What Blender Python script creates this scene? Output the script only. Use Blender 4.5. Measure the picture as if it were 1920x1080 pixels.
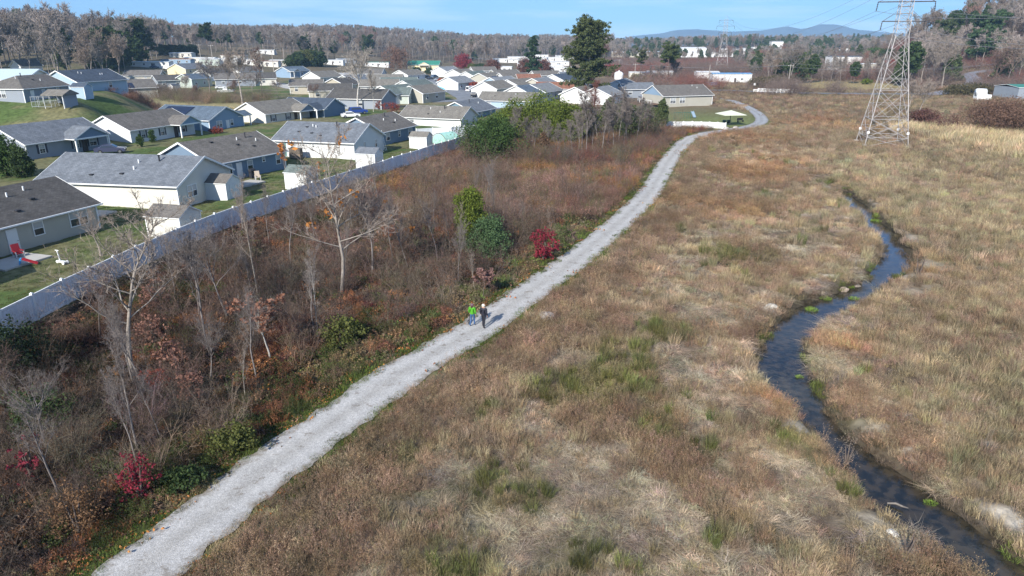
import bpy, bmesh, math, random
import numpy as np
from mathutils import Vector, Matrix, Euler
R = math.radians
sc = bpy.context.scene
for o in list(bpy.data.objects): bpy.data.objects.remove(o)
# ------------------------------------------------ camera, light, exposure
CAMH = 18.5; PITCH = R(19.77); FPX = 1280.0
cd = bpy.data.cameras.new('camera'); cam = bpy.data.objects.new('camera', cd)
sc.collection.objects.link(cam); sc.camera = cam
cd.sensor_width = 36; cd.lens = 36*FPX/1920; cd.clip_start = .5; cd.clip_end = 30000
cam.location = (0, 0, CAMH); cam.rotation_euler = (R(90)-PITCH, 0, 0)
SUN_EL = R(31); SUN_AZ = math.atan2(-.44, -.90)      # the sun stands behind and left of the camera
sd = Vector((math.sin(SUN_AZ)*math.cos(SUN_EL), math.cos(SUN_AZ)*math.cos(SUN_EL), math.sin(SUN_EL)))
sl = bpy.data.lights.new('sun', 'SUN'); sl.energy = 5.0; sl.angle = R(.53); sl.color = (1, .955, .88)
so = bpy.data.objects.new('sun', sl); sc.collection.objects.link(so)
so.rotation_euler = sd.to_track_quat('Z', 'Y').to_euler(); so.location = (0, 0, 200)
w = bpy.data.worlds.new('World'); sc.world = w; w.use_nodes = True
nt = w.node_tree; N = nt.nodes; Lk = nt.links; N.clear()
def nn(tree, t, **kw):
    n = tree.nodes.new(t)
    for k, v in kw.items():
        if k.startswith('i_'):
            n.inputs[k[2:].replace('_', ' ')].default_value = v
        else: setattr(n, k, v)
    return n
sky = nn(nt, 'ShaderNodeTexSky', sky_type='NISHITA'); sky.sun_disc = False
sky.sun_elevation = SUN_EL; sky.sun_rotation = SUN_AZ % (2*math.pi)
sky.altitude = 700; sky.air_density = 1.0; sky.dust_density = .25; sky.ozone_density = 2.5
tint = nn(nt, 'ShaderNodeMixRGB', blend_type='MULTIPLY'); tint.inputs[0].default_value = 1; tint.inputs[2].default_value = (.56, .98, 1.55, 1)
tc = nn(nt, 'ShaderNodeTexCoord'); mp = nn(nt, 'ShaderNodeMapping'); mp.inputs['Scale'].default_value = (3.2, 3.2, 34)
nz = nn(nt, 'ShaderNodeTexNoise'); nz.inputs['Scale'].default_value = 1.7; nz.inputs['Detail'].default_value = 5; nz.inputs['Roughness'].default_value = .55
cr = nn(nt, 'ShaderNodeValToRGB'); cr.color_ramp.elements[0].position = .45; cr.color_ramp.elements[1].position = .72
cr.color_ramp.elements[0].color = (0, 0, 0, 1); cr.color_ramp.elements[1].color = (.7, .7, .7, 1)
mx = nn(nt, 'ShaderNodeMixRGB'); mx.inputs[2].default_value = (11, 13, 15.5, 1)
bg = nn(nt, 'ShaderNodeBackground'); bg.inputs[1].default_value = .06
wo = nn(nt, 'ShaderNodeOutputWorld')
Lk.new(tc.outputs['Generated'], mp.inputs[0]); Lk.new(mp.outputs[0], nz.inputs['Vector']); Lk.new(nz.outputs['Fac'], cr.inputs[0])
Lk.new(sky.outputs[0], tint.inputs[1]); Lk.new(tint.outputs[0], mx.inputs[1]); Lk.new(cr.outputs[0], mx.inputs[0])
Lk.new(mx.outputs[0], bg.inputs[0]); Lk.new(bg.outputs[0], wo.inputs[0])
vs = sc.view_settings; vs.view_transform = 'Standard'; vs.look = 'None'; vs.gamma = 1; vs.exposure = .74; vs.use_curve_mapping = False
sc.cycles.max_bounces = 5; sc.cycles.diffuse_bounces = 2; sc.cycles.volume_bounces = 1; sc.cycles.transparent_max_bounces = 8

# ------------------------------------------------ helpers
rnd = random.Random(7); rg = np.random.default_rng(11)
C = sc.collection
def sm(x, a, b):
    t = np.clip((np.asarray(x, float)-a)/(b-a), 0, 1); return t*t*(3-2*t)
_nt = {}
def vnoise(x, y, s, seed=0):
    if seed not in _nt: _nt[seed] = np.random.default_rng(1000+seed).random((256, 256))
    T = _nt[seed]; x = np.asarray(x, float)/s+97.3; y = np.asarray(y, float)/s+41.7
    xi = np.floor(x).astype(int); yi = np.floor(y).astype(int); fx = x-xi; fy = y-yi
    fx = fx*fx*(3-2*fx); fy = fy*fy*(3-2*fy); xi &= 255; yi &= 255; x1 = (xi+1) & 255; y1 = (yi+1) & 255
    return (T[xi, yi]*(1-fx)+T[x1, yi]*fx)*(1-fy)+(T[xi, y1]*(1-fx)+T[x1, y1]*fx)*fy
def fbm(x, y, s, seed=0):
    return (vnoise(x, y, s, seed)+.5*vnoise(x, y, s*.47, seed+1)+.25*vnoise(x, y, s*.21, seed+2))/1.75
def rayflat(u, v, z=0.0):
    a = (u-960)/FPX; b = (540-v)/FPX
    Y = math.cos(PITCH)+b*math.sin(PITCH); Z = -math.sin(PITCH)+b*math.cos(PITCH); t = (z-CAMH)/Z
    return a*t, Y*t
PATH_UV = [(95,1250),(250,1080),(372,985),(500,882),(640,782),(770,690),(893,618),(985,553),(1062,500),(1140,436),(1212,368),(1240,325),(1258,296),(1290,262),(1325,250)]
PATH = [rayflat(u, v) for u, v in PATH_UV]
PATH2 = [rayflat(u, v) for u, v in [(1325,250),(1372,243),(1412,236),(1428,226),(1420,213),(1398,200),(1370,189),(1338,183),(1315,178)]]
STREAM_UV = [(2040,1180),(1855,1062),(1770,1000),(1700,948),(1640,893),(1585,845),(1520,775),(1478,722),(1465,680),(1468,645),(1500,612),(1545,580),(1610,550),(1655,520),(1682,490),(1668,455),(1640,422),(1615,396),(1590,372),(1572,358)]
STREAM = [rayflat(u, v, -.6) for u, v in STREAM_UV]
FENCE = [(-33.6, 10), (-32.2, 30), (-31.2, 42.), (-30.2, 52), (-28.9, 61), (-25.7, 72.), (-21.3, 85.5), (-17.6, 95.5), (-7.9, 123.5)]
def catmull(P, step=.5):
    P = [np.array(p, float) for p in P]; P = [2*P[0]-P[1]]+P+[2*P[-1]-P[-2]]; out = []
    for i in range(1, len(P)-2):
        n = max(2, int(np.linalg.norm(P[i+1]-P[i])/step))
        for k in range(n):
            t = k/n; a, b, c, d = P[i-1], P[i], P[i+1], P[i+2]
            out.append(.5*((2*b)+(c-a)*t+(2*a-5*b+4*c-d)*t*t+(3*b-a-3*c+d)*t**3))
    out.append(P[-2]); return np.array(out)
pathS = catmull(PATH); path2S = catmull(PATH2); streamS = catmull(STREAM); fenceS = catmull(FENCE, 1.0)
def pdist(x, y, S, side=False, sub=2):
    x = np.atleast_1d(np.asarray(x, float)).ravel(); y = np.atleast_1d(np.asarray(y, float)).ravel()
    Q = S[::sub]; best = np.full(len(x), 1e9); sg = np.zeros(len(x)); 
    A = Q[:-1]; B = Q[1:]
    for a, b in zip(A, B):
        d = b-a; L2 = (d*d).sum()+1e-9
        t = np.clip(((x-a[0])*d[0]+(y-a[1])*d[1])/L2, 0, 1)
        px = a[0]+t*d[0]; py = a[1]+t*d[1]; dd = (x-px)**2+(y-py)**2
        m = dd < best; best[m] = dd[m]
        if side: sg[m] = np.sign(d[0]*(y-a[1])-d[1]*(x-a[0]))[m]
    best = np.sqrt(best)
    return (best, sg) if side else best
fx_ext = np.array([[-37.5, 0]]+FENCE+[[-2, 148], [6, 180], [14, 215], [18, 400]])
def fence_west(x, y):      # metres west of the fence line
    return np.interp(y, fx_ext[:, 1], fx_ext[:, 0])-x
def terr0(x, y):
    x = np.asarray(x, float); y = np.asarray(y, float)
    fw = fence_west(x, y)
    z = 1.6*sm(fw, -7, 2)*(1-.7*sm(y, 165, 230))*sm(y, -60, -20)
    z = z+6.3*sm(y, 119, 140)*(1-.9*sm(y, 182, 235))*sm(-x/np.maximum(y, 1)+.05*sm(y, 140, 158), .53, .63)
    z = z+13*sm(y, 290, 480)*sm(-x, 40, 260)
    z = z+14*sm(y, 450, 1300)*(1-sm(x, 0, 300)*.45)
    hx = (x-350)/66; hy = (y-470)/125
    z = z+43*np.exp(-hx*hx-hy*hy)
    hx = (x-600)/120; hy = (y-500)/260
    z = z+45*np.exp(-hx*hx-hy*hy)
    hx = (x-330)/160; hy = (y-1000)/200
    z = z+10*np.exp(-hx*hx-hy*hy)
    hx = (x-640)/260; hy = (y-1500)/300
    z = z+14*np.exp(-hx*hx-hy*hy)
    z = z+(fbm(x, y, 9, 5)-.5)*.5*sm(pd_safe(x, y), 2, 7)*sm(y, -5, 10)
    return z
def pd_safe(x, y):
    shp = np.shape(x); xx = np.ravel(np.broadcast_to(x, shp)); yy = np.ravel(np.broadcast_to(y, shp))
    out = np.full(len(xx), 50.)
    m = (xx > -45) & (xx < 75) & (yy > 0) & (yy < 260)
    if m.any(): out[m] = np.minimum(pdist(xx[m], yy[m], pathS, sub=4), pdist(xx[m], yy[m], path2S, sub=4))
    return out.reshape(shp)
def sw(y): return 1.0+.45*sm(-np.asarray(y, float), -62, -38)*sm(y, 28, 42)+.35*(1-sm(y, 24, 32))+.25*np.sin(np.asarray(y)*.55)
def terr(x, y):
    shp = np.shape(x)
    x = np.atleast_1d(np.asarray(x, float)); y = np.atleast_1d(np.asarray(y, float)); z = terr0(x, y)
    ds = np.full(x.shape, 50.); m = (x > 5) & (x < 90) & (y > 5) & (y < 110)
    if m.any():
        d, s = pdist(x[m], y[m], streamS, True); ds[m] = d-sw(y[m])
        hump = .35*np.exp(-((d-sw(y[m])-2.2)/1.2)**2)*fbm(x[m], y[m], 4, 8)
        z[m] += hump*0
    z = z-1.0*(1-sm(ds, -.5, .9))
    return z if shp else float(z.reshape(-1)[0])
def at(u, v, h=0.0):      # the point of the ground (plus h) seen at a pixel
    a = (u-960)/FPX; b = (540-v)/FPX
    Y = math.cos(PITCH)+b*math.sin(PITCH); Z = -math.sin(PITCH)+b*math.cos(PITCH)
    ts = np.concatenate([np.arange(15, 300, 1.), np.arange(300, 3000, 6.)])
    g = CAMH+Z*ts-(terr(a*ts, Y*ts)+h)
    k = int(np.argmax(g < 0)) or len(ts)-1
    t0, t1 = ts[k-1], ts[k]; g0, g1 = g[k-1], g[k]; t = t0+(t1-t0)*g0/(g0-g1) if g0 != g1 else t0
    return float(a*t), float(Y*t)

def lin(h):
    h = h.lstrip('#'); c = [int(h[i:i+2], 16)/255 for i in (0, 2, 4)]
    return tuple(((v/12.92) if v <= .04045 else ((v+.055)/1.055)**2.4) for v in c)
MATS = {}
def mat(name, col=(.5, .5, .5), rough=.8, var=0, vs_=1.0, bump=0, bs=30, metal=0, kind=None, attr=None, spec=.3, isl=0, trans=0):
    if name in MATS: return MATS[name]
    m = bpy.data.materials.new(name); m.use_nodes = True; t = m.node_tree
    b = t.nodes['Principled BSDF']; b.inputs['Roughness'].default_value = rough; b.inputs['Metallic'].default_value = metal
    b.inputs['Specular IOR Level'].default_value = spec
    b.inputs['Base Color'].default_value = (*col, 1); L = t.links
    src = None
    if attr:
        a = nn(t, 'ShaderNodeAttribute', attribute_name='col'); a.attribute_type = attr; src = a.outputs['Color']
    if var or bump or kind:
        co = nn(t, 'ShaderNodeTexCoord')
        n = nn(t, 'ShaderNodeTexNoise'); n.inputs['Scale'].default_value = vs_; n.inputs['Detail'].default_value = 6; L.new(co.outputs['Object'], n.inputs['Vector'])
    if isl:
        g = nn(t, 'ShaderNodeNewGeometry'); mr = nn(t, 'ShaderNodeMapRange'); mr.inputs[3].default_value = 1-isl; mr.inputs[4].default_value = 1+isl
        L.new(g.outputs['Random Per Island'], mr.inputs[0]); h = nn(t, 'ShaderNodeMixRGB', blend_type='MULTIPLY'); h.inputs[0].default_value = 1
        if src: L.new(src, h.inputs[1])
        else: h.inputs[1].default_value = (*col, 1)
        L.new(mr.outputs[0], h.inputs[2]); src = h.outputs[0]
    if var:
        mr = nn(t, 'ShaderNodeMapRange'); mr.inputs[1].default_value = .3; mr.inputs[2].default_value = .7; mr.inputs[3].default_value = 1-var; mr.inputs[4].default_value = 1+var
        L.new(n.outputs['Fac'], mr.inputs[0]); h = nn(t, 'ShaderNodeMixRGB', blend_type='MULTIPLY'); h.inputs[0].default_value = 1
        if src: L.new(src, h.inputs[1])
        else: h.inputs[1].default_value = (*col, 1)
        L.new(mr.outputs[0], h.inputs[2]); src = h.outputs[0]
    bp = None
    if kind == 'shingle':
        br = nn(t, 'ShaderNodeTexBrick'); br.inputs['Scale'].default_value = 1; br.inputs['Brick Width'].default_value = .32; br.inputs['Row Height'].default_value = .15
        br.inputs['Mortar Size'].default_value = .012; br.inputs['Color1'].default_value = (.82, .82, .82, 1); br.inputs['Color2'].default_value = (1.16, 1.16, 1.16, 1); br.inputs['Mortar'].default_value = (.6, .6, .6, 1)
        L.new(co.outputs['Object'], br.inputs['Vector']); h = nn(t, 'ShaderNodeMixRGB', blend_type='MULTIPLY'); h.inputs[0].default_value = 1
        L.new(src, h.inputs[1]); L.new(br.outputs['Color'], h.inputs[2]); src = h.outputs[0]
        # streaks down the slope
        mpg = nn(t, 'ShaderNodeMapping'); mpg.inputs['Scale'].default_value = (1.6, .25, 1); L.new(co.outputs['Object'], mpg.inputs[0])
        n2 = nn(t, 'ShaderNodeTexNoise'); n2.inputs['Scale'].default_value = 1; n2.inputs['Detail'].default_value = 4; L.new(mpg.outputs[0], n2.inputs['Vector'])
        mr = nn(t, 'ShaderNodeMapRange'); mr.inputs[1].default_value = .35; mr.inputs[2].default_value = .7; mr.inputs[3].default_value = .87; mr.inputs[4].default_value = 1.08
        L.new(n2.outputs['Fac'], mr.inputs[0]); h = nn(t, 'ShaderNodeMixRGB', blend_type='MULTIPLY'); h.inputs[0].default_value = 1; L.new(src, h.inputs[1]); L.new(mr.outputs[0], h.inputs[2]); src = h.outputs[0]
        bp = nn(t, 'ShaderNodeBump'); bp.inputs['Strength'].default_value = .4; bp.inputs['Distance'].default_value = .01; L.new(br.outputs['Fac'], bp.inputs['Height']); bp.invert = True
    if kind == 'siding':
        sx = nn(t, 'ShaderNodeSeparateXYZ'); L.new(co.outputs['Object'], sx.inputs[0])
        mt = nn(t, 'ShaderNodeMath', operation='DIVIDE'); mt.inputs[1].default_value = .12; L.new(sx.outputs[2], mt.inputs[0])
        fr = nn(t, 'ShaderNodeMath', operation='FRACT'); L.new(mt.outputs[0], fr.inputs[0]); iv = nn(t, 'ShaderNodeMath', operation='SUBTRACT'); iv.inputs[0].default_value = 1; L.new(fr.outputs[0], iv.inputs[1])
        bp = nn(t, 'ShaderNodeBump'); bp.inputs['Strength'].default_value = .7; bp.inputs['Distance'].default_value = .014; L.new(iv.outputs[0], bp.inputs['Height'])
    if bump:
        nb = nn(t, 'ShaderNodeTexNoise'); nb.inputs['Scale'].default_value = bs; nb.inputs['Detail'].default_value = 4; L.new(co.outputs['Object'], nb.inputs['Vector'])
        bp = nn(t, 'ShaderNodeBump'); bp.inputs['Strength'].default_value = .8; bp.inputs['Distance'].default_value = bump; L.new(nb.outputs['Fac'], bp.inputs['Height'])
    if src: L.new(src, b.inputs['Base Color'])
    if bp: L.new(bp.outputs[0], b.inputs['Normal'])
    if trans:
        tr = nn(t, 'ShaderNodeBsdfTranslucent'); ad = nn(t, 'ShaderNodeMixShader'); ad.inputs[0].default_value = trans
        if src: L.new(src, tr.inputs[0])
        else: tr.inputs[0].default_value = (*col, 1)
        L.new(b.outputs[0], ad.inputs[1]); L.new(tr.outputs[0], ad.inputs[2]); L.new(ad.outputs[0], t.nodes['Material Output'].inputs[0])
    MATS[name] = m; return m
def tag(o, label=None, cat=None, group=None, kind=None):
    if label: o['label'] = label
    if cat: o['category'] = cat
    if group: o['group'] = group
    if kind: o['kind'] = kind
    return o
def empty(name, loc, rz=0, label=None, cat=None, group=None):
    o = bpy.data.objects.new(name, None); C.objects.link(o); o.location = loc; o.rotation_euler = (0, 0, rz); o.empty_display_size = .3
    return tag(o, label, cat, group)
class MB:
    def __init__(s): s.v = []; s.f = []; s.m = []
    def add(s, v, f, mi=0):
        n = len(s.v); s.v.extend([tuple(p) for p in v]); s.f.extend([tuple(i+n for i in q) for q in f]); s.m.extend([mi]*len(f)); return s
    def box(s, x, y, z, sx, sy, sz, rz=0, mi=0, tilt=None):
        M = Matrix.Translation((x, y, z)) @ Euler((tilt[0], tilt[1], rz) if tilt else (0, 0, rz)).to_matrix().to_4x4()
        V = [M @ Vector((a*sx/2, b*sy/2, c*sz/2)) for c in (-1, 1) for a, b in ((-1, -1), (1, -1), (1, 1), (-1, 1))]
        return s.add(V, [(3, 2, 1, 0), (4, 5, 6, 7), (0, 1, 5, 4), (1, 2, 6, 5), (2, 3, 7, 6), (3, 0, 4, 7)], mi)
    def bar(s, a, b, r, mi=0, n=4, r2=None):
        return s.tube([a, b], [r, r if r2 is None else r2], n, mi, True)
    def tube(s, P, r, n=6, mi=0, cap=False):
        k0 = len(s.v); P = [Vector(p) for p in P]; m = len(P)
        for i, p in enumerate(P):
            d = (P[min(i+1, m-1)]-P[max(i-1, 0)]); d = d.normalized() if d.length > 1e-9 else Vector((0, 0, 1))
            u = d.orthogonal().normalized() if abs(d.z) > .95 else d.cross(Vector((0, 0, 1))).normalized(); q = d.cross(u)
            for k in range(n):
                a = 2*math.pi*k/n; s.v.append(tuple(p+(u*math.cos(a)+q*math.sin(a))*r[i]))
        for i in range(m-1):
            for k in range(n):
                s.f.append((k0+i*n+k, k0+i*n+(k+1) % n, k0+(i+1)*n+(k+1) % n, k0+(i+1)*n+k)); s.m.append(mi)
        if cap:
            s.f.append(tuple(k0+k for k in range(n))[::-1]); s.f.append(tuple(k0+(m-1)*n+k for k in range(n))); s.m += [mi, mi]
        return s
    def mesh(s, name, mats, smooth=False):
        me = bpy.data.meshes.new(name); me.from_pydata(s.v, [], s.f)
        for m in (mats if isinstance(mats, (list, tuple)) else [mats]): me.materials.append(m)
        if any(s.m): me.polygons.foreach_set('material_index', s.m)
        if smooth: me.polygons.foreach_set('use_smooth', [True]*len(s.f))
        me.update(); return me
    def build(s, name, mats, parent=None, smooth=False, loc=(0, 0, 0), rz=0):
        return put(s.mesh(name, mats, smooth), name, parent, loc, rz)
def put(me, name, parent=None, loc=(0, 0, 0), rz=0):
    o = bpy.data.objects.new(name, me); C.objects.link(o); o.parent = parent; o.location = loc; o.rotation_euler = (0, 0, rz); return o
def copy_tree(o, parent=None):
    c = o.copy(); C.objects.link(c); c.parent = parent
    for ch in list(o.children): copy_tree(ch, c)
    return c
def ribbon(S, hw, zoff, name, m, jag=0, seed=3, cross=2, zf=None, closed_z=None):
    S = np.array(S); T = np.gradient(S, axis=0); T /= np.linalg.norm(T, axis=1)[:, None]; Nn = np.stack([-T[:, 1], T[:, 0]], 1)
    r = np.random.default_rng(seed); n = len(S); hw = np.broadcast_to(hw, n); V = []; F = []
    jl = (fbm(np.arange(n)*.5, np.zeros(n), 1.6, seed)-.5)*2*jag; jr = (fbm(np.arange(n)*.5, np.full(n, 50.), 1.6, seed)-.5)*2*jag
    for k in range(cross+1):
        t = k/cross*2-1; off = np.where(t < 0, t*(hw+jl), t*(hw+jr)); P = S+Nn*off[:, None]
        z = (terr(P[:, 0], P[:, 1]) if closed_z is None else np.full(n, closed_z))+zoff
        V.append(np.column_stack([P, z]))
    V = np.stack(V, 1).reshape(-1, 3); c = cross+1
    for i in range(n-1):
        for k in range(cross): F.append((i*c+k, (i+1)*c+k, (i+1)*c+k+1, i*c+k+1)[::-1])
    me = bpy.data.meshes.new(name); me.from_pydata(V.tolist(), [], F); me.materials.append(m); me.update()
    e = np.abs(np.tile(np.linspace(-1, 1, c), n)); a = me.attributes.new('edge', 'FLOAT', 'POINT'); a.data.foreach_set('value', e.astype(np.float32))
    return put(me, name)
HAZE = 1.35e-4
# ------------------------------------------------ zones: what covers the ground where
def zones(x, y):
    x = np.ravel(x).astype(float); y = np.ravel(y).astype(float)
    dp, sg = np.full(len(x), 99.), np.where(x > 20, -1., 1.)
    near = (x > -60) & (x < 90) & (y > -10) & (y < 240)
    if near.any():
        a, s = pdist(x[near], y[near], pathS, True, 3); b = pdist(x[near], y[near], path2S, sub=3)
        dp[near] = np.minimum(a, b); sg[near] = s
    ds = np.full(len(x), 99.)
    m = (x > 0) & (x < 100) & (y > 5) & (y < 125)
    if m.any(): ds[m] = pdist(x[m], y[m], streamS, sub=3)-sw(y[m])
    return dp, sg, ds, fence_west(x, y)
SANDS = [(1890, 965, .9), (1915, 985, .8), (1850, 948, .5), (1690, 1015, .5), (1700, 1035, .45), (1710, 845, .5), (1860, 830, .5), (1440, 578, .8), (1555, 520, .8), (1385, 700, .5)]
def ground_col(x, y):
    dp, sg, ds, fw = zones(x, y); n = len(dp)
    n1 = fbm(x, y, 7, 20); n2 = fbm(x, y, 2.2, 30); n3 = fbm(x, y, 30, 40)
    def c(a): return np.array(a)[None, :]
    def mix(A, B, t): return A+(B-A)*t[:, None]
    tan = c((.19, .145, .10)); brn = c((.075, .056, .04)); grn = c((.075, .090, .030)); drk = c((.042, .032, .023)); lawn = c((.075, .11, .034)); straw = c((.27, .215, .12))
    col = np.repeat(tan, n, 0)
    col = mix(col, brn, sm(n1, .45, .7)); col = mix(col, grn, .5*sm(n2+.3*n3, .65, .9))
    rightm = sm(x-np.interp(y, [0, 20, 60, 110, 200], [20, 20, 36, 55, 60]), -3, 6)
    col = mix(col, np.repeat(c((.19, .155, .088)), n, 0), rightm*.7)
    west = (sg > 0) & (fw < 0) & (y < 155) & (x < 60)
    wcol = mix(np.repeat(drk, n, 0), np.repeat(c((.11, .072, .045)), n, 0), sm(y, 60, 90)*.8+.2*sm(n1, .4, .7))
    wcol = mix(wcol, np.repeat(c((.16, .085, .04)), n, 0), sm(y, 75, 95)*(1-sm(y, 120, 130))*sm(n2, .45, .65)*.6)
    col = np.where(west[:, None], wcol, col)
    ls = sm(fw, -.6, .3)
    lc = mix(np.repeat(lawn, n, 0), np.repeat(c((.17, .15, .08)), n, 0), sm(n1+.5*n2, .55, .85)*.8)
    lc = mix(lc, np.repeat(c((.20, .17, .10)), n, 0), sm(y, 150, 185)*sm(n1, .35, .6)*.8)
    rough = sm(-x, 38, 52)*sm(y, 172, 186)*(1-sm(y, 232, 248))*(1-sm(-x/y, .56, .64))
    lc = mix(lc, np.repeat(c((.33, .28, .14)), n, 0), rough*.8)
    lc = mix(lc, np.repeat(c((.13, .10, .07)), n, 0), sm(y, 290, 420)*.8)
    col = mix(col, lc, ls*(y < 600))
    l2 = 1-sm(((x-49)/19)**2+((y-190)/34)**2, .7, 1.1)
    col = mix(col, np.repeat(c((.15, .18, .06)), n, 0), l2*.9)
    verge = (1-sm(dp, 1.5, np.where(sg > 0, 3.0, 2.4)))*sm(n2+.25*n1, .35, .6)
    col = mix(col, np.repeat(c((.085, .105, .03)), n, 0), verge*.8*(fw < 1))
    far = sm(y, 165, 230)*(fw < -20)
    fc = mix(np.repeat(c((.15, .11, .075)), n, 0), np.repeat(c((.22, .165, .10)), n, 0), sm(n3, .4, .6))
    fc = mix(fc, np.repeat(c((.13, .075, .05)), n, 0), sm(n1, .55, .75)*.8)
    col = mix(col, fc, far)
    corn = sm(x, 80, 92)*sm(y, 100, 108)*(1-sm(y, 150, 165)); col = mix(col, np.repeat(c((.34, .27, .15)), n, 0), corn*.85)
    gr = sm(x, 105, 120)*sm(y, 180, 200)*(1-sm(y, 260, 290)); col = mix(col, np.repeat(c((.12, .13, .05)), n, 0), gr*.7)
    hy = (1-sm(((x-150)/38)**2+((y-330)/38)**2, .5, 1)); col = mix(col, np.repeat(c((.34, .27, .12)), n, 0), hy*.8)
    for u_, v_, r_ in SANDS:
        x_, y_ = rayflat(u_, v_); sd = np.exp(-((x-x_)**2+(y-y_)**2)/r_**2)*(.4+1.2*n2); col = mix(col, np.repeat(c((.50, .44, .35)), n, 0), sm(sd, .35, .6)*.85)
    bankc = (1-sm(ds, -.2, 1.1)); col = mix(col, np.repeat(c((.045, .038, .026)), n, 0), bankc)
    sand = sm(fbm(x, y, 3.2, 50), .62, .74)*(1-sm(ds, 1, 4))*sm(ds, .2, .8); col = mix(col, np.repeat(c((.36, .31, .24)), n, 0), sand*.8)
    dusk = sm(y, 600, 900); col = mix(col, np.repeat(c((.075, .06, .05)), n, 0), dusk)  # ground colour turns dark brown in the far distance
    return col
def axis(lo, hi, step, ext, g=1.09):
    a = list(np.arange(lo, hi+1e-6, step)); s = step; b = hi
    while b < ext: s *= g; b += s; a.append(b)
    s = step; b = lo
    while b > -ext: s *= g; b -= s; a.insert(0, b)
    return np.array(a)
xs = axis(-50, 75, .5, 8500); ys = axis(14, 135, .5, 8500)
ys = ys[ys > -8500]
# a second density: 3 m cells over the middle distance
xs = np.unique(np.concatenate([xs, np.arange(-260, -50, 3.), np.arange(76, 420, 4.)])); ys = np.unique(np.concatenate([ys, np.arange(136, 700, 3.)]))
GX, GY = np.meshgrid(xs, ys); gx = GX.ravel(); gy = GY.ravel()
gz = terr(gx, gy)
inn = (gx > -60) & (gx < 90) & (gy > 10) & (gy < 150)
gz[inn] += (fbm(gx[inn], gy[inn], 1.3, 60)-.5)*.16*sm(pd_safe(gx[inn], gy[inn]), 1.7, 3)
nx, ny = len(xs), len(ys)
I = np.arange(nx*ny).reshape(ny, nx)
Fq = np.stack([I[:-1, :-1], I[:-1, 1:], I[1:, 1:], I[1:, :-1]], -1).reshape(-1, 4)
me = bpy.data.meshes.new('ground'); me.vertices.add(len(gx)); me.vertices.foreach_set('co', np.column_stack([gx, gy, gz]).ravel())
me.loops.add(Fq.size); me.loops.foreach_set('vertex_index', Fq.ravel()); me.polygons.add(len(Fq))
me.polygons.foreach_set('loop_start', np.arange(len(Fq))*4); me.polygons.foreach_set('use_smooth', np.ones(len(Fq), bool))
me.update(calc_edges=True)
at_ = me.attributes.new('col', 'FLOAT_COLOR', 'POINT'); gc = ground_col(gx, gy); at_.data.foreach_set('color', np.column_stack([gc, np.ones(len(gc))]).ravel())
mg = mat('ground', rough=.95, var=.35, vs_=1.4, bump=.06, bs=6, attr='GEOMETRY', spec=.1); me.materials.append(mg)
tag(put(me, 'ground'), 'rolling ground under the grass, brush, lawns and houses', kind='structure')
# gravel path
def gravel(name, base, dark):
    m = mat(name, base, rough=.9, var=.1, vs_=.8, bump=.02, bs=28, spec=.2); t = m.node_tree; L = t.links; b = t.nodes['Principled BSDF']
    src = b.inputs['Base Color'].links[0].from_socket; co = [n for n in t.nodes if n.type == 'TEX_COORD'][0]
    for s_, a0, a1, lo, hi in ((26, .3, .7, .62, 1.3), (9, .35, .65, .85, 1.1), (.9, .66, .74, 1, 1)):
        n = nn(t, 'ShaderNodeTexNoise'); n.inputs['Scale'].default_value = s_; n.inputs['Detail'].default_value = 3; L.new(co.outputs['Object'], n.inputs['Vector'])
        mr = nn(t, 'ShaderNodeMapRange'); mr.inputs[1].default_value = a0; mr.inputs[2].default_value = a1; L.new(n.outputs['Fac'], mr.inputs[0])
        if s_ < 1:
            n.inputs['Scale'].default_value = 1.3; n.inputs['Detail'].default_value = 6; n.inputs['Roughness'].default_value = .7
            mr.inputs[1].default_value = .565; mr.inputs[2].default_value = .66; mr.inputs[3].default_value = 0; mr.inputs[4].default_value = .65
            h = nn(t, 'ShaderNodeMixRGB'); h.inputs[2].default_value = (*dark, 1); L.new(mr.outputs[0], h.inputs[0])
        else:
            mr.inputs[3].default_value = lo; mr.inputs[4].default_value = hi
            h = nn(t, 'ShaderNodeMixRGB', blend_type='MULTIPLY'); h.inputs[0].default_value = 1; L.new(mr.outputs[0], h.inputs[2])
        L.new(src, h.inputs[1]); src = h.outputs[0]
    ea = nn(t, 'ShaderNodeAttribute', attribute_name='edge'); n = nn(t, 'ShaderNodeTexNoise'); n.inputs['Scale'].default_value = 2.5; n.inputs['Detail'].default_value = 5; L.new(co.outputs['Object'], n.inputs['Vector'])
    ad = nn(t, 'ShaderNodeMath', operation='ADD'); L.new(ea.outputs['Fac'], ad.inputs[0]); L.new(n.outputs['Fac'], ad.inputs[1])
    mr = nn(t, 'ShaderNodeMapRange'); mr.inputs[1].default_value = 1.2; mr.inputs[2].default_value = 1.62; mr.inputs[4].default_value = .85; L.new(ad.outputs[0], mr.inputs[0])
    h = nn(t, 'ShaderNodeMixRGB'); L.new(mr.outputs[0], h.inputs[0]); L.new(src, h.inputs[1]); h.inputs[2].default_value = (.21, .175, .13, 1); src = h.outputs[0]
    cr_ = nn(t, 'ShaderNodeValToRGB'); L.new(ea.outputs['Fac'], cr_.inputs[0]); e_ = cr_.color_ramp.elements; e_[0].color = (.84, .83, .81, 1); e_[0].position = .05; e_[1].color = (.9, .9, .9, 1); e_[1].position = .8
    q_ = cr_.color_ramp.elements.new(.42); q_.color = (1.0, 1.0, 1.0, 1)
    h = nn(t, 'ShaderNodeMixRGB', blend_type='MULTIPLY'); h.inputs[0].default_value = 1; L.new(src, h.inputs[1]); L.new(cr_.outputs[0], h.inputs[2]); src = h.outputs[0]
    L.new(src, b.inputs['Base Color']); return m
mgrav = gravel('gravel', (.47, .455, .43), (.17, .135, .10))
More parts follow.
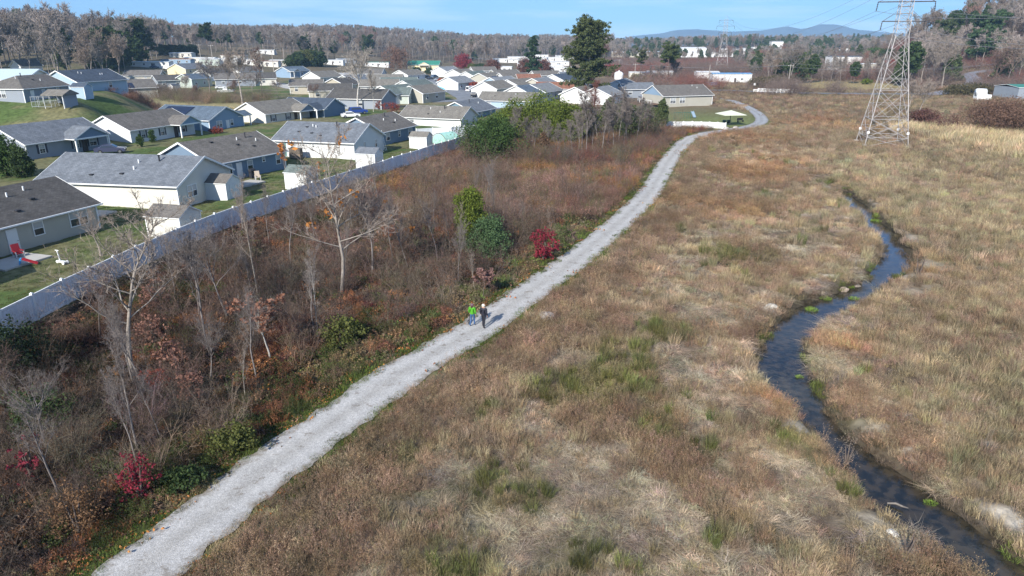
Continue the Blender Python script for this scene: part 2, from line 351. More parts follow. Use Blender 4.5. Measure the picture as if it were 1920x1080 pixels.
tag(ribbon(catmull(PATH, .25), 1.55, .045, 'path', mgrav, jag=.3, cross=10), 'pale grey gravel path through the meadow', kind='structure')
mgrav2 = gravel('fine_gravel', (.36, .365, .37), (.2, .17, .13))
tag(ribbon(catmull(PATH2, .5), 1.6, .05, 'path', mgrav2, jag=.2, cross=8, seed=9), 'far curve of the gravel path round the fenced yard', kind='structure')
# water
mw = bpy.data.materials.new('water'); mw.use_nodes = True; t = mw.node_tree; b = t.nodes['Principled BSDF']
b.inputs['Base Color'].default_value = (.012, .013, .010, 1); b.inputs['Roughness'].default_value = .03; b.inputs['IOR'].default_value = 1.33
b.inputs['Specular IOR Level'].default_value = .9
co = nn(t, 'ShaderNodeTexCoord'); n = nn(t, 'ShaderNodeTexNoise'); n.inputs['Scale'].default_value = 3; n.inputs['Detail'].default_value = 4; n.inputs['Distortion'].default_value = .6; t.links.new(co.outputs['Object'], n.inputs['Vector'])
bp = nn(t, 'ShaderNodeBump'); bp.inputs['Strength'].default_value = .25; bp.inputs['Distance'].default_value = .02; t.links.new(n.outputs['Fac'], bp.inputs['Height']); t.links.new(bp.outputs[0], b.inputs['Normal'])
n = nn(t, 'ShaderNodeTexNoise'); n.inputs['Scale'].default_value = 2; n.inputs['Detail'].default_value = 5; t.links.new(co.outputs['Object'], n.inputs['Vector'])
cr = nn(t, 'ShaderNodeValToRGB'); cr.color_ramp.elements[0].position = .4; cr.color_ramp.elements[1].position = .62; cr.color_ramp.elements[0].color = (.014, .015, .012, 1); cr.color_ramp.elements[1].color = (.05, .04, .026, 1)
t.links.new(n.outputs['Fac'], cr.inputs[0]); t.links.new(cr.outputs[0], b.inputs['Base Color'])
tag(ribbon(streamS, 3.2, 0, 'water', mw, closed_z=-.62), 'narrow winding creek, blue under the sky and brown close by', kind='structure')
# roads
masph = mat('asphalt', (.19, .20, .215), rough=.9, var=.18, vs_=.5, spec=.2)
masph2 = mat('old_asphalt', (.16, .165, .18), rough=.9, var=.15, vs_=.3, spec=.2)
mconc = mat('concrete', (.42, .40, .36), rough=.9, var=.12, vs_=.7)
def road(name, uv, hw, label, m=masph, z=.06, step=2.):
    P = [at(u, v) for u, v in uv]; S = catmull(P, step)
    return tag(ribbon(S, hw, z, name, m, cross=3), label, kind='structure')
road('street', [(905, 205), (892, 190), (872, 178), (845, 166), (812, 155), (790, 149), (770, 145)], 5.2, 'grey street curving between the houses with parked cars')
road('street', [(700, 195), (760, 190), (830, 190), (885, 187)], 3.6, 'side street meeting the curve in front of the brown roof', z=.064)
road('street', [(490, 150), (520, 158), (556, 165), (590, 172)], 4.2, 'pale turning circle among the bare trees', m=mconc)
road('road', [(1280, 171), (1340, 170), (1412, 172), (1490, 174.5), (1600, 176), (1700, 177), (1762, 177)], 3.6, 'country road crossing the fields to the bridge', m=masph2, z=.12)
road('road', [(1740, 178), (1790, 170), (1822, 158), (1826, 148), (1815, 140), (1835, 135), (1875, 132)], 3.4, 'grey road climbing the hill past the bare trees', m=mat('hill_asphalt', (.2, .2, .225), rough=.9), z=.14)
# ------------------------------------------------ buildings
WHITE = mat('white_trim', (.78, .78, .76), rough=.55)
def wallm(n, c): return mat('siding_'+n, c, rough=.6, var=.04, vs_=.6, kind='siding')
def roofm(n, c): return mat('shingle_'+n, c, rough=.92, var=.12, vs_=1.2, kind='shingle', spec=.15)
W = dict(cream=wallm('cream', (.60, .575, .505)), beige=wallm('beige', (.40, .38, .32)), grey=wallm('grey', (.25, .275, .31)), blue=wallm('blue', (.22, .31, .41)),
         slate=wallm('slate', (.15, .21, .28)), white=wallm('white', (.64, .64, .62)), yellow=wallm('yellow', (.70, .60, .36)), tanw=wallm('tan', (.42, .38, .30)),
         navy=wallm('navy', (.13, .22, .34)), teal=wallm('teal', (.14, .22, .27)), pale=wallm('pale', (.42, .47, .41)), sky=wallm('sky', (.33, .43, .51)))
RF = dict(grey=roofm('grey', (.165, .18, .20)), brown=roofm('brown', (.16, .147, .132)), dark=roofm('dark', (.10, .094, .088)), blue=roofm('blue', (.115, .15, .19)),
          tan=roofm('tan', (.20, .185, .16)), green=roofm('green', (.15, .18, .165)), navy=roofm('navy', (.075, .095, .125)), lgrey=roofm('light_grey', (.24, .25, .26)),
          metal=mat('metal_roof', (.42, .50, .53), rough=.5), whiter=mat('white_roof', (.62, .62, .60), rough=.6), gmetal=mat('green_metal_roof', (.04, .20, .14), rough=.5),
          bmetal=mat('blue_metal_roof', (.10, .26, .45), rough=.5), rust=roofm('rust', (.25, .12, .08)))
GLASS = mat('window_glass', (.03, .035, .045), rough=.08, spec=.8)
BLIND = mat('window_blind', (.35, .37, .38), rough=.3, spec=.6)
DARK = mat('dark_metal', (.03, .03, .035), rough=.5)
SHUT = mat('shutter_paint', (.035, .04, .06), rough=.6)
DOOR = mat('door_white', (.70, .70, .68), rough=.5)
DOORD = mat('door_dark', (.05, .035, .035), rough=.5)
FACE = {'F': ((0, -1), (1, 0)), 'R': ((1, 0), (0, 1)), 'B': ((0, 1), (-1, 0)), 'L': ((-1, 0), (0, -1))}
_wc = {}
def window_mesh(w_, h_, style):
    k = (round(w_, 2), round(h_, 2), style)
    if k in _wc: return _wc[k]
    f = MB(); t = .07
    f.box(0, -.03, h_/2-t/2, w_, .06, t); f.box(0, -.035, -h_/2+t/2, w_+.06, .07, t)
    f.box(-w_/2+t/2, -.03, 0, t, .058, h_-2*t); f.box(w_/2-t/2, -.03, 0, t, .058, h_-2*t); f.box(0, -.028, 0, w_-2*t, .05, .05)
    if w_ > 1.5: f.box(0, -.032, 0, .09, .06, h_-2*t)
    if style == 'grid':
        for q in (-.25, .25):
            f.box(0, -.024, q*h_, w_-2*t, .03, .022)
        for q in ((-.25, .25) if w_ > 1.5 else (0,)): f.box(q*w_, -.0235, 0, .022, .03, h_-2*t)
    pn = []
    for s_ in ((-1, 1) if w_ > 1.5 else (0,)):
        for zz in (-1, 1):
            b = MB(); ww = (w_-2*t)/(2 if w_ > 1.5 else 1)-.02
            b.box(s_*(w_/4), -.012, zz*h_/4, ww, .012, h_/2-t); pn.append(b.mesh('pane', BLIND if zz > 0 else GLASS))
    _wc[k] = (f.mesh('window', WHITE), pn); return _wc[k]
def wall_place(o, face, s, z, L, Wd, out=0.):
    (nx_, ny_), (tx, ty) = FACE[face]; d = (Wd/2 if face in 'FB' else L/2)+out
    o.location = (nx_*d+tx*s, ny_*d+ty*s, z); o.rotation_euler = (0, 0, math.atan2(ty, tx))
def add_window(root, face, s, L, Wd, w_=.95, h_=1.35, z=1.55, style='plain', shut=False, panes=True):
    fm, pn = window_mesh(w_, h_, style)
    o = put(fm, 'window', root); wall_place(o, face, s, z, L, Wd)
    if panes:
        for p in pn: put(p, 'pane', o)
    if shut:
        for q in (-1, 1):
            b = _wc.setdefault('shut', MB().box(0, -.02, 0, .32, .04, 1.35).mesh('shutter', SHUT)); sh = put(b, 'shutter', root)
            wall_place(sh, face, s+q*(w_/2+.19), z, L, Wd)
    return o
def add_door(root, face, s, L, Wd, m=DOOR, glass=False):
    b = MB(); b.box(0, -.025, 1.03, .95, .05, 2.06); o = put(b.mesh('door', m), 'door', root); wall_place(o, face, s, 0.05, L, Wd)
    h = MB(); h.bar((.36, -.05, 1), (.36, -.11, 1), .03); h.build('handle', DARK, o)
    if glass:
        g = MB().box(0, -.055, 1.45, .55, .015, .85).build('pane', GLASS, o)
        g2 = MB()
        for q in (-.14, .14): g2.box(q, -.066, 1.45, .025, .01, .85)
        for q in (-.2, 0, .2): g2.box(0, -.067, 1.45+q, .55, .011, .02)
        g2.build('muntins', WHITE, o)
def roof_mesh(L, Wd, h, ri, o=.38, th=.14, hipL=0, hipR=0):
    a, b = L/2+o, Wd/2+o; ze = h-ri*o/(Wd/2)+.06; zr = h+ri+.06
    r0, r1 = -a+hipL*b, a-hipR*b
    top = [(-a, -b, ze), (a, -b, ze), (a, b, ze), (-a, b, ze), (r0, 0, zr), (r1, 0, zr)]
    m = MB(); V = [tuple(p) for p in top]+[(x, y, z-th) for x, y, z in top]
    m.add(V, [(0, 1, 5, 4), (2, 3, 4, 5), (1, 2, 5), (3, 0, 4)] if (hipL and hipR) else [(0, 1, 5, 4), (2, 3, 4, 5)]+([(3, 0, 4)] if hipL else [])+([(1, 2, 5)] if hipR else []), 0)
    m.add(V, [(6, 10, 11, 7), (8, 11, 10, 9)]+([(9, 10, 6)] if hipL else [])+([(7, 11, 8)] if hipR else []), 1)
    E_ = [(0, 1), (2, 3)]+([(3, 0)] if hipL else [(3, 4), (4, 0)])+([(1, 2)] if hipR else [(1, 5), (5, 2)])
    m.add(V, [(j, i, i+6, j+6) for i, j in E_], 1)
    return m, ze, zr
def house(x, y, z0, rot, L, Wd, wc, rc, label, h=2.6, wins=(), doors=(), porch=None, vents=(), hip=(0, 0), gc=None, solar=None, name='ranch_house', cat='house', detail=2, group=None, rise=.22, found=1.2, loc_is_uv=False):
    wc = W[wc] if isinstance(wc, str) else wc; rc = RF[rc] if isinstance(rc, str) else rc
    ri = rise*Wd
    root = empty(name, (x, y, z0), R(rot), label, cat, group)
    a, b = L/2, Wd/2; m = MB()
    V = [(-a, -b, -found), (a, -b, -found), (a, b, -found), (-a, b, -found), (-a, -b, h), (a, -b, h), (a, b, h), (-a, b, h), (-a, 0, h+ri), (a, 0, h+ri)]
    hl, hr = hip
    m.add(V, [(0, 1, 5, 4), (2, 3, 7, 6)]+([(1, 2, 6, 5)] if hr else [(1, 2, 6, 9, 5)])+([(3, 0, 4, 7)] if hl else [(3, 0, 4, 8, 7)]))
    m.build('wall', wc, root)
    rm, ze, zr = roof_mesh(L, Wd, h, ri, hipL=hl, hipR=hr); ro = rm.build('roof', [rc, WHITE], root)
    if detail >= 1 and not isinstance(rc, str):
        for sy_ in (-1, 1): MB().box(0, sy_*(b+.47), ze-.06, L+.76, .12, .12).build('gutter', WHITE, root)
        if not hl or not hr:
            for sx_ in ([-1] if not hl else [])+([1] if not hr else []):
                for sy_ in (-1, 1):
                    p = (sx_*(a+.40), sy_*(b+.40), ze-.08); q = (sx_*(a+.40), 0, zr-.08); dx = Vector(q)-Vector(p)
                    mid = (Vector(p)+Vector(q))/2; MB().box(*mid, .04, dx.length, .2, 0, 0, (sy_*-math.atan2(zr-ze, b+.4), 0)).build('bargeboard', WHITE, root)
        cb = MB().box(0, 0, h/2-.25, .14, .14, h+.3).mesh('corner_board', WHITE)
        for sx_ in (-1, 1):
            for sy_ in (-1, 1): put(cb, 'corner_board', root, (sx_*(a-.03), sy_*(b-.03), 0))
    for wi in wins:
        d = dict(zip(('face', 's', 'w', 'h', 'z', 'style', 'shut'), wi)); add_window(root, d['face'], d['s'], L, Wd, d.get('w', .95), d.get('h', 1.35), d.get('z', 1.55), d.get('style', 'plain'), d.get('shut', False), detail >= 1)
    for dr in doors: add_door(root, dr[0], dr[1], L, Wd, dr[2] if len(dr) > 2 else DOOR, len(dr) > 3)
    for vt in vents:      # (s, t down the front slope 0..1, kind)
        s_, t_, k = vt; yy = -t_*(b+.3); zz = zr-(zr-ze)*t_*(b+.3)/(b+.38)
        if k == 'p': MB().tube([(s_, yy, zz-.1), (s_, yy, zz+.38)], [.07, .07], 6, 0, True).build('vent_pipe', WHITE, root)
        elif k == 'b':
            q = MB(); q.tube([(s_, yy, zz-.1), (s_, yy, zz+.6)], [.09, .09], 6, 0, True); q.tube([(s_, yy, zz+.6), (s_, yy, zz+.72)], [.16, .12], 6, 0, True); q.build('chimney_flue', DARK, root)
        elif k == 'c': MB().box(s_, yy, zz+.05, .7, .7, .9).build('chimney', WHITE, root)
        else:
            q = MB(); q.box(s_, yy, zz+.07, .38, .36, .13); q.build('roof_vent', DARK, root)
    if solar:
        s0, s1, n1, n2 = solar; sl_ = math.atan2(zr-ze, b+.38)
        pm = MB().box(0, 0, 0, 1.0, 1.6, .05).mesh('solar_panel', mat('solar_cells', (.012, .016, .035), rough=.18, spec=.6))
        for i in range(n1):
            for j in range(n2):
                o = put(pm, 'solar_panel', root); t_ = .9+j*1.64
                o.location = (s0+(s1-s0)*(i+.5)/n1, -(b+.38)+t_*math.cos(sl_), ze+t_*math.sin(sl_)+.10); o.rotation_euler = (sl_, 0, 0)
    if porch:
        s_, pw, pd_, face = porch[:4]; gcol = W[porch[4]] if len(porch) > 4 else wc
        sg_ = -1 if face == 'F' else 1; pr = .25*pw; m2 = MB(); y0 = sg_*(b-1.6); y1 = sg_*(b+pd_+.3); hw = pw/2+.3; zt_ = h+.02
        zz0, zz1 = zt_-pr*.3/(pw/2)+.08, zt_+pr+.08
        T = [(s_-hw, y0, zz0), (s_, y0, zz1), (s_+hw, y0, zz0), (s_-hw, y1, zz0), (s_, y1, zz1), (s_+hw, y1, zz0)]; V = T+[(p[0], p[1], p[2]-.12) for p in T]
        m2.add(V, [(0, 1, 4, 3), (1, 2, 5, 4)] if sg_ < 0 else [(3, 4, 1, 0), (4, 5, 2, 1)], 0); m2.add(V, [(9, 10, 7, 6), (10, 11, 8, 7), (3, 4, 10, 9), (4, 5, 11, 10), (0, 3, 9, 6), (5, 2, 8, 11)], 1)
        m2.build('porch_roof', [rc, WHITE], root)
        ped = MB(); yy = sg_*(b+pd_); ped.add([(s_-pw/2, yy, zt_-.04), (s_+pw/2, yy, zt_-.04), (s_, yy, zt_+pr-.05), (s_-pw/2, yy-sg_*.1, zt_-.04), (s_+pw/2, yy-sg_*.1, zt_-.04), (s_, yy-sg_*.1, zt_+pr-.05)], [(0, 1, 2), (5, 4, 3), (0, 3, 4, 1)]); ped.build('porch_gable', gcol, root)
        bm_ = MB(); bm_.box(s_, yy, zt_-.14, pw+.1, .22, .24); bm_.box(s_-pw/2+.05, sg_*(b+pd_/2), zt_-.145, .2, pd_-.3, .22); bm_.box(s_+pw/2-.05, sg_*(b+pd_/2), zt_-.145, .2, pd_-.3, .22); bm_.build('porch_beam', WHITE, root)
        pmn = MB().box(0, 0, (zt_-.26)/2, .2, .2, zt_-.26).mesh('porch_post', WHITE)
        for q in (-1, 1):
            o = put(pmn, 'porch_post', root); o.location = (s_+q*(pw/2-.1), yy, 0)
        fl = MB(); fl.box(s_, sg_*(b+pd_/2), -.15, pw+.2, pd_+.2, .36); fl.build('porch_floor', mconc, root)
    return root
def shed(uv=None, xy=None, rot=0, L=2.9, Wd=2.4, h=2.0, wc='white', rc='grey', label='', z0=None, gc=None):
    x, y = at(*uv) if uv else xy; z = terr(x, y) if z0 is None else z0
    rc = RF[rc] if isinstance(rc, str) else rc
    root = empty('garden_shed', (x, y, z), R(rot), label, 'shed')
    a, b = L/2, Wd/2; ri = .27*Wd; m = MB()
    V = [(-a, -b, -.3), (a, -b, -.3), (a, b, -.3), (-a, b, -.3), (-a, -b, h), (a, -b, h), (a, b, h), (-a, b, h), (-a, 0, h+ri), (a, 0, h+ri)]
    m.add(V, [(0, 1, 5, 4), (2, 3, 7, 6), (1, 2, 6, 9, 5), (3, 0, 4, 8, 7)]); m.build('wall', W[wc], root)
    rm, ze, zr = roof_mesh(L, Wd, h, ri, o=.14, th=.08); rm.build('roof', [rc, WHITE], root)
    t_ = MB().box(0, 0, h/2, .1, .1, h-.04).mesh('corner_board', WHITE)
    for sx_ in (-1, 1):
        for sy_ in (-1, 1): put(t_, 'corner_board', root, (sx_*(a-.02), sy_*(b-.02), 0))
    for q in (-.36, .36): MB().box(a+.02, q, .9, .04, .7, 1.7).build('door', W[wc], root)
    return root
P_ = 'plain'
# ---- the near rows
house(-46.3, 58.2, 1.65, 72, 14.5, 9.6, 'beige', 'dark', 'beige house with a dark brown roof at the left edge, nearest to the camera',
      wins=[('F', 1.2, 1.0, 1.25, 1.6), ('F', 5.2, 1.9, 1.45, 1.6)], doors=[('F', -1.2)], vents=[(1.5, .3, 'p'), (3.4, .22, 'p'), (2.9, .5, 'x'), (-.6, .5, 'x'), (.6, .72, 'x')])
house(-43.2, 78.6, 1.63, -10, 16.9, 10.2, 'cream', 'grey', 'long sunlit cream walled house with a wide blue-grey roof beside the nearest beige house',
      wins=[('R', -2.6, 1.75, 1.35, 1.5), ('R', 2.2, .9, 1.4, 1.6)], doors=[('F', -5.1, DOOR, 1)], vents=[(-2.5, .75, 'x'), (1.0, .68, 'x'), (1.7, .3, 'p'), (1.9, .52, 'p'), (4.0, .22, 'b')], gc='grey')
house(-76.3, 113.1, 1.5, 70, 14.2, 10.6, 'grey', 'grey', 'grey house with a columned front porch and dark grey roof, leftmost in the second row',
      wins=[('F', -4.6, 1.0, 1.4, 1.5, 'grid', True), ('F', 1.2, 1.0, 1.4, 1.5, 'grid', True), ('F', 4.3, 1.4, 1.4, 1.5, 'grid', True)], doors=[('F', 2.7, DOORD)], porch=(2.6, 6.2, 2.1, 'F', 'slate'), vents=[])
house(-69.8, 131.4, 1.44, 72, 15.4, 10.2, 'white', 'brown', 'white ended house with a brown roof and two clipped conifers under its front wall',
      wins=[('F', -4.9, 1.0, 1.4, 1.5, 'grid', True), ('F', -.4, 1.0, 1.4, 1.5, 'grid', True), ('F', 4.6, 1.5, 1.4, 1.5, 'grid', True)], porch=(4.4, 5.4, 2.3, 'F', 'blue'), doors=[('F', 2.9, DOORD)])
house(-66.8, 148.5, 1.21, -20.4, 15.6, 9.9, 'blue', 'blue', 'blue sided house with a black solar array on its roof, behind the conifers',
      wins=[('R', -2.2, 1.6, 1.4, 1.5, 'grid'), ('R', 1.4, .9, 1.35, 1.5)], solar=(-6.5, .6, 7, 3), porch=(6.0, 3.2, 2.5, 'B'), doors=[('R', .2, DOOR)])
house(-56.2, 164.0, 1.03, 63.2, 13.8, 10.2, 'cream', 'tan', 'house with a bright cream gable end and taupe roof, left of the navy roofed house',
      wins=[('F', -4.6, 1.0, 1.4, 1.5, 'grid', True), ('F', 0, 1.0, 1.4, 1.5, 'grid', True)], porch=(4.2, 5.4, 2.3, 'F', 'slate'), doors=[('F', 2.4, DOORD)])
house(-49.5, 174.5, 1.0, -18, 12.5, 9.5, 'slate', 'navy', 'slate blue house with a navy roof and a gabled carport porch',
      wins=[('F', -1.5, 1.6, 1.4, 1.5)], porch=(3.6, 5.0, 2.6, 'F', 'slate'), doors=[('F', 2.6, DOORD)])
house(-39.4, 93.4, 1.69, 64.9, 12.6, 10.4, 'slate', 'brown', 'blue-grey house with a weathered brown roof, directly behind the long cream walled house',
      wins=[('F', -3.8, .9, 1.3, 1.5), ('F', -.3, 1.0, 1.3, 1.5), ('F', 2.2, .55, .7, 1.9), ('F', 4.9, .9, 1.3, 1.5)], vents=[(-2.5, .2, 'x'), (1.6, .25, 'p'), (.6, .45, 'x'), (3.4, .2, 'b'), (2.6, .6, 'x'), (4.2, .4, 'p')], doors=[('F', -2.2)])
house(-29.4, 111.8, 1.64, -15.2, 13.8, 10.2, 'white', 'grey', 'white walled house with slate gable and blue-grey roof behind the orange leafed twigs',
      wins=[('F', -3.6, .95, 1.2, 1.6, 'grid'), ('F', 0, .5, .6, 1.9), ('R', -1.6, 1.0, 1.5, 1.5), ('R', 2.4, .9, 1.3, 1.5)], vents=[(-2, .25, 'p'), (-1.3, .3, 'p'), (-1.2, .6, 'x'), (.6, .7, 'x'), (2.1, .2, 'b'), (-3.6, .55, 'x'), (-2.9, .3, 'x')], doors=[('F', -5.3, mat('door_teal', (.12, .3, .28)))])
house(-24.9, 127.3, 1.42, 68, 11.6, 9.8, 'slate', 'brown', 'slate blue house with a brown roof and a ladder leaning by its wall',
      wins=[('F', -3.9, 1.3, 1.3, 1.5), ('F', 0, .8, 1.0, 1.6), ('F', 3.9, 1.5, 1.35, 1.5)], vents=[(1.5, .2, 'b'), (-.5, .4, 'p'), (2.2, .55, 'p'), (1, .62, 'x')])
house(-16.1, 154.5, .8, -19.5, 14.5, 9.3, 'white', 'tan', 'white walled house with dark teal gable and taupe roof behind the yard fence',
      wins=[('F', -4.4, 1.3, .9, 1.9), ('R', -1.4, 1.3, 1.4, 1.5), ('R', 2.2, .9, 1.3, 1.5)], vents=[(-1.2, .3, 'p'), (-.9, .7, 'x'), (2.0, .25, 'b'), (1.6, .55, 'p')])
house(-11.0, 173.5, .51, 67, 12.6, 9.5, 'teal', 'grey', 'dark teal house with a grey roof between the taupe roof and the street',
      wins=[('F', 3.5, 1.2, 1.3, 1.5), ('F', -2, 1, 1.3, 1.5)], vents=[(-1, .2, 'b'), (2, .4, 'p')])
house(-.4, 205.1, .41, -15, 16.6, 9.5, 'sky', 'tan', 'pale blue house with a long taupe roof behind the yellow-green pines',
      wins=[('F', -5, 1.0, 1.3, 1.5), ('F', 2.5, .7, .8, 1.8), ('F', 6, 1.2, 1.2, 1.5)], vents=[(-4, .5, 'x'), (2, .3, 'p')])
house(-37.9, 225.8, .5, -3, 11.6, 9.4, 'pale', 'green', 'pale green walled house with a grey-green roof left of the blue tarp', wins=[('R', 0, 1.2, 1.3, 1.5)], vents=[(0, .4, 'x')])
house(-36.6, 266.1, .53, 66, 15.4, 10.7, 'white', 'green', 'house with a broad white gable and grey-green roof beside the blue tarp', wins=[('F', 3, 1.2, 1.3, 1.5)], doors=[('F', 5, DOORD)])
house(51.8, 222.0, .36, 20, 17.5, 12.5, 'beige', 'brown', 'long beige house with a brown roof, blue-grey gable porch and lawn, by the path bend', h=3.0,
      wins=[('F', -5.4, 1.9, 1.7, 1.6, 'grid'), ('F', -2.1, 1.9, 1.7, 1.6, 'grid')], vents=[(4.5, .15, 'p'), (5.5, .35, 'p')], porch=None)
house(-98.5, 143.6, 7.6, 84, 12.3, 9.4, 'grey', 'brown', 'grey house on the rise with a paired window, left of the dog pen',
      wins=[('L', 0, 1.9, 1.5, 1.5, 'grid'), ('F', -1.0, .9, 1.0, 1.6), ('F', 3.0, .8, .6, 2)], doors=[('F', -4.0)], hip=(1, 0), found=5, vents=[(-1, .1, 'b'), (-3, .2, 'p'), (1.5, .5, 'p'), (0, .4, 'x')])
house(-101.0, 168.5, 7.6, 74, 14, 10.5, 'sky', 'navy', 'pale blue gabled house with a dark navy roof above the mown slope', found=2.2, vents=[(-3, .3, 'p'), (-2.4, .35, 'p'), (2, .5, 'p'), (2.6, .5, 'p')], wins=[('F', 2, 1, 1.3, 1.5)])
house(-45.3, 41.2, 1.6, 80, 13, 9.4, 'grey', 'grey', 'grey house just beyond the left edge whose shadow darkens the near lawn', wins=[('F', 2, 1, 1.3, 1.5)])
# ---- houses further off: (u, v) of the ridge middle, heading, size, colours
def fh(u, v, rot, L, Wd, wc, rc, label, h=2.6, **k):
    dist = k.pop('dist', None)
    x, y = at(u, v, h+.22*Wd) if not dist else ((u-960)/FPX*(dist*.941+5), dist)
    z = terr(x, y); k.setdefault('detail', 1)
    k.setdefault('wins', [('F', -L*.3, 1.1, 1.3, 1.5), ('F', L*.12, 1.1, 1.3, 1.5)])
    ro = house(x, y, z+.1, rot, L, Wd, wc, rc, label, h=h, **k); ro.scale = (1.15, 1.15, 1.12); return ro
fh(48, 119, 66, 9, 7, 'white', 'dark', 'small white gabled house at the foot of the left wood', h=3.2, rise=.36)
fh(12, 135, -4, 13, 8, 'cream', 'metal', 'low house with a pale metal roof at the left edge')
fh(92, 127, -8, 15, 9, 'slate', 'navy', 'dark navy roof directly under the left wood, nearly hiding its house', dist=238)
fh(140, 131, -6, 15, 9.5, 'grey', 'dark', 'charcoal roofed house between the pale blue gable and the left wood', vents=[(-3, .4, 'p'), (3, .4, 'p')], dist=225)
fh(176, 124, 20, 13, 9, 'navy', 'blue', 'dark blue house with a shaded blue gable left of the board fence', solar=(-4, 3, 6, 2), dist=232)
fh(232, 121, 40, 16, 10, 'beige', 'brown', 'house with a white bargeboard and dark solar array above the pale board fence', solar=(-6, 2, 7, 2), dist=246)
fh(352, 121, 74, 15, 9.5, 'yellow', 'grey', 'house with a bright yellow gable end in front of the trailers', hip=(0, 0))
fh(362, 141, 70, 10, 7.5, 'pale', 'blue', 'small pale green gabled house behind the brush line', h=3)
fh(400, 131, 70, 14, 9, 'white', 'dark', 'house with a small white gable behind the tangle of bare trees')
fh(440, 140, 20, 14, 9, 'grey', 'brown', 'grey roofed house half lost behind the bare trees left of the turning circle')
fh(548, 127, 64, 12, 8.5, 'blue', 'blue', 'bright blue walled house with a white gabled porch by the turning circle', porch=(-4.2, 4, 2.2, 'F', 'tanw'))
fh(604, 136, 62, 13, 9.5, 'white', 'tan', 'house with a wide white gable right of the bright blue one')
fh(640, 149, 66, 9, 9, 'tanw', 'dark', 'tan walled house with a dark roof just left of the big white-barked tree')
fh(690, 131, -4, 14, 9, 'white', 'brown', 'white house with a brown roof behind the big white-barked tree')
fh(722, 142, 2, 13, 9, 'white', 'tan', 'low white house with a taupe roof left of the grey-green gable')
fh(678, 171, -14, 14, 9, 'grey', 'dark', 'dark brown roofed house at the foot of the big white-barked tree')
fh(748, 148, 14, 12, 9, 'cream', 'green', 'cream house with a mossy green roof above the broad white gable')
fh(796, 116, -4, 18, 10, 'yellow', 'gmetal', 'yellow house with a bright green metal roof', h=3.4, porch=(1, 6, 2.0, 'F', 'yellow'))
fh(836, 127, 60, 12, 9, 'white', 'lgrey', 'white house with a light grey roof at the top of the curving street')
fh(863, 132, 64, 13, 9, 'white', 'tan', 'taupe roofed house first on the right side of the curving street', porch=(-3, 5, 2, 'F', 'white'))
fh(889, 136, 62, 13, 9, 'white', 'green', 'grey-green roofed house behind the rust red shrub bed', porch=(-3, 5, 2, 'F', 'white'))
fh(914, 139, 62, 13, 9, 'beige', 'tan', 'taupe roofed house with a dark panel array, third along the curving street', solar=(-3, 4, 5, 1))
fh(938, 147, 58, 13, 9, 'sky', 'lgrey', 'pale blue house with a light grey roof beside the parked white van')
fh(972, 151, 60, 14, 9, 'white', 'tan', 'house with a long taupe roof and white trim just behind the pale blue one')
fh(985, 163, 58, 10, 9, 'white', 'blue', 'blue-grey roofed white gable above the long taupe roof')
fh(962, 139, 30, 12, 9, 'white', 'brown', 'brown roofed house with white skylight strips')
fh(990, 141, 10, 9, 7, 'white', 'rust', 'small house with a rust orange roof')
fh(1012, 149, 66, 13, 9, 'beige', 'lgrey', 'beige gabled house with a light grey roof left of the tall pine')
fh(1050, 141, 60, 13, 9, 'white', 'navy', 'dark blue roofed house close to the left of the tall pine')
fh(1046, 157, -8, 13, 8, 'white', 'rust', 'red-brown roofed house below the tall pine')
fh(1165, 152, 70, 15, 10, 'white', 'grey', 'white house with a blue-grey roof and skylight right of the tall pine')
fh(1192, 158, 10, 10, 8, 'grey', 'grey', 'grey house tucked behind the long beige house by the path bend')
for u_, v_, rt_, L_, W_, wc__, rc__, lb_ in [(455, 127, 66, 13, 9, 'white', 'brown', 'white house with a brown roof between the trailers and the large pale bare tree'), (485, 139, 20, 12, 9, 'cream', 'dark', 'cream house with a dark roof left of the white gabled porch'), (270, 134, 10, 13, 9, 'beige', 'brown', 'beige house with a brown roof right behind the board fence'), (318, 143, 40, 11, 8, 'grey', 'dark', 'dark roofed grey house below the bright yellow gable'),
    (575, 152, 10, 10, 8, 'tanw', 'brown', 'small tan house below the bright blue one'), (663, 143, 64, 12, 9, 'white', 'grey', 'white house with a grey roof right behind the tan walled one'), (765, 133, 60, 12, 9, 'white', 'tan', 'white house with a taupe roof below the yellow house'), (712, 152, 8, 12, 8.5, 'white', 'tan', 'white house with a taupe roof left of the broad white gable'),
    (925, 155, 60, 11, 9, 'white', 'tan', 'white gabled house just below the pale blue one'), (1012, 160, 62, 12, 9, 'white', 'lgrey', 'white house with a light roof right of the blue-grey one'), (1078, 152, 62, 12, 9, 'white', 'grey', 'white house with a grey roof behind the trunk of the tall pine'), (1095, 165, 60, 12, 9, 'white', 'tan', 'white house in front of the trunk foot of the tall pine'), (1128, 166, 64, 11, 9, 'white', 'lgrey', 'white gabled house between the tall pine and the blue-grey roof'),
    (945, 133, 30, 12, 8, 'beige', 'brown', 'brown roofed house last in the row under the russet tree'), (1022, 135, 20, 12, 8, 'white', 'brown', 'brown roofed house behind the russet round trees'), (1075, 137, 10, 12, 8, 'cream', 'grey', 'cream house close behind the tall pine'), (790, 163, 62, 11, 8.5, 'beige', 'tan', 'beige gabled house beside the covered boat'), (740, 163, 62, 12, 9, 'white', 'green', 'white house with a green-grey roof behind the pale green walled one'),
    (855, 146, 62, 11, 8.5, 'white', 'lgrey', 'white gabled house on the inside of the street curve'), (905, 127, 20, 12, 8, 'white', 'brown', 'white house in front of the olive and dark bushes'), (620, 160, 10, 12, 8, 'beige', 'dark', 'beige house with a dark roof above the navy roofed one')]:
    fh(u_, v_, rt_, L_, W_, wc__, rc__, lb_)
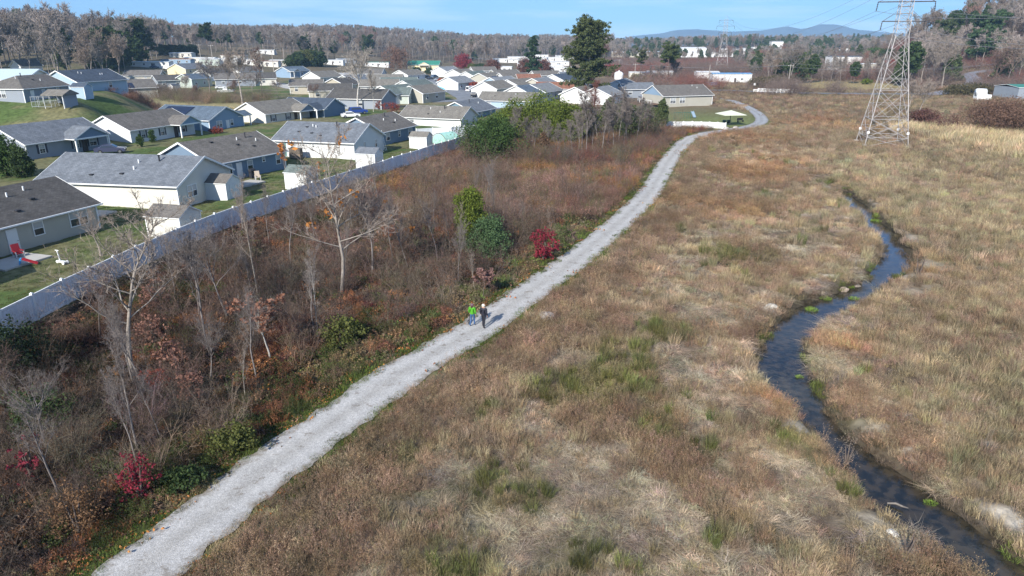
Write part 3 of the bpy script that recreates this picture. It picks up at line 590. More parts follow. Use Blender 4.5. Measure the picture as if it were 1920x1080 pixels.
# community house porch (gabled end on its left)
ch = [o for o in bpy.data.objects if o.type == 'EMPTY' and 'path bend' in o.get('label', '') and o['label'].startswith('long beige')][0]
m = MB(); m.add([(-8.79, -6.1, 3.0), (-8.79, 6.1, 3.0), (-8.79, 0, 5.62)], [(1, 0, 2)]); m.build('gable_cladding', W['blue'], ch)
dk = MB(); dk.box(-10.6, -1.5, .5, 3.4, 7, .25); dk.build('deck', mat('deck_wood', (.16, .1, .07)), ch)
for q in range(5): MB().box(-12.2, -4.9+q*1.7, 1.1, .12, .12, 1.1).build('deck_post', WHITE, ch)
MB().box(-12.2, -1.5, 1.68, .14, 7.1, .08).build('deck_rail', WHITE, ch)
# ---- trailers, sheds, big buildings
def block(u, v, rot, L, Wd, h, wc, rc, label, name='mobile_home', cat='mobile home', group=None, flat=True, nwin=4, z=0):
    x, y = at(u, v); zg = terr(x, y)+z; wcm = W[wc] if isinstance(wc, str) else wc; rcm = RF[rc]
    root = empty(name, (x, y, zg), R(rot), label, cat, group)
    MB().box(0, 0, h/2-.4, L, Wd, h+.8).build('wall', wcm, root)
    rm, ze, zr = roof_mesh(L, Wd, h, .06*Wd if flat else .2*Wd, o=.25, th=.12); rm.build('roof', [rcm, WHITE], root)
    if not flat: MB().add([(s_*L/2, -Wd/2, h) for s_ in (-1,)]+[(-L/2, Wd/2, h), (-L/2, 0, h+.2*Wd), (L/2, -Wd/2, h), (L/2, Wd/2, h), (L/2, 0, h+.2*Wd)], [(0, 2, 1), (3, 4, 5)]).build('gable', wcm, root)
    for i in range(nwin):
        add_window(root, 'F', -L/2+L*(i+.5)/nwin, L, Wd, 1.2, 1.0, min(1.6, h*.6), 'plain', False, False)
        MB().box(-L/2+L*(i+.5)/nwin, -Wd/2-.02, min(1.6, h*.6), 1.05, .03, .86).build('pane', GLASS, root)
    add_door(root, 'F', L*.08, L, Wd, DOORD)
    return root
tr = 'trailers in a row below the left wood'
block(285, 126, -3, 22, 5, 2.8, 'white', 'metal', 'long trailer with a pale blue metal roof and a blue car before it')
block(335, 121, -4, 17, 5, 2.8, 'blue', 'rust', 'trailer with blue-white panels and a brownish roof')
block(343, 108, -4, 14, 5, 2.6, 'cream', 'whiter', 'small trailer with a pale roof close under the row of dark conifers')
block(378, 118, -3, 18, 5, 2.8, 'cream', 'whiter', 'cream trailer with a white roof left of the utility poles')
block(395, 122, 10, 11, 5, 3.2, 'pale', 'whiter', 'pale green boxy trailer standing at the foot of a utility pole')
block(423, 119, -3, 17, 5, 2.8, 'white', 'whiter', 'white trailer with an open dark carport')
block(440, 112, -3, 15, 5, 2.6, 'cream', 'rust', 'trailer with a dull red roof among bare trees')
block(466, 121, -3, 13, 5, 2.8, 'white', 'whiter', 'white trailer behind the bare tree crowns left of centre')
block(500, 124, -3, 16, 5, 2.8, 'cream', 'rust', 'cream trailer with a reddish roof, near the porch house')
block(528, 122, -3, 13, 5, 2.8, 'cream', 'whiter', 'cream trailer against the left side of the dark green hedge')
block(497, 101, -3, 16, 5, 2.6, 'white', 'whiter', 'distant white roofed trailer beside two utility poles')
block(622, 121, -2, 17, 5, 2.8, 'white', 'whiter', 'white trailer just right of the dark green hedge')
block(650, 118, -2, 14, 5, 2.8, 'grey', 'whiter', 'grey trailer behind the big white-barked tree')
block(707, 125, -2, 18, 6, 2.9, 'white', 'gmetal', 'white trailer with a dull green roof and red trim')
block(943, 134, -4, 12, 6, 3, 'white', 'whiter', 'small white building left of the dark conifer with a bare crown')
block(985, 127, -4, 12, 6, 3, 'white', 'whiter', 'little white building between dark trees behind the rust orange roof')
for i, (u, v, L_) in enumerate([(948, 117, 22), (972, 113, 20), (1010, 119, 18), (1035, 114, 26), (1046, 123, 18), (1036, 130, 16), (1052, 135, 15), (1006, 109, 24), (1060, 110, 20)]):
    block(u, v, -3, L_, 6, 3, 'white', 'whiter', 'white roofed trailer in the distant park left of the tall pine', group='trailers in the distant park left of the tall pine', nwin=3)
block(1168, 107, -3, 24, 12, 5, 'tanw', 'whiter', 'low tan warehouse at the edge of the far pine wood', 'warehouse', 'warehouse')
block(1220, 107, -3, 52, 16, 5, 'beige', 'metal', 'long pale industrial shed right of the low tan warehouse', 'warehouse', 'warehouse', nwin=8)
block(1283, 103, -4, 44, 22, 7, 'white', 'whiter', 'large white factory hall below the pine covered hill', 'warehouse', 'warehouse', nwin=6)
block(1302, 107, -4, 38, 12, 5, 'white', 'whiter', 'white loading building in front of the factory hall', 'warehouse', 'warehouse', nwin=4)
block(1208, 147, -3, 17, 6, 3.2, 'cream', 'whiter', 'white trailer seen through thin trees behind the long beige house')
block(1236, 146, -3, 14, 6, 3.4, 'white', 'whiter', 'white trailer among grey saplings with tan ground behind')
block(1368, 154, -2, 19, 8, 4.0, 'white', 'bmetal', 'white metal building with a bright blue roof edge', 'workshop', 'workshop', nwin=2)
block(1324, 147, -2, 12, 8, 3.4, 'white', 'whiter', 'low white annex left of the blue roofed workshop', 'workshop', 'workshop', nwin=2)
block(1580, 121, 0, 22, 12, 5.5, 'white', 'navy', 'big white store with a dark blue-grey roof left of the tall pylon', 'warehouse', 'warehouse', nwin=4)
block(1560, 137, 0, 9, 6, 3.4, 'white', 'green', 'white garage with three dark doors in front of the big store', 'warehouse', 'warehouse', nwin=3)
block(1625, 130, 0, 9, 6, 3.5, 'beige', 'whiter', 'beige block behind the legs of the tall pylon', 'warehouse', 'warehouse', nwin=3)
block(1506, 128, -6, 12, 6, 3.5, 'white', 'whiter', 'small white building between bare trees right of the utility pole', 'warehouse', 'warehouse', nwin=3)
block(1583, 101, 92, 12, 13, 3.2, 'white', 'whiter', 'bright white gabled hall above the dark roofed store', 'hall', 'hall', flat=False, nwin=2)
block(1672, 92, -3, 28, 10, 4, 'beige', 'lgrey', 'long pale building far behind the tall pylon', 'warehouse', 'warehouse', nwin=9)
block(1454, 91, -3, 14, 12, 8, 'white', 'lgrey', 'white two storey house on the far wooded slope', 'house', 'house', nwin=2)
block(1352, 106, -3, 30, 9, 4, 'white', 'lgrey', 'pale far building between the legs of the distant pylon', 'warehouse', 'warehouse', nwin=3)
for u, v in [(1382, 99), (1398, 97), (1410, 100), (1424, 99), (1436, 96), (1396, 104), (1372, 101), (1416, 95), (1448, 100), (1362, 98)]:
    block(u, v, -3, 14, 9, 4, 'white', 'lgrey', 'small pale house in the far town right of the distant pylon', 'house', 'house', group='small pale houses in the far town', nwin=2)
block(1950, 184, 2, 26, 12, 4.0, W['grey'], 'gmetal', 'grey-green barn with a teal metal roof at the right edge', 'barn', 'barn', nwin=1)
shed(uv=(331, 441), rot=-14, L=3.6, Wd=2.9, h=2.1, wc='cream', rc='brown', label='cream shed with a brown roof nearest to the camera along the fence')
shed(xy=(-33.8, 78.2), rot=-12, L=3.6, Wd=2.9, h=2.0, wc='white', rc='brown', label='brown roofed shed close behind the grey gable of the long cream house')
shed(uv=(567, 352), rot=-16, L=3.0, Wd=2.6, h=2.1, wc='white', rc='green', label='white shed with a grey-green roof right of the orange leafed twigs')
shed(uv=(694, 313), rot=-16, L=3.0, Wd=2.6, h=2.1, wc='white', rc='grey', label='white shed with a grey roof below the slate gable')
shed(uv=(790, 277), rot=-16, L=3.1, Wd=2.6, h=2.0, wc='white', rc='tan', label='small white shed beside the green hoop tent')
shed(uv=(156, 183), rot=-4, L=2.9, Wd=2.6, h=2.2, wc='sky', rc='navy', label='pale blue shed on the mown slope')
shed(uv=(199, 168), rot=-6, L=2.9, Wd=2.6, h=2.2, wc='pale', rc='navy', label='pale green shed at the top of the mown slope')
shed(uv=(216, 157), rot=70, L=2.9, Wd=2.6, h=2.2, wc='white', rc='grey', label='white shed in front of the board fence')
shed(uv=(312, 162), rot=60, L=4, Wd=3, h=2.3, wc='white', rc='dark', label='white ended dark shed behind the brush line')
shed(uv=(328, 170), rot=60, L=3, Wd=2.4, h=1.9, wc='white', rc='navy', label='tiny white gabled shed in the brush line')
# run-in shelter on the slope
x, y = at(118, 199); z = terr(x, y); root = empty('open_shelter', (x, y, z), R(-8), 'open fronted grey shelter beside the dog pen on the slope', 'shelter')
m = MB(); m.box(1.9, 0, 1.1, .08, 3.4, 2.6); m.box(-.2, 1.6, 1.0, 4.2, .08, 2.4); m.build('wall', W['grey'], root)
m = MB(); m.add([(-2.4, -2.2, 2.2), (2.3, -2.2, 2.2), (2.3, 0, 3.1), (-2.4, 0, 3.1), (-2.4, 2, 2.3), (2.3, 2, 2.3), (-2.4, -2.2, 2.05), (2.3, -2.2, 2.05), (2.3, 2, 2.1), (-2.4, 2, 2.1)], [(0, 1, 2, 3), (3, 2, 5, 4), (7, 6, 9, 8), (6, 7, 1, 0), (1, 7, 8, 5, 2), (4, 5, 8, 9), (6, 0, 3, 4, 9)]); m.build('roof', RF['tan'], root)
for q in (-2.1, 1.9): MB().bar((q, -1.9, -.3), (q, -1.9, 2.1), .07).build('post', WHITE, root)
x, y = at(90, 200); root = empty('dog_pen', (x, y, terr(x, y)), R(-6), 'wire dog pen of pale tubes on the mown slope', 'pen')
m = MB(); wr = MB()
for a_, b_ in (((-2, -1.5), (2, -1.5)), ((2, -1.5), (2, 1.5)), ((2, 1.5), (-2, 1.5)), ((-2, 1.5), (-2, -1.5))):
    for z_ in (.1, 1.0, 1.9): m.bar((*a_, z_), (*b_, z_), .03)
    for k in range(3): p = (a_[0]+(b_[0]-a_[0])*k/3, a_[1]+(b_[1]-a_[1])*k/3); m.bar((*p, 0), (*p, 1.95), .035)
    for k in range(16): p = (a_[0]+(b_[0]-a_[0])*k/16, a_[1]+(b_[1]-a_[1])*k/16); wr.bar((*p, .1), (*p, 1.9), .008, n=3)
m.build('frame', mat('galvanised', (.5, .52, .53), rough=.45, metal=.3), root); wr.build('wire', mat('galvanised'), root)
# ------------------------------------------------ long white fence
VIN = mat('white_vinyl', (.70, .71, .73), rough=.5, var=.10, vs_=1.3)
def vinyl_fence(S, label, ph=1.8, sp=2.75, name='vinyl_fence', planks=True, far=False):
    S = np.array(S); seg = np.linalg.norm(np.diff(S, axis=0), axis=1); cum = np.concatenate([[0], np.cumsum(seg)])
    n = max(1, int(cum[-1]/sp)); d = cum[-1]/n; P = [np.array([np.interp(k*d, cum, S[:, 0]), np.interp(k*d, cum, S[:, 1])]) for k in range(n+1)]
    root = empty(name, (P[0][0], P[0][1], float(terr(P[0][0], P[0][1]))), 0, label, 'fence')
    ox, oy, oz = root.location
    pm = MB().box(0, 0, (ph+.08)/2, .18, .18, ph+.08+.0).mesh('post', WHITE)
    cm = MB(); cm.add([(-.09, -.09, 0), (.09, -.09, 0), (.09, .09, 0), (-.09, .09, 0), (0, 0, .09)], [(0, 1, 4), (1, 2, 4), (2, 3, 4), (3, 0, 4), (3, 2, 1, 0)]); cm = cm.mesh('post_cap', WHITE)
    for k in range(n+1):
        z = float(terr(*P[k])); o = put(pm, 'post', root, (P[k][0]-ox, P[k][1]-oy, z-oz)); a = P[min(k+1, n)]-P[max(k-1, 0)]; o.rotation_euler = (0, 0, math.atan2(a[1], a[0]))
        if not far: put(cm, 'cap', o, (0, 0, ph+.08))
    pc = {}
    for k in range(n):
        a, b = P[k], P[k+1]; za, zb = float(terr(*a)), float(terr(*b)); dd = b-a; L = float(np.hypot(*dd))-.14; ang = math.atan2(dd[1], dd[0]); u = dd/np.hypot(*dd)
        m = MB(); sl = (zb-za)
        def q(s, z, w): return (s, w, z+sl*s/L)
        def slab(s0, s1, z0, z1, w, mi=0):
            V = [q(s0, z0, -w), q(s1, z0, -w), q(s1, z0, w), q(s0, z0, w), q(s0, z1, -w), q(s1, z1, -w), q(s1, z1, w), q(s0, z1, w)]
            m.add(V, [(3, 2, 1, 0), (4, 5, 6, 7), (0, 1, 5, 4), (1, 2, 6, 5), (2, 3, 7, 6), (3, 0, 4, 7)], mi)
        npk = 12 if planks else 1
        for i in range(npk):
            slab(L*i/npk+(.012 if planks else 0), L*(i+1)/npk-(.012 if planks else 0), .16, ph-.14, .022)
        pn = m.build('panel', VIN, root, loc=(a[0]+u[0]*.07-ox, a[1]+u[1]*.07-oy, za-oz), rz=ang)
        m = MB(); slab(0, L, ph-.14, ph, .045); m.build('rail', WHITE, pn); m = MB(); slab(0, L, .04, .16, .045); m.build('rail', WHITE, pn)
    return root
mfl = fenceS[(fenceS[:, 1] > 14)]
vinyl_fence(mfl, 'long white vinyl privacy fence running from the left edge along the back yards')
def fl(uvs): return [at(u, v) for u, v in uvs]
vinyl_fence(fl([(782, 266), (806, 264), (850, 262), (896, 257)]), 'bright white yard fence between the dark teal gable and the hoop tent', ph=2.3, far=True)
vinyl_fence(catmull(fl([(1215, 237), (1262, 239), (1310, 239), (1360, 242)]), 2), 'low white fence beside the path bend with dark gaps at its right end', ph=1.35, sp=1.9)
vinyl_fence(catmull(fl([(585, 143), (640, 143), (700, 141)]), 3), 'far white fence behind the houses with the tan roofs', planks=False, far=True)
vinyl_fence(catmull(fl([(985, 172), (1030, 181), (1090, 186)]), 3), 'bright white yard fence left of the tall pine', ph=2.2, planks=False, far=True)
# board fence (pale wood)
def board_fence(uvs, label, hh=1.9, m=mat('pale_boards', (.40, .37, .33), var=.15, vs_=1.5)):
    S = catmull(fl(uvs), 2.4); root = empty('board_fence', (S[0][0], S[0][1], terr(*S[0])), 0, label, 'fence'); o = root.location
    for a, b in zip(S[:-1], S[1:]):
        d = b-a; L = np.hypot(*d); mb = MB()
        for i in range(8): mb.box(L*(i+.5)/8, 0, hh/2+.02*(i % 2), L/8-.02, .03, hh)
        mb.build('panel', m, root, loc=(a[0]-o[0], a[1]-o[1], terr(*a)-o[2]), rz=math.atan2(d[1], d[0]))
board_fence([(222, 152), (250, 153), (284, 158)], 'pale weathered board fence behind the mown slope', 2.2)
m_w = mat('rough_wood', (.22, .16, .11), var=.2, vs_=3)
S = catmull(fl([(1345, 182), (1385, 190), (1412, 202), (1428, 216)]), 3); root = empty('post_fence', (S[0][0], S[0][1], terr(*S[0])), 0, 'row of thin wooden posts along the far curve of the path', 'fence'); o = root.location
pm = MB().tube([(0, 0, -.1), (0, 0, 1.25)], [.07, .06], 5, 0, True).mesh('post', m_w)
for p in S: q = (p[0]+2.6, p[1]+1.2); put(pm, 'post', root, (q[0]-o[0], q[1]-o[1], terr(*q)-o[2]))
# ------------------------------------------------ pylons
STEEL = mat('galvanised_steel', (.40, .375, .36), rough=.6, metal=.15, var=.1, vs_=2)
def pylon(x, y, z, rz, label, s=1.0, thick=1.0):
    root = empty('power_pylon', (x, y, z), rz, label, 'pylon'); r = .066*thick
    def hw(h): return 3.75+(1.12-3.75)*min(h/19.5, 1) if h < 19.5 else 1.12-(h-19.5)*.025
    def corner(i, h): a = hw(h); return Vector(((a, a), (-a, a), (-a, -a), (a, -a))[i]+(h,))*s if False else Vector((((1, 1), (-1, 1), (-1, -1), (1, -1))[i][0]*a*s, ((1, 1), (-1, 1), (-1, -1), (1, -1))[i][1]*a*s, h*s))
    for i in range(4):
        m = MB(); m.bar(corner(i, -.3), corner(i, 19.5), r*1.25, n=4); m.bar(corner(i, 19.5), corner(i, 29), r, n=4); m.build('leg', STEEL, root)
        f = MB(); f.box(*corner(i, .1), .8, .8, .5); f.build('footing', mconc, root)
        d = MB(); c_ = corner(i, 2.6); d.box(c_[0], c_[1], c_[2], .42, .05, .42); d.box(c_[0], c_[1], c_[2], .05, .42, .42); d.build('warning_sign', WHITE, root)
    lv = [0, 1.7, 5.0, 10.2, 14.2, 17.2, 19.5, 20.9, 22.2, 23.5, 24.7, 25.9, 27.2, 28.9]
    for k in range(4):
        m = MB(); j = (k+1) % 4
        for a, b in zip(lv[:-1], lv[1:]):
            A0, A1, B0, B1 = corner(k, a), corner(k, b), corner(j, a), corner(j, b)
            if a == 0: m.bar(A0, B1, r*.55); m.bar(B0, A1, r*.55)
            elif b <= 19.5:
                mid = (A1+B1)/2; X = (A0+B1)/2
                m.bar(A0, B1, r*.6); m.bar(B0, A1, r*.6)
                if b-a > 3:
                    X = A0.lerp(B1, .5); m.bar(A0.lerp(A1, .5), B0.lerp(B1, .5), r*.42); m.bar(A0.lerp(A1, .5), A0.lerp(B0, .5), r*.4); m.bar(B0.lerp(B1, .5), A0.lerp(B0, .5), r*.4)
            else: m.bar(A0, B1, r*.45); m.bar(B0, A1, r*.45)
            if b in (1.7, 5.0, 10.2, 19.5) or b > 19: m.bar(A1, B1, r*.65)
        m.build('lattice', STEEL, root)
    tips = []
    for h, w_ in ((22.2, 3.5), (25.5, 4.7), (28.6, 3.7)):
        m = MB(); a = hw(h)
        for q in (-1, 1):
            for t_ in (-1, 1): m.bar(Vector((q*a, t_*a, h))*s, Vector((q*w_, 0, h))*s, r*.6); m.bar(Vector((q*a, t_*a, h+1.7 if h < 28 else h-1.4))*s, Vector((q*w_, 0, h))*s, r*.45)
        m.bar(Vector((-w_, 0, h))*s, Vector((w_, 0, h))*s, r*1.5); m.build('crossarm', mat('weathered_steel', (.13, .13, .14), rough=.7), root)
        for q in (-1, 1):
            ins = MB(); P0 = Vector((q*w_, 0, h))*s; P1 = Vector((q*(w_+.12), 0, h-1.55))*s; ins.tube([P0.lerp(P1, t/8) for t in range(9)], [.05 if t % 2 else .11 for t in range(9)], 6); ins.build('insulator', DARK, root); tips.append(P1)
    m = MB(); m.bar(corner(0, 28.9), Vector((0, 0, 31*s)), r*.6); m.bar(corner(1, 28.9), Vector((0, 0, 31*s)), r*.6); m.bar(corner(2, 28.9), Vector((0, 0, 31*s)), r*.6); m.bar(corner(3, 28.9), Vector((0, 0, 31*s)), r*.6); m.build('peak', STEEL, root)
    M = Matrix.Translation((x, y, z)) @ Euler((0, 0, rz)).to_matrix().to_4x4(); return [M @ p for p in tips]+[M @ Vector((0, 0, 31*s))]
tx, ty = 71.3, 133.5
t1 = pylon(tx, ty, terr(tx, ty), R(-14), 'tall lattice power pylon in the meadow, its top cut off by the photo edge')
x2, y2 = at(1352, 138); t2 = pylon(x2, y2, terr(x2, y2), R(-14), 'distant lattice power pylon behind the white blue-roofed workshop', s=1.1, thick=.8)
WIRE = mat('wire', (.22, .22, .23), rough=.6)
def wire(a, b, sag, label, r=.03, n=18, group=None, name='power_line'):
    P = [Vector(a).lerp(Vector(b), t/n)-Vector((0, 0, sag*4*(t/n)*(1-t/n))) for t in range(n+1)]
    o = MB().tube(P, [r]*(n+1), 3).build(name, WIRE); return tag(o, label, 'cable', group)
for a, b in zip(t1, t2): wire(a, b, 9, 'thin power line strung between the tall and the distant pylon', group='power lines between the pylons')
dv = Vector((tx-x2, ty-y2, 0)); 
for a in t1: wire(a, a+dv*.5+Vector((0, 0, 5)), 5, 'power line leaving the tall pylon towards the camera side', group='power lines past the tall pylon')
# ------------------------------------------------ utility poles
POLE = mat('pole_wood', (.36, .32, .28), var=.15, vs_=2)
def upole(u, v, vt, label, arm=True):
    x, y = at(u, v); z = terr(x, y); b = (540-vt)/FPX; k = (-math.sin(PITCH)+b*math.cos(PITCH))/(math.cos(PITCH)+b*math.sin(PITCH)); h = max(6, CAMH+k*y-z)
    root = empty('utility_pole', (x, y, z), R(8), label, 'utility pole')
    MB().tube([(0, 0, -.5), (0, 0, h)], [.2, .13], 7, 0, True).build('pole', POLE, root)
    if arm:
        MB().box(0, -.12, h-.5, 2.4, .12, .14).build('crossarm', POLE, root)
        for q in (-1.1, 0, 1.1): MB().tube([(q, -.12, h-.43), (q, -.12, h-.2)], [.07, .04], 6, 0, True).build('insulator', WHITE, root)
    return Vector((x, y, z+h-.25))
pl = [upole(400, 122, 84, 'pale utility pole behind the pale green trailer'), upole(376, 107, 83, 'slim utility pole between the trailers, left of the taller one'), upole(514, 138, 92, 'utility pole left of the blue house porch'), upole(494, 140, 100, 'thin utility pole just beside the one left of the blue house'),
      upole(534, 124, 90, 'utility pole at the left side of the dark hedge', False), upole(868, 131, 104, 'pale wooden utility pole against the red tree'), upole(997, 145, 108, 'utility pole in front of the dark conifer'), upole(1055, 144, 113, 'utility pole at the left flank of the tall pine'),
      upole(1160, 137, 111, 'utility pole above the round white tank'), upole(1190, 147, 119, 'utility pole with a pale box between the saplings'), upole(1328, 161, 122, 'utility pole with a white lamp in front of the blue-roofed workshop', False), upole(1477, 166, 121, 'utility pole standing just behind the bridge'),
      upole(1266, 105, 74, 'left one of a pair of tall slim posts in front of the far hill', False), upole(1271, 105, 75, 'right one of a pair of tall slim posts in front of the far hill', False), upole(871, 100, 78, 'bare pole in the far wood edge', False)]
for i, (a, b) in enumerate([(5, 6), (6, 7), (7, 8), (8, 9), (9, 11)]):
    for q in (-1, 0, 1): wire(pl[a]+Vector((q*1.1, 0, 0)), pl[b]+Vector((q*1.1, 0, 0)), 1.6, 'sagging utility wire crossing behind the houses', .035, 10, 'utility wires behind the houses', 'utility_wire')
e = pl[11]; x, y = at(1905, 150)
for q in (-.8, .8): wire(e+Vector((0, 0, q)), (x, y, terr(x, y)+9), 3, 'thin utility wire crossing the right half above the bridge road', .05, 16, 'utility wires over the bridge road', 'utility_wire')
# ------------------------------------------------ bridge with white rails
bx0, by0 = at(1416, 172); bx1, by1 = at(1490, 174.5); d = Vector((bx1-bx0, by1-by0, 0)); Lb = d.length
root = empty('road_bridge', ((bx0+bx1)/2, (by0+by1)/2, .1), math.atan2(d.y, d.x), 'low concrete bridge with white railings in the fields', 'bridge')
MB().box(0, 0, -.25, Lb, 8, .5).build('deck', mconc, root)
for q in (-1, 1):
    rl = MB()
    for z_ in (.45, .95): rl.box(0, q*3.9, z_, Lb, .12, .2)
    rl.build('railing', WHITE, root); pmn = MB().box(0, 0, .55, .22, .22, 1.1).mesh('railing_post', WHITE)
    for k in range(11): put(pmn, 'railing_post', root, (-Lb/2+.3+(Lb-.6)*k/10, q*4.08, 0))
for q in (-.35, .05, .38): MB().box(q*Lb, 0, -1.6, .7, 7, 2.3).build('pier', mconc, root)
# ------------------------------------------------ small structures right
def prim(name, label, cat, u, v, rz, build, z=None):
    x, y = at(u, v); root = empty(name, (x, y, terr(x, y) if z is None else z), R(rz), label, cat); build(root); return root
def tank(root):
    P = [(0, 0, 0), (0, 0, 3.2), (0, 0, 3.9), (0, 0, 4.1)]; MB().tube(P, [2.3, 2.3, 1.2, .1], 20).build('tank_body', WHITE, root, True); MB().tube([(0, 0, 4), (0, 0, 4.6)], [.3, .3], 8, 0, True).build('vent_pipe', WHITE, root)
prim('water_tank', 'round white water tank beside the tall pine', 'tank', 1160, 149, 0, tank)
def hay(root):
    m = MB(); m.box(0, 0, 1.2, 3, 2.6, 2.4); m.build('container', WHITE, root); m = MB(); m.box(2.4, .3, .9, 1.8, 2.2, 1.6, .1); m.build('side_box', WHITE, root)
    m = MB(); m.tube([(-1.5, 0, 2.4), (1.5, 0, 2.4)], [1.3, 1.3], 14, 0, True); m.build('cover', WHITE, root, True)
prim('covered_bale', 'white wrapped bales left of the barn with the teal roof', 'bale', 1836, 187, -5, hay)
def bluecov(root):
    MB().box(0, 0, 1.3, 5, 2.6, .15).build('roof', RF['bmetal'], root)
    for a in (-2.3, 2.3):
        for b in (-1.1, 1.1): MB().bar((a, b, 0), (a, b, 1.3), .06).build('post', DARK, root)
    MB().box(0, 0, .5, 4, 1.9, .7).build('stack', mat('blue_tarp', (.08, .28, .52), rough=.4), root)
prim('covered_stack', 'blue tarped stack in front of the blue-roofed workshop', 'stack', 1335, 160, 0, bluecov)
# shade canopy
def canopy(root):
    MB().tube([(0, 0, 0), (0, 0, 3.1)], [.09, .07], 8, 0, True).build('pole', DARK, root)
    m = MB(); a = 2.7; P = [(-a, -a, 2.6), (a, -a, 2.6), (a, a, 2.6), (-a, a, 2.6), (0, 0, 3.5)]; V = P+[(x_, y_, z_-.06) for x_, y_, z_ in P]; m.add(V, [(0, 1, 4), (1, 2, 4), (2, 3, 4), (3, 0, 4), (6, 5, 9), (7, 6, 9), (8, 7, 9), (5, 8, 9), (1, 0, 5, 6), (2, 1, 6, 7), (3, 2, 7, 8), (0, 3, 8, 5)]); m.build('canopy', mat('cream_canvas', (.66, .68, .52), rough=.8), root)
prim('patio_umbrella', 'big square cream sunshade on the lawn by the path bend', 'umbrella', 1368, 235, 8, canopy)
def table(root):
    gm = mat('dark_green_table', (.03, .07, .06)); MB().box(0, 0, .74, 1.9, .8, .06).build('tabletop', gm, root)
    for q in (-1, 1): MB().box(0, q*.75, .45, 1.9, .28, .05).build('seat', gm, root); MB().box(q*.6, 0, .37, .08, 1.5, .68).build('leg', gm, root)
prim('picnic_table', 'dark green picnic table in the shade of the cream sunshade', 'table', 1362, 231, 12, table)
def bench(root):
    gm = mat('black_iron', (.02, .02, .022)); MB().box(0, 0, .45, 1.7, .45, .05).build('seat', gm, root); MB().box(0, .25, .75, 1.7, .05, .5, tilt=(.2, 0)).build('backrest', gm, root)
    for q in (-.75, .75): MB().box(q, 0, .22, .07, .45, .43).build('leg', gm, root)
prim('bench', 'black bench right of the cream sunshade', 'bench', 1388, 229, 20, bench)
def bedf(root):
    for i, (a, b) in enumerate(((0, 0), (.6, 2.2), (1.2, 4.4))): MB().box(a, b, .2, 7, .9, .4).build('timber_bed', m_w, root); MB().box(a, b, .405, 6.7, .7, .03).build('soil', mat('soil', (.2, .14, .1)), root)
prim('raised_beds', 'three long timber edged garden beds left of the path curve', 'garden bed', 1375, 200, -14, bedf)
def playset(root):
    g = mat('green_rails', (.03, .13, .10), rough=.5)
    for i in range(9): MB().bar((-3.5+i*.55, -1, 0), (-3.5+i*.55, -1, 1.6), .04).build('picket', g, root)
    MB().bar((-3.6, -1, 1.6), (1, -1, 1.6), .05).build('rail', g, root)
    m = MB(); m.box(1.9, 0, 1.0, .7, 2.6, .06, tilt=(.5, 0)); m.box(1.55, 0, 1.1, .05, 2.6, .25, tilt=(.5, 0)); m.box(2.25, 0, 1.1, .05, 2.6, .25, tilt=(.5, 0)); m.build('slide', mat('slide_grey', (.25, .33, .4), rough=.4), root)
    for q in (1.6, 2.2): MB().bar((q, 1.3, 0), (q, 1.3, 1.8), .05).build('post', g, root)
prim('climbing_frame', 'small green railed climbing frame with a grey slide on the far lawn', 'climbing frame', 1286, 222, 4, playset)
# signs by the hill road
def signf(root): MB().bar((0, 0, 0), (0, 0, 2.1), .04).build('post', DARK, root); MB().box(0, -.05, 2.0, .9, .03, .9).build('panel', WHITE, root)
prim('road_sign', 'white sign left of the grey hill road', 'sign', 1787, 150, 0, signf); prim('road_sign', 'white sign right of the grey hill road', 'sign', 1852, 150, 0, signf); prim('road_sign', 'small white marker at the right end of the bridge', 'sign', 1492, 167, 0, signf); prim('road_sign', 'small pale marker at the left end of the bridge', 'sign', 1414, 167, 0, signf)
# ------------------------------------------------ yard things
RED = mat('red_plastic', (.30, .02, .03), rough=.4); BLUEP = mat('light_blue_plastic', (.05, .30, .62), rough=.4)
def chair(root, m=RED):
    MB().box(0, 0, .42, .6, .55, .06).build('seat', m, root); MB().box(0, .3, .8, .6, .06, .75, tilt=(-.2, 0)).build('backrest', m, root)
    for a in (-.3, .3):
        MB().box(a, 0, .64, .12, .6, .04).build('armrest', m, root)
        for b in (-.25, .25): MB().box(a, b, .31, .08, .06, .62).build('leg', mat('chair_legs', (.5, .5, .5)), root)
prim('garden_chair', 'red garden chair by the wall of the nearest beige house', 'chair', 37, 484, 60, chair)
def slide(root):
    m = MB()
    for q in (-.28, .28): m.box(q, 0, .42, .07, .08, .95, tilt=(.25, 0))
    m.build('ladder_sides', BLUEP, root)
    for k in range(4): MB().box(0, .05-k*.055, .15+k*.22, .5, .14, .06).build('step', BLUEP, root)
    m = MB(); m.box(0, -.95, .42, .42, 1.5, .05, tilt=(.48, 0)); m.box(-.22, -.95, .48, .05, 1.5, .16, tilt=(.48, 0)); m.box(.22, -.95, .48, .05, 1.5, .16, tilt=(.48, 0)); m.build('chute', RED, root)
prim('toy_slide', 'blue stepped child slide with a red chute on the near lawn', 'toy slide', 39, 499, 115, slide)
[o for o in bpy.data.objects if o.name == 'toy_slide'][0].scale = (.72, .72, .72)
def swing(root):
    m = MB(); m.bar((0, 0, .15), (-.25, .1, 1.05), .05); m.bar((-.45, .1, 1.05), (-.05, .1, 1.05), .035); m.build('handlebar', WHITE, root)
    m = MB(); m.box(.15, 0, .18, .95, .28, .1); m.build('deck', WHITE, root)
    for q in ((-.3, 0), (.55, -.18), (.55, .18)): MB().tube([(q[0], q[1]-.05, .13), (q[0], q[1]+.05, .13)], [.13, .13], 10, 0, True).build('wheel', WHITE, root)
prim('toy_scooter', 'white three wheeled toy scooter lying on the near lawn', 'toy', 114, 494, -20, swing)
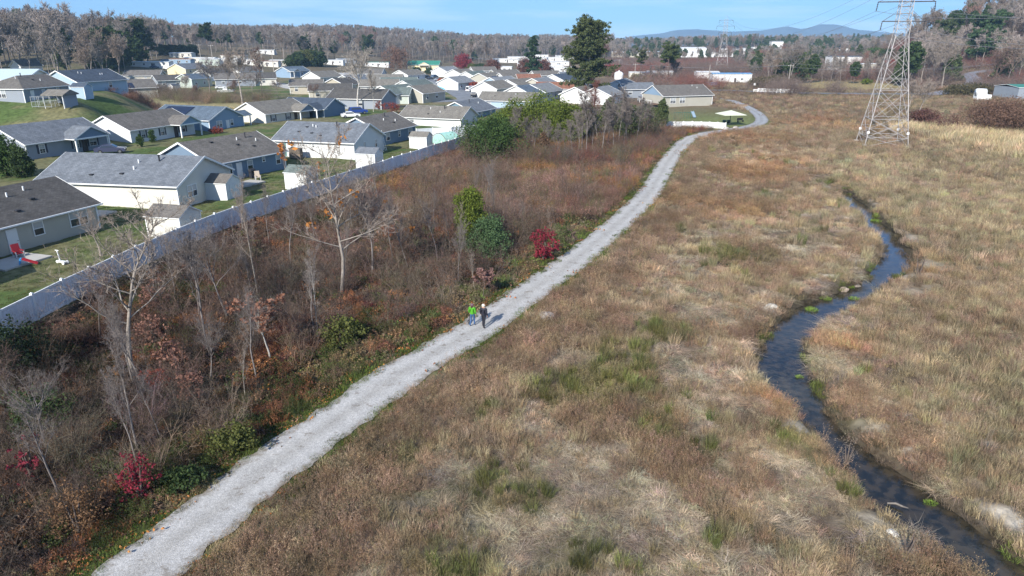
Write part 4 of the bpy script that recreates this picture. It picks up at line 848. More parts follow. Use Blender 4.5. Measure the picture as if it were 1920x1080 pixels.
def patio(u, v, rz, sx_, sy_, label):
    def f(root): MB().box(0, 0, .02, sx_, sy_, .24).build('slab', mconc, root)
    return prim('patio', label, 'patio', u, v, rz, f)
patio(30, 492, 72, 4, 3, 'concrete patio under the red garden chair'); patio(180, 401, -10, 3.2, 2.2, 'concrete patio at the white door of the long cream house'); patio(462, 345, 65, 4, 2.6, 'concrete patio behind the blue-grey house with the grill')
def grill(root): MB().box(0, 0, .45, .7, .5, .9).build('cart', DARK, root); MB().tube([(-.35, 0, 1), (.35, 0, 1)], [.3, .3], 10, 0, True).build('lid', DARK, root)
prim('grill', 'black covered grill on the patio behind the blue-grey house', 'grill', 474, 334, 60, grill)
prim('garden_chair', 'beige garden chair beside the black grill', 'chair', 484, 338, 30, lambda r: chair(r, mat('beige_plastic', (.5, .42, .33))))
prim('garden_chair', 'pale garden chair by the white door of the long cream house', 'chair', 166, 396, -30, lambda r: chair(r, mat('pale_plastic', (.55, .52, .5))))
def ac(root): MB().box(0, 0, .4, .8, .8, .8).build('casing', mat('ac_grey', (.33, .33, .31)), root); MB().tube([(0, 0, .8), (0, 0, .83)], [.33, .33], 12, 0, True).build('fan_grille', DARK, root)
prim('air_conditioner', 'grey air conditioner at the foot of the long cream wall', 'air conditioner', 305, 400, -10, ac)
prim('air_conditioner', 'grey air conditioner by the white wall with the teal door', 'air conditioner', 628, 296, -15, ac)
def planter(root):
    MB().box(0, 0, .9, 1.9, .8, 1.6).build('rack', mat('rack_brown', (.11, .09, .07), var=.3, vs_=5), root); MB().box(0, -.42, .5, 1.9, .04, .6).build('boards', m_w, root)
prim('storage_rack', 'dark storage rack beside the teal door', 'rack', 556, 298, -15, planter)
def ladder(root):
    m = MB(); m.bar((0, -.2, 0), (.9, -.2, 3.3), .04); m.bar((0, .2, 0), (.9, .2, 3.3), .04); m.build('rails', WHITE, root)
    for k in range(9): MB().bar((.1*k, -.2, .36*k+.2), (.1*k, .2, .36*k+.2), .025).build('rung', WHITE, root)
prim('ladder', 'white ladder leaning on the slate gable end', 'ladder', 724, 283, 150, ladder)
def hoop(root):
    gm = mat('hoop_film', (.36, .62, .52), rough=.35); m = MB(); n = 10; Ls = 3.4
    for k in range(n):
        a0, a1 = math.pi*k/n, math.pi*(k+1)/n; r_ = 1.9
        for t0, t1_ in ((-Ls/2, Ls/2),): m.add([(t0, -math.cos(a0)*r_, math.sin(a0)*r_), (t1_, -math.cos(a0)*r_, math.sin(a0)*r_), (t1_, -math.cos(a1)*r_, math.sin(a1)*r_), (t0, -math.cos(a1)*r_, math.sin(a1)*r_)], [(0, 1, 2, 3)])
    for t0 in (-Ls/2, Ls/2): m.add([(t0, -math.cos(math.pi*k/n)*1.75, math.sin(math.pi*k/n)*1.75) for k in range(n+1)], [tuple(range(n+1))])
    m.build('cover', gm, root); f = MB()
    for q in (-1.7, 0, 1.7):
        for k in range(n): f.bar((q, -math.cos(math.pi*k/n)*1.78, math.sin(math.pi*k/n)*1.78), (q, -math.cos(math.pi*(k+1)/n)*1.78, math.sin(math.pi*(k+1)/n)*1.78), .03, n=3)
    f.build('hoops', WHITE, root)
prim('hoop_tent', 'rounded pale green hoop tent behind the long white fence', 'tent', 836, 268, 50, hoop)
# ------------------------------------------------ cars
def car(u, v, rz, col, label, kind='sedan', cat='car'):
    x, y = at(u, v); root = empty('parked_car', (x, y, terr(x, y)+.08), R(rz), label, cat)
    pm = mat('paint_%s' % '_'.join('%02d' % int(c*99) for c in col), col, rough=.25, spec=.6)
    if kind == 'van': prof = [(-2.5, .35), (-2.5, 1.95), (-2.3, 2.1), (1.3, 2.1), (1.9, 1.35), (2.5, 1.1), (2.55, .35)]; gl = (-2.3, 1.5, 1.35, 2.0)
    elif kind == 'suv': prof = [(-2.3, .38), (-2.35, 1.0), (-2.1, 1.68), (.5, 1.7), (1.15, 1.12), (2.2, .98), (2.3, .38)]; gl = (-2.05, .9, 1.12, 1.62)
    else: prof = [(-2.25, .33), (-2.3, .9), (-1.7, .98), (-1.05, 1.42), (.25, 1.43), (1.0, .95), (2.1, .8), (2.2, .33)]; gl = (-1.45, .8, .98, 1.38)
    w_ = .9; n = len(prof); m = MB()
    def hw(z): return w_*(1-.16*max(0, (z-.95)/.7))
    V = [(px_, -hw(pz), pz) for px_, pz in prof]+[(px_, hw(pz), pz) for px_, pz in prof]
    m.add(V, [tuple(range(n)), tuple(range(2*n-1, n-1, -1))]+[(i, i+n, (i+1) % n+n, (i+1) % n) for i in range(n)]); m.build('body', pm, root)
    g = MB(); x0, x1, z0, z1 = gl
    for q in (-1, 1): g.add([(x0+.1, q*(hw(z0)+.012), z0), (x1-.05, q*(hw(z0)+.012), z0), (x1-.5, q*(hw(z1)+.012), z1-.06), (x0+.35, q*(hw(z1)+.012), z1-.06)], [(0, 1, 2, 3)])
    i = [k for k in range(n-1) if prof[k][1] > 1.3 and prof[k+1][1] < prof[k][1]-.3][0]; (ax, az), (bx_, bz) = prof[i], prof[i+1]
    g.add([(ax+(bx_-ax)*t+.02, s_*hw(az)*.88, az+(bz-az)*t+.02) for t, s_ in ((.12, -1), (.12, 1), (.92, 1), (.92, -1))], [(0, 1, 2, 3)])
    j = [k for k in range(n-1) if prof[k+1][1] > prof[k][1]+.3]; j = j[-1]; (ax, az), (bx_, bz) = prof[j], prof[j+1]
    g.add([(ax+(bx_-ax)*t-.02, s_*hw(bz)*.88, az+(bz-az)*t+.02) for t, s_ in ((.35, 1), (.35, -1), (.9, -1), (.9, 1))], [(0, 1, 2, 3)]); g.build('windows', GLASS, root)
    for a in (-1.4, 1.4):
        for q in (-1, 1):
            o = MB().tube([(a, q*.72, .33), (a, q*.93, .33)], [.33, .33], 12, 0, True).build('wheel', mat('tyre', (.02, .02, .02)), root); MB().tube([(a, q*.9, .33), (a, q*.945, .33)], [.19, .19], 8, 0, True).build('rim', mat('rim', (.4, .4, .42), rough=.3, metal=.8), o)
    for q in (-1, 1): MB().box(prof[-1][0]-.02, q*.66, .72, .1, .3, .14).build('headlight', mat('lamp_glass', (.6, .6, .6), rough=.1), root); MB().box(prof[0][0]+.02, q*.68, .8, .08, .26, .18).build('tail_light', mat('tail_red', (.35, .01, .01), rough=.3), root)
    return root
Bc = (.02, .05, .22); Wc = (.7, .7, .7); Kc = (.02, .022, .03); Rc = (.4, .03, .03); Sc = (.3, .32, .34)
car(209, 288, 20, (.05, .055, .10), 'dark blue car between the columned porch and the white ended house')
car(658, 221, 20, Wc, 'white car with its nose to the slate blue carport house'); car(672, 214, 25, Bc, 'dark blue car behind the white one by the bare tree', 'suv')
car(813, 182, -5, Bc, 'bright blue car in front of the light blue tarp', 'suv'); car(822, 178, -5, Sc, 'silver car behind the bright blue one')
car(883, 172, 60, Wc, 'white van parked on the right of the curving street', 'van', 'van'); car(889, 182, 85, Kc, 'black car standing in the middle of the curving street', 'suv'); car(900, 174, 10, Rc, 'white and red car right of the white van'); car(895, 172, 12, Wc, 'white car half behind the red one')
car(800, 147, 60, Kc, 'black car at the head of the curving street', 'suv'); car(808, 150, 10, Kc, 'dark sedan below the yellow house'); car(822, 152, 15, Sc, 'silver sedan left of the rust red shrub bed'); car(815, 146, 60, (.1, .14, .2), 'blue-grey car nearest to the light grey roof', 'suv')
car(290, 128, 0, (.08, .12, .2), 'blue car in front of the long metal roofed trailer'); car(1345, 148, 20, Kc, 'dark car beside the white workshop annex', 'suv'); car(1355, 152, 0, Rc, 'red car in front of the white workshop annex'); car(1338, 147, 10, Bc, 'blue car left of the dark one by the workshop annex')
car(262, 156, 30, Kc, 'black car at the right end of the board fence shed', 'suv'); car(1200, 190, 80, Sc, 'silver car left of the long beige house porch', 'suv'); car(1248, 197, 0, (.03, .04, .07), 'dark pickup coloured car before the deck of the long beige house', 'suv')
car(560, 161, 20, Wc, 'white car on the pale turning circle', 'suv'); car(575, 166, 160, Sc, 'silver car at the right end of the turning circle'); car(733, 195, 10, (.12, .02, .03), 'dark red car by the pale green walled house'); car(415, 167, 20, Wc, 'white car half hidden in the bare brush left of the turning circle'); car(345, 128, 10, Wc, 'white car between the trailers and the yellow gable')
tarpm = mat('light_blue_tarp', (.04, .42, .62), rough=.35)
def boat(root):
    m = MB(); L_ = 3.6; secs = [(-1, .9, 1.3), (-.6, 1.15, 1.9), (0, 1.2, 2.3), (.5, 1.1, 2.0), (.9, .6, 1.5), (1.1, .1, 1.1)]; V = []
    for t, w_, h_ in secs: V += [(t*L_, -w_, .8), (t*L_, -w_*.9, 1.15), (t*L_, 0, h_), (t*L_, w_*.9, 1.15), (t*L_, w_, .8)]
    F = [(i*5+k, i*5+k+1, i*5+k+6, i*5+k+5)[::-1] for i in range(5) for k in range(4)]+[(0, 1, 2, 3, 4)]; m.add(V, F); m.build('tarp', tarpm, root); MB().box(0, 0, .5, 5, .9, .25).build('trailer_frame', DARK, root)
    for q in (-1, 1): MB().tube([(-.5, q*.9, .3), (-.5, q*1.05, .3)], [.3, .3], 10, 0, True).build('wheel', mat('tyre'), root)
prim('covered_boat', 'boat on a trailer under a bright light blue tarp by the curving street', 'boat', 816, 172, -12, boat); prim('covered_boat', 'second blue tarped load behind the covered boat', 'boat', 806, 168, 10, boat)
def flagt(root): MB().box(0, 0, .8, 1.2, .9, 1.6).build('box', mat('orange_box', (.5, .17, .02)), root)
def boatw(root):
    m = MB(); secs = [(-3, 1.1, .5, 1.2), (-1, 1.2, .4, 1.3), (1, 1.1, .4, 1.35), (2.6, .5, .6, 1.4), (3.2, .05, .9, 1.45)]; V = []
    for t, w_, a, b in secs: V += [(t, -w_, b), (t, -w_*.5, a), (t, w_*.5, a), (t, w_, b)]
    m.add(V, [(i*4+k, i*4+k+1, i*4+k+5, i*4+k+4) for i in range(4) for k in range(3)]+[(3, 2, 1, 0)]+[(i*4, i*4+4, i*4+7, i*4+3) for i in range(4)]); m.build('hull', WHITE, root); MB().box(-.2, 0, 1.5, 1.6, 1.4, .5).build('cabin', WHITE, root)
prim('small_boat', 'white boat hull among the bare brush left of the turning circle', 'boat', 424, 175, 15, boatw)
# rocks
def rock(u, v, s, label, col=(.42, .39, .36)):
    x, y = at(u, v); bm = bmesh.new(); bmesh.ops.create_icosphere(bm, subdivisions=3, radius=1); sd_ = int(u*7+v)
    for vv in bm.verts:
        n_ = .75+.5*fbm(np.array([vv.co.x*3+sd_]), np.array([vv.co.y*3+vv.co.z*2]), 1.1, 70)[0]; vv.co *= n_; vv.co = Vector((vv.co.x*s*1.2, vv.co.y*s*.9, vv.co.z*s*.65))
    me = bpy.data.meshes.new('boulder'); bm.to_mesh(me); bm.free(); me.materials.append(mat('rock_%d' % int(col[0]*100), col, var=.35, vs_=3, bump=.05, bs=6)); o = put(me, 'boulder', None, (x, y, terr(x, y)+s*.28), rnd.random()*6); tag(o, label, 'rock')
rock(1026, 597, .55, 'pale rounded boulder in the brown weeds right of the walkers'); rock(1361, 243, .7, 'pale rock at the right end of the low white fence'); rock(1379, 241, .6, 'small pale rock between the fence end and the path bend'); rock(1324, 258, .5, 'tan rock on the verge inside the path bend'); rock(1446, 577, .35, 'whitish stone on the left bank of the creek', (.36, .33, .28))
rock(1673, 1002, .2, 'white stone on the near left bank of the creek', (.6, .57, .5)); rock(1582, 545, .35, 'tan stone in the creek riffle beside the green tuft', (.35, .28, .22)); rock(1606, 538, .25, 'small dark stone in the creek riffle', (.2, .17, .14))
lg = MB(); x, y = at(1660, 960); lg.tube([(0, 0, 0), (.3, .06, .08), (.6, 0, .08), (.8, -.1, .15)], [.04, .05, .04, .02], 6, 0, True); o = lg.build('driftwood', mat('driftwood', (.17, .15, .13), var=.2, vs_=6), loc=(x, y, -.55), rz=R(-35)); tag(o, 'bleached piece of driftwood at the left edge of the creek', 'driftwood')
# ------------------------------------------------ people and dog
def skin_mesh(verts, edges, radii, name, mats, rootv=0, sub=2):
    me = bpy.data.meshes.new(name); me.from_pydata([tuple(v) for v in verts], edges, []); o = bpy.data.objects.new(name, me); C.objects.link(o)
    o.modifiers.new('s', 'SKIN'); sv = me.skin_vertices[0].data
    for i, r in enumerate(radii): sv[i].radius = (r, r) if not isinstance(r, tuple) else r; sv[i].use_root = (i == rootv)
    m = o.modifiers.new('u', 'SUBSURF'); m.levels = sub; m.render_levels = sub
    dg = bpy.context.evaluated_depsgraph_get(); ev = o.evaluated_get(dg); nm = bpy.data.meshes.new_from_object(ev); bpy.data.objects.remove(o); nm.name = name
    nm.materials.clear()
    for m in mats: nm.materials.append(m)
    nm.polygons.foreach_set('use_smooth', [True]*len(nm.polygons)); return nm
SKIN = mat('skin', (.52, .31, .22), rough=.6)
def person(x, y, hd, H_, legs, top, hairc, label, beanie=None, vest=False, armbend=.15, stride=.28, step=1):
    root = empty('person', (x, y, terr(x, y)+.05), hd, label, 'person'); k = H_/1.7
    # faces local +Y, feet at z = 0
    s = stride*step
    V = [(0, 0, .95), (0, .01, 1.12), (0, .02, 1.30), (0, .01, 1.42), (0, .02, 1.50), (0, .035, 1.60),
         (.095, 0, .90), (.105, .10*step, .50), (.10, .5*s-.02, .09), (.105, .5*s+.14, .035), (-.095, 0, .90), (-.105, .06-.04*step, .50), (-.10, -.5*s-.06, .11), (-.105, -.5*s+.08, .03),
         (.17, .0, 1.39), (.235, -.05, 1.13), (.25, .05, .90), (.25, .10, .82), (-.17, 0, 1.39), (-.235, .02, 1.13), (-.25, .12, .90), (-.25, .17, .82)]
    E_ = [(0, 1), (1, 2), (2, 3), (3, 4), (4, 5), (0, 6), (6, 7), (7, 8), (8, 9), (0, 10), (10, 11), (11, 12), (12, 13), (3, 14), (14, 15), (15, 16), (16, 17), (3, 18), (18, 19), (19, 20), (20, 21)]
    rad = [.145, .13, .15, .10, .055, .095, .095, .065, .048, .045, .095, .065, .048, .045, .07, .05, .036, .04, .07, .05, .036, .04]
    V = [(a*k, b*k, c*k) for a, b, c in V]; rad = [r*k for r in rad]
    me = skin_mesh(V, E_, rad, 'body', [SKIN, legs, top, mat('shoe_dark', (.03, .03, .035))])
    mi = []
    for p in me.polygons:
        c = p.center/k
        mi.append(3 if c.z < .1 else 1 if c.z < .96 and abs(c.x) < .2 else 0 if (c.z > 1.47 or (c.z < .92 and abs(c.x) > .2)) else 2)
    me.polygons.foreach_set('material_index', mi); put(me, 'body', root)
    # fingers
    for q in (1, -1):
        b_ = Vector(V[17] if q > 0 else V[21]); f = MB()
        for i in range(4): o_ = Vector((0, (i-1.5)*.022*k, -.01)); f.tube([b_+o_, b_+o_+Vector((-.01*q, .006, -.045))*k, b_+o_+Vector((-.03*q, .012, -.075+abs(i-1.3)*.008))*k], [.011*k, .010*k, .007*k], 5, 0, True)
        f.tube([b_+Vector((0, .03, .02))*k, b_+Vector((-.02*q, .055, -.01))*k, b_+Vector((-.03*q, .06, -.035))*k], [.012*k, .011*k, .008*k], 5, 0, True); f.build('fingers', SKIN, root)
    # jacket
    J = [(0, 0, .88), (0, .0, 1.0), (0, .01, 1.15), (0, .02, 1.30), (0, .01, 1.41), (.19, 0, 1.37), (.255, -.05, 1.13), (.265, .04, .93), (-.19, 0, 1.37), (-.255, .02, 1.13), (-.265, .10, .93)]
    JE = [(0, 1), (1, 2), (2, 3), (3, 4)]+([(4, 5), (5, 6), (6, 7), (4, 8), (8, 9), (9, 10)] if not vest else []); J = J if not vest else J[:5]
    jr = [.17, .18, .175, .19, .125]+([.095, .075, .058, .095, .075, .058] if not vest else []); put(skin_mesh([(a*k, b*k, c*k) for a, b, c in J], JE, [r*k for r in jr], 'vest' if vest else 'jacket', [top]), 'vest' if vest else 'jacket', root)
    hm = MB(); cz = 1.60*k; n_ = 12; rings = []
    cap_m = beanie or hairc; P = [(0, .015*k, cz-.06*k), (0, .0, cz), (0, 0, cz+.06*k), (0, .005*k, cz+.105*k), (0, .01*k, cz+.13*k)]; hm.tube(P, [.10*k, .122*k, .115*k, .075*k, .01], 14, 0, True); hm.build('beanie' if beanie else 'hair', cap_m, root, True)
    if beanie: MB().tube([(0, -.05*k, cz-.02*k), (0, -.09*k, cz-.14*k), (0, -.1*k, cz-.22*k)], [.085*k, .08*k, .03*k], 10, 0, True).build('hair', hairc, root, True)
    fc = MB(); fc.tube([(0, .12*k, cz+.0), (0, .15*k, cz-.02*k)], [.02*k, .012*k], 6, 0, True); fc.build('nose', SKIN, root)
    ey = MB()
    for q in (-1, 1): ey.tube([(q*.035*k, .105*k, cz+.02*k), (q*.035*k, .125*k, cz+.02*k)], [.012*k, .01*k], 6, 0, True)
    ey.build('eyes', DARK, root)
    er = MB()
    for q in (-1, 1): er.tube([(q*.098*k, .01*k, cz-.03*k), (q*.112*k, .0, cz+.01*k)], [.02*k, .022*k], 6, 0, True)
    er.build('ears', SKIN, root); return root
hd = math.atan2(-7.1, 13.7)
gx1, gy1 = at(886, 612); gx2, gy2 = at(907, 616)
person(gx1, gy1, hd+.1, 1.63, mat('denim', (.045, .10, .22), rough=.8), mat('green_vest', (.075, .31, .02), rough=.8), mat('brown_hair', (.06, .035, .03)), 'person in a bright green jacket, blue jeans and plum beanie walking a small dog', beanie=mat('plum_wool', (.14, .08, .10)), vest=False, step=1)
person(gx2, gy2, hd, 1.74, mat('black_trousers', (.018, .018, .024), rough=.8), mat('black_jacket', (.022, .022, .032), rough=.6), mat('white_hair', (.62, .57, .48)), 'person with white hair in a dark jacket and black trousers walking on the gravel path', step=-1)
dx, dy = at(877, 609); root = empty('dog', (dx, dy, terr(dx, dy)+.05), hd+.25, 'small shaggy grey dog walking left of the person in green', 'dog')
DV = [(0, -.20, .27), (0, 0, .26), (0, .17, .28), (0, .26, .36), (0, .33, .41), (0, .42, .385), (0, -.27, .33), (0, -.31, .42)]; DE = [(0, 1), (1, 2), (2, 3), (3, 4), (4, 5), (0, 6), (6, 7)]; DR = [.085, .09, .095, .06, .065, .03, .03, .02]
for q in (-1, 1):
    n0 = len(DV); DV += [(q*.06, .19, .2), (q*.065, .2+.02*q, .1), (q*.065, .22+.03*q, .02)]; DE += [(2, n0), (n0, n0+1), (n0+1, n0+2)]; DR += [.045, .028, .026]
    n0 = len(DV); DV += [(q*.06, -.2, .2), (q*.065, -.16-.02*q, .14), (q*.065, -.23-.02*q, .09), (q*.065, -.2-.03*q, .02)]; DE += [(0, n0), (n0, n0+1), (n0+1, n0+2), (n0+2, n0+3)]; DR += [.055, .035, .024, .026]
put(skin_mesh(DV, DE, DR, 'body', [mat('grey_fur', (.22, .20, .19), rough=1, var=.3, vs_=14, bump=.02, bs=30)]), 'body', root)
for q in (-1, 1): m = MB(); m.add([(q*.03, .31, .46), (q*.07, .33, .45), (q*.075, .32, .37), (q*.05, .31, .54)], [(0, 1, 3), (0, 1, 2)]); m.build('ear', mat('dark_fur', (.08, .07, .07)), root)
MB().tube([(0, .44, .39), (0, .46, .385)], [.014, .01], 6, 0, True).build('nose', DARK, root)
a_ = Vector((dx, dy, terr(dx, dy)+.42)); b_ = Vector((gx1, gy1, terr(gx1, gy1)+.85)); wire(a_, b_, .12, 'thin leash from the small dog to the person in green', .008, 8, name='dog_leash')['category'] = 'leash'
# ------------------------------------------------ plant meshes
def np_mesh(name, V, F, mats, mi=None):
    V = np.asarray(V, np.float32); F = np.asarray(F, np.int32); k = F.shape[1]; me = bpy.data.meshes.new(name)
    me.vertices.add(len(V)); me.vertices.foreach_set('co', V.ravel()); me.loops.add(F.size); me.loops.foreach_set('vertex_index', F.ravel())
    me.polygons.add(len(F)); me.polygons.foreach_set('loop_start', np.arange(len(F), dtype=np.int32)*k)
    if mi is not None: me.polygons.foreach_set('material_index', np.asarray(mi, np.int32))
    me.update(calc_edges=True)
    for m in (mats if isinstance(mats, (list, tuple)) else [mats]): me.materials.append(m)
    return me
def blades(r, n, rad, h, lean, wd, curl=.35):
    a = r.random(n)*2*np.pi; rr = rad*np.sqrt(r.random(n)); bx = rr*np.cos(a); by = rr*np.sin(a)
    d = a+r.normal(0, .9, n); L = h*(.55+.6*r.random(n)); le = lean*(.3+r.random(n)); w_ = wd*(.7+.6*r.random(n))
    dx, dy = np.cos(d), np.sin(d); wx, wy = -dy, dx; th = r.random(n)*np.pi; wx, wy = np.cos(th), np.sin(th)
    B = np.column_stack([bx, by, np.zeros(n)]); M_ = B+np.column_stack([dx*L*le*.35, dy*L*le*.35, L*.6*np.cos(le*.6)]); T_ = M_+np.column_stack([dx*L*(le*.4+curl*.3), dy*L*(le*.4+curl*.3), L*.42*np.cos(np.minimum(le*1.5+curl, 2.2))])
    Wv = np.column_stack([wx*w_, wy*w_, np.zeros(n)])
    V = np.stack([B-Wv*.5, B+Wv*.5, M_+Wv*.45, M_-Wv*.45, T_], 1).reshape(-1, 3); i = np.arange(n)*5
    F = np.concatenate([np.stack([i, i+1, i+2], 1), np.stack([i, i+2, i+3], 1), np.stack([i+3, i+2, i+4], 1)]); return V, F
def leaves(r, C_, rad, k, size, squash=1.0, shape=1.6):
    C_ = np.repeat(np.asarray(C_, float), k, 0); n = len(C_); d = r.normal(size=(n, 3)); d /= np.linalg.norm(d, axis=1)[:, None]
    P = C_+d*(np.asarray(rad).repeat(k) if np.ndim(rad) else rad)[..., None]*(r.random(n)**.45)[:, None]*np.array([1, 1, squash]) if np.ndim(rad) else C_+d*rad*(r.random(n)**.45)[:, None]*np.array([1, 1, squash])
    u = r.normal(size=(n, 3)); u /= np.linalg.norm(u, axis=1)[:, None]; v = np.cross(u, r.normal(size=(n, 3))); v /= np.linalg.norm(v, axis=1)[:, None]
    s = size*(.6+.8*r.random(n))[:, None]
    V = np.stack([P-v*s*.5, P+u*s*shape*.5-v*s*.1, P+v*s*.5, P-u*s*shape*.5+v*s*.1], 1).reshape(-1, 3); i = np.arange(n)*4
    return V, np.concatenate([np.stack([i, i+1, i+2], 1), np.stack([i, i+2, i+3], 1)])
def merge(*VF):
    Vs = []; Fs = []; MI = []; o = 0
    for t in VF:
        V, F = t[0], t[1]; Vs.append(V); Fs.append(F+o); o += len(V); MI += [t[2] if len(t) > 2 else 0]*len(F)
    return np.concatenate(Vs), np.concatenate(Fs), MI
def twigs(r, P0, D, L, wd):
    n = len(P0); s = np.cross(D, r.normal(size=(n, 3))); s /= np.linalg.norm(s, axis=1)[:, None]+1e-9
    T_ = P0+D*np.asarray(L)[:, None]; W_ = s*np.asarray(wd)[:, None] if np.ndim(wd) else s*wd
    V = np.stack([P0-W_, P0+W_, T_], 1).reshape(-1, 3); i = np.arange(n)*3; return V, np.stack([i, i+1, i+2], 1)
def bushtwigs(r, n, rad, h, wd, spread=.5, sub=5):
    a = r.random(n)*2*np.pi; rr = rad*np.sqrt(r.random(n)); P = np.column_stack([rr*np.cos(a), rr*np.sin(a), np.zeros(n)])
    D = np.column_stack([np.cos(a)*spread*rr/rad, np.sin(a)*spread*rr/rad, np.ones(n)])+r.normal(0, .22, (n, 3)); D /= np.linalg.norm(D, axis=1)[:, None]; L = h*(.5+.6*r.random(n))
    o = [twigs(r, P, D, L, wd)]
    t = .25+.7*r.random((n, sub)); Q = (P[:, None]+D[:, None]*(L[:, None]*t)[..., None]).reshape(-1, 3); D2 = np.repeat(D, sub, 0)+r.normal(0, .55, (n*sub, 3)); D2 /= np.linalg.norm(D2, axis=1)[:, None]
    L2 = np.repeat(L, sub)*.33*(.5+r.random(n*sub)); o.append(twigs(r, Q, D2, L2, wd*.6)); tips = Q+D2*L2[:, None]*.8
    return o, tips
M_IN = mat('plant_instanced', attr='INSTANCER', rough=.9, spec=.1, isl=.55, trans=.22)
SRC = []
def src(V, F): me = np_mesh('plant', V, F, M_IN); SRC.append(me); return len(SRC)-1
r = np.random.default_rng(5)
K = {}
K['tall'] = [src(*blades(r, 105, .32, .75, .5, .0095)) for _ in range(4)]
K['mid'] = [src(*blades(r, 130, .38, .48, .85, .0105, .6)) for _ in range(4)]
def mat_tuft():
    V, F = blades(r, 120, .30, .75, 1.6, .014, 1.3); th = r.random()*6.28; V[:, 0] += V[:, 2]*.9; V[:, 2] *= .42; return V, F
K['matted'] = [src(*mat_tuft()) for _ in range(4)]
def weed(n, rad, h, wd, lk, ls, sub=5):
    o, tips = bushtwigs(r, n, rad, h, wd, .4, sub); lv = leaves(r, tips, .05, lk, ls); V, F, _ = merge(*o, lv); return V, F
K['weed'] = [src(*weed(16, .32, .85, .007, 3, .026)) for _ in range(4)]
K['fluff'] = [src(*weed(24, .40, .62, .006, 3, .021, 7)) for _ in range(4)]
K['rush'] = [src(*blades(r, 110, .22, .85, .5, .012, .3)) for _ in range(3)]
K['short'] = [src(*blades(r, 80, .34, .17, .9, .014, .5)) for _ in range(3)]
def bramble():
    o = []; tips = []
    for q in range(9):
        a = r.random()*6.28; P = np.array([r.normal(0, .2), r.normal(0, .2), 0.]); d = np.array([math.cos(a)*.55, math.sin(a)*.55, .9]); pts = [P]
        for k_ in range(6): d = d+np.array([0, 0, -.27])+r.normal(0, .14, 3); P = P+d*.17; P[2] = max(P[2], .05); pts.append(P)
        mb = MB().tube(pts, [.010, .009, .008, .007, .006, .005, .003], 3); Fq = np.array(mb.f); o.append((np.array(mb.v), np.concatenate([Fq[:, [0, 1, 2]], Fq[:, [0, 2, 3]]]))); tips += pts[2:]
    o.append(leaves(r, np.array(tips), .11, 5, .055)); V, F, _ = merge(*o); return V, F
K['bramble'] = [src(*bramble()) for _ in range(4)]
def lowbush():
    c = r.normal(0, .22, (26, 3)); c[:, 2] = np.abs(c[:, 2])*1.1+.12; o, _ = bushtwigs(r, 8, .2, .6, .008); V, F, _ = merge(*o, leaves(r, c, .13, 12, .06)); return V, F
K['leafy'] = [src(*lowbush()) for _ in range(3)]
def brush():
    o, t1_ = bushtwigs(r, 20, .6, 2.6, .013, .45, 8); o2 = twigs(r, t1_, r.normal(0, .5, (len(t1_), 3))+np.array([0, 0, .6]), .35+.3*r.random(len(t1_)), .005); V, F, _ = merge(*o, o2, (lambda q: twigs(r, q, r.normal(0, .6, (len(q), 3))+np.array([0, 0, .3]), .3+.3*r.random(len(q)), .004))(np.repeat(t1_, 3, 0))); return V, F
K['brush'] = [src(*brush()) for _ in range(4)]
K['reed'] = [src(*blades(r, 60, .5, 1.5, .25, .03, .3)) for _ in range(3)]
K['litter'] = [src(*leaves(r, np.column_stack([r.normal(0, .35, 22), r.normal(0, .35, 22), np.full(22, .03)]), .05, 2, .085, .3)) for _ in range(3)]
K['stones'] = [src(*leaves(r, np.column_stack([r.normal(0, .35, 26), r.normal(0, .35, 26), np.full(26, .015)]), .02, 1, .05, .3, 1.0)) for _ in range(2)]
_coll = {}
def src_coll(name, meshes):
    c = bpy.data.collections.new(name)
    for i, me in enumerate(meshes):
        o = bpy.data.objects.new('%s_%02d' % (name, i), me); c.objects.link(o)
    return c
PLANTC = src_coll('plant_source', SRC)
def gn_scatter(name, label, P, rot, scl, idx, col, coll, cat=None):
    n = len(P); me = bpy.data.meshes.new(name); me.vertices.add(n); me.vertices.foreach_set('co', np.asarray(P, np.float32).ravel())
    for nm, ty, arr, ky in (('rot', 'FLOAT_VECTOR', rot, 'vector'), ('scl', 'FLOAT_VECTOR', scl, 'vector'), ('idx', 'INT', idx, 'value'), ('col', 'FLOAT_COLOR', np.column_stack([col, np.ones(n)]), 'color')):
        a = me.attributes.new(nm, ty, 'POINT'); a.data.foreach_set(ky, np.asarray(arr, np.int32 if ty == 'INT' else np.float32).ravel())
    o = put(me, name); g = bpy.data.node_groups.new(name, 'GeometryNodeTree'); g.interface.new_socket('Geometry', in_out='INPUT', socket_type='NodeSocketGeometry'); g.interface.new_socket('Geometry', in_out='OUTPUT', socket_type='NodeSocketGeometry')
    gi = g.nodes.new('NodeGroupInput'); go = g.nodes.new('NodeGroupOutput'); ip = g.nodes.new('GeometryNodeInstanceOnPoints'); ci = g.nodes.new('GeometryNodeCollectionInfo'); ci.inputs['Collection'].default_value = coll; ci.inputs['Separate Children'].default_value = True; ci.inputs['Reset Children'].default_value = True
    def na(nm, ty):
        q = g.nodes.new('GeometryNodeInputNamedAttribute'); q.data_type = ty; q.inputs['Name'].default_value = nm; return q.outputs['Attribute']
    er = g.nodes.new('FunctionNodeEulerToRotation'); L = g.links
    L.new(na('rot', 'FLOAT_VECTOR'), er.inputs[0]); L.new(er.outputs[0], ip.inputs['Rotation']); L.new(na('scl', 'FLOAT_VECTOR'), ip.inputs['Scale']); L.new(na('idx', 'INT'), ip.inputs['Instance Index'])
    ip.inputs['Pick Instance'].default_value = True; L.new(gi.outputs[0], ip.inputs['Points']); L.new(ci.outputs[0], ip.inputs['Instance']); L.new(ip.outputs[0], go.inputs[0])
    md = o.modifiers.new('scatter', 'NODES'); md.node_group = g; return tag(o, label, cat, kind='stuff')
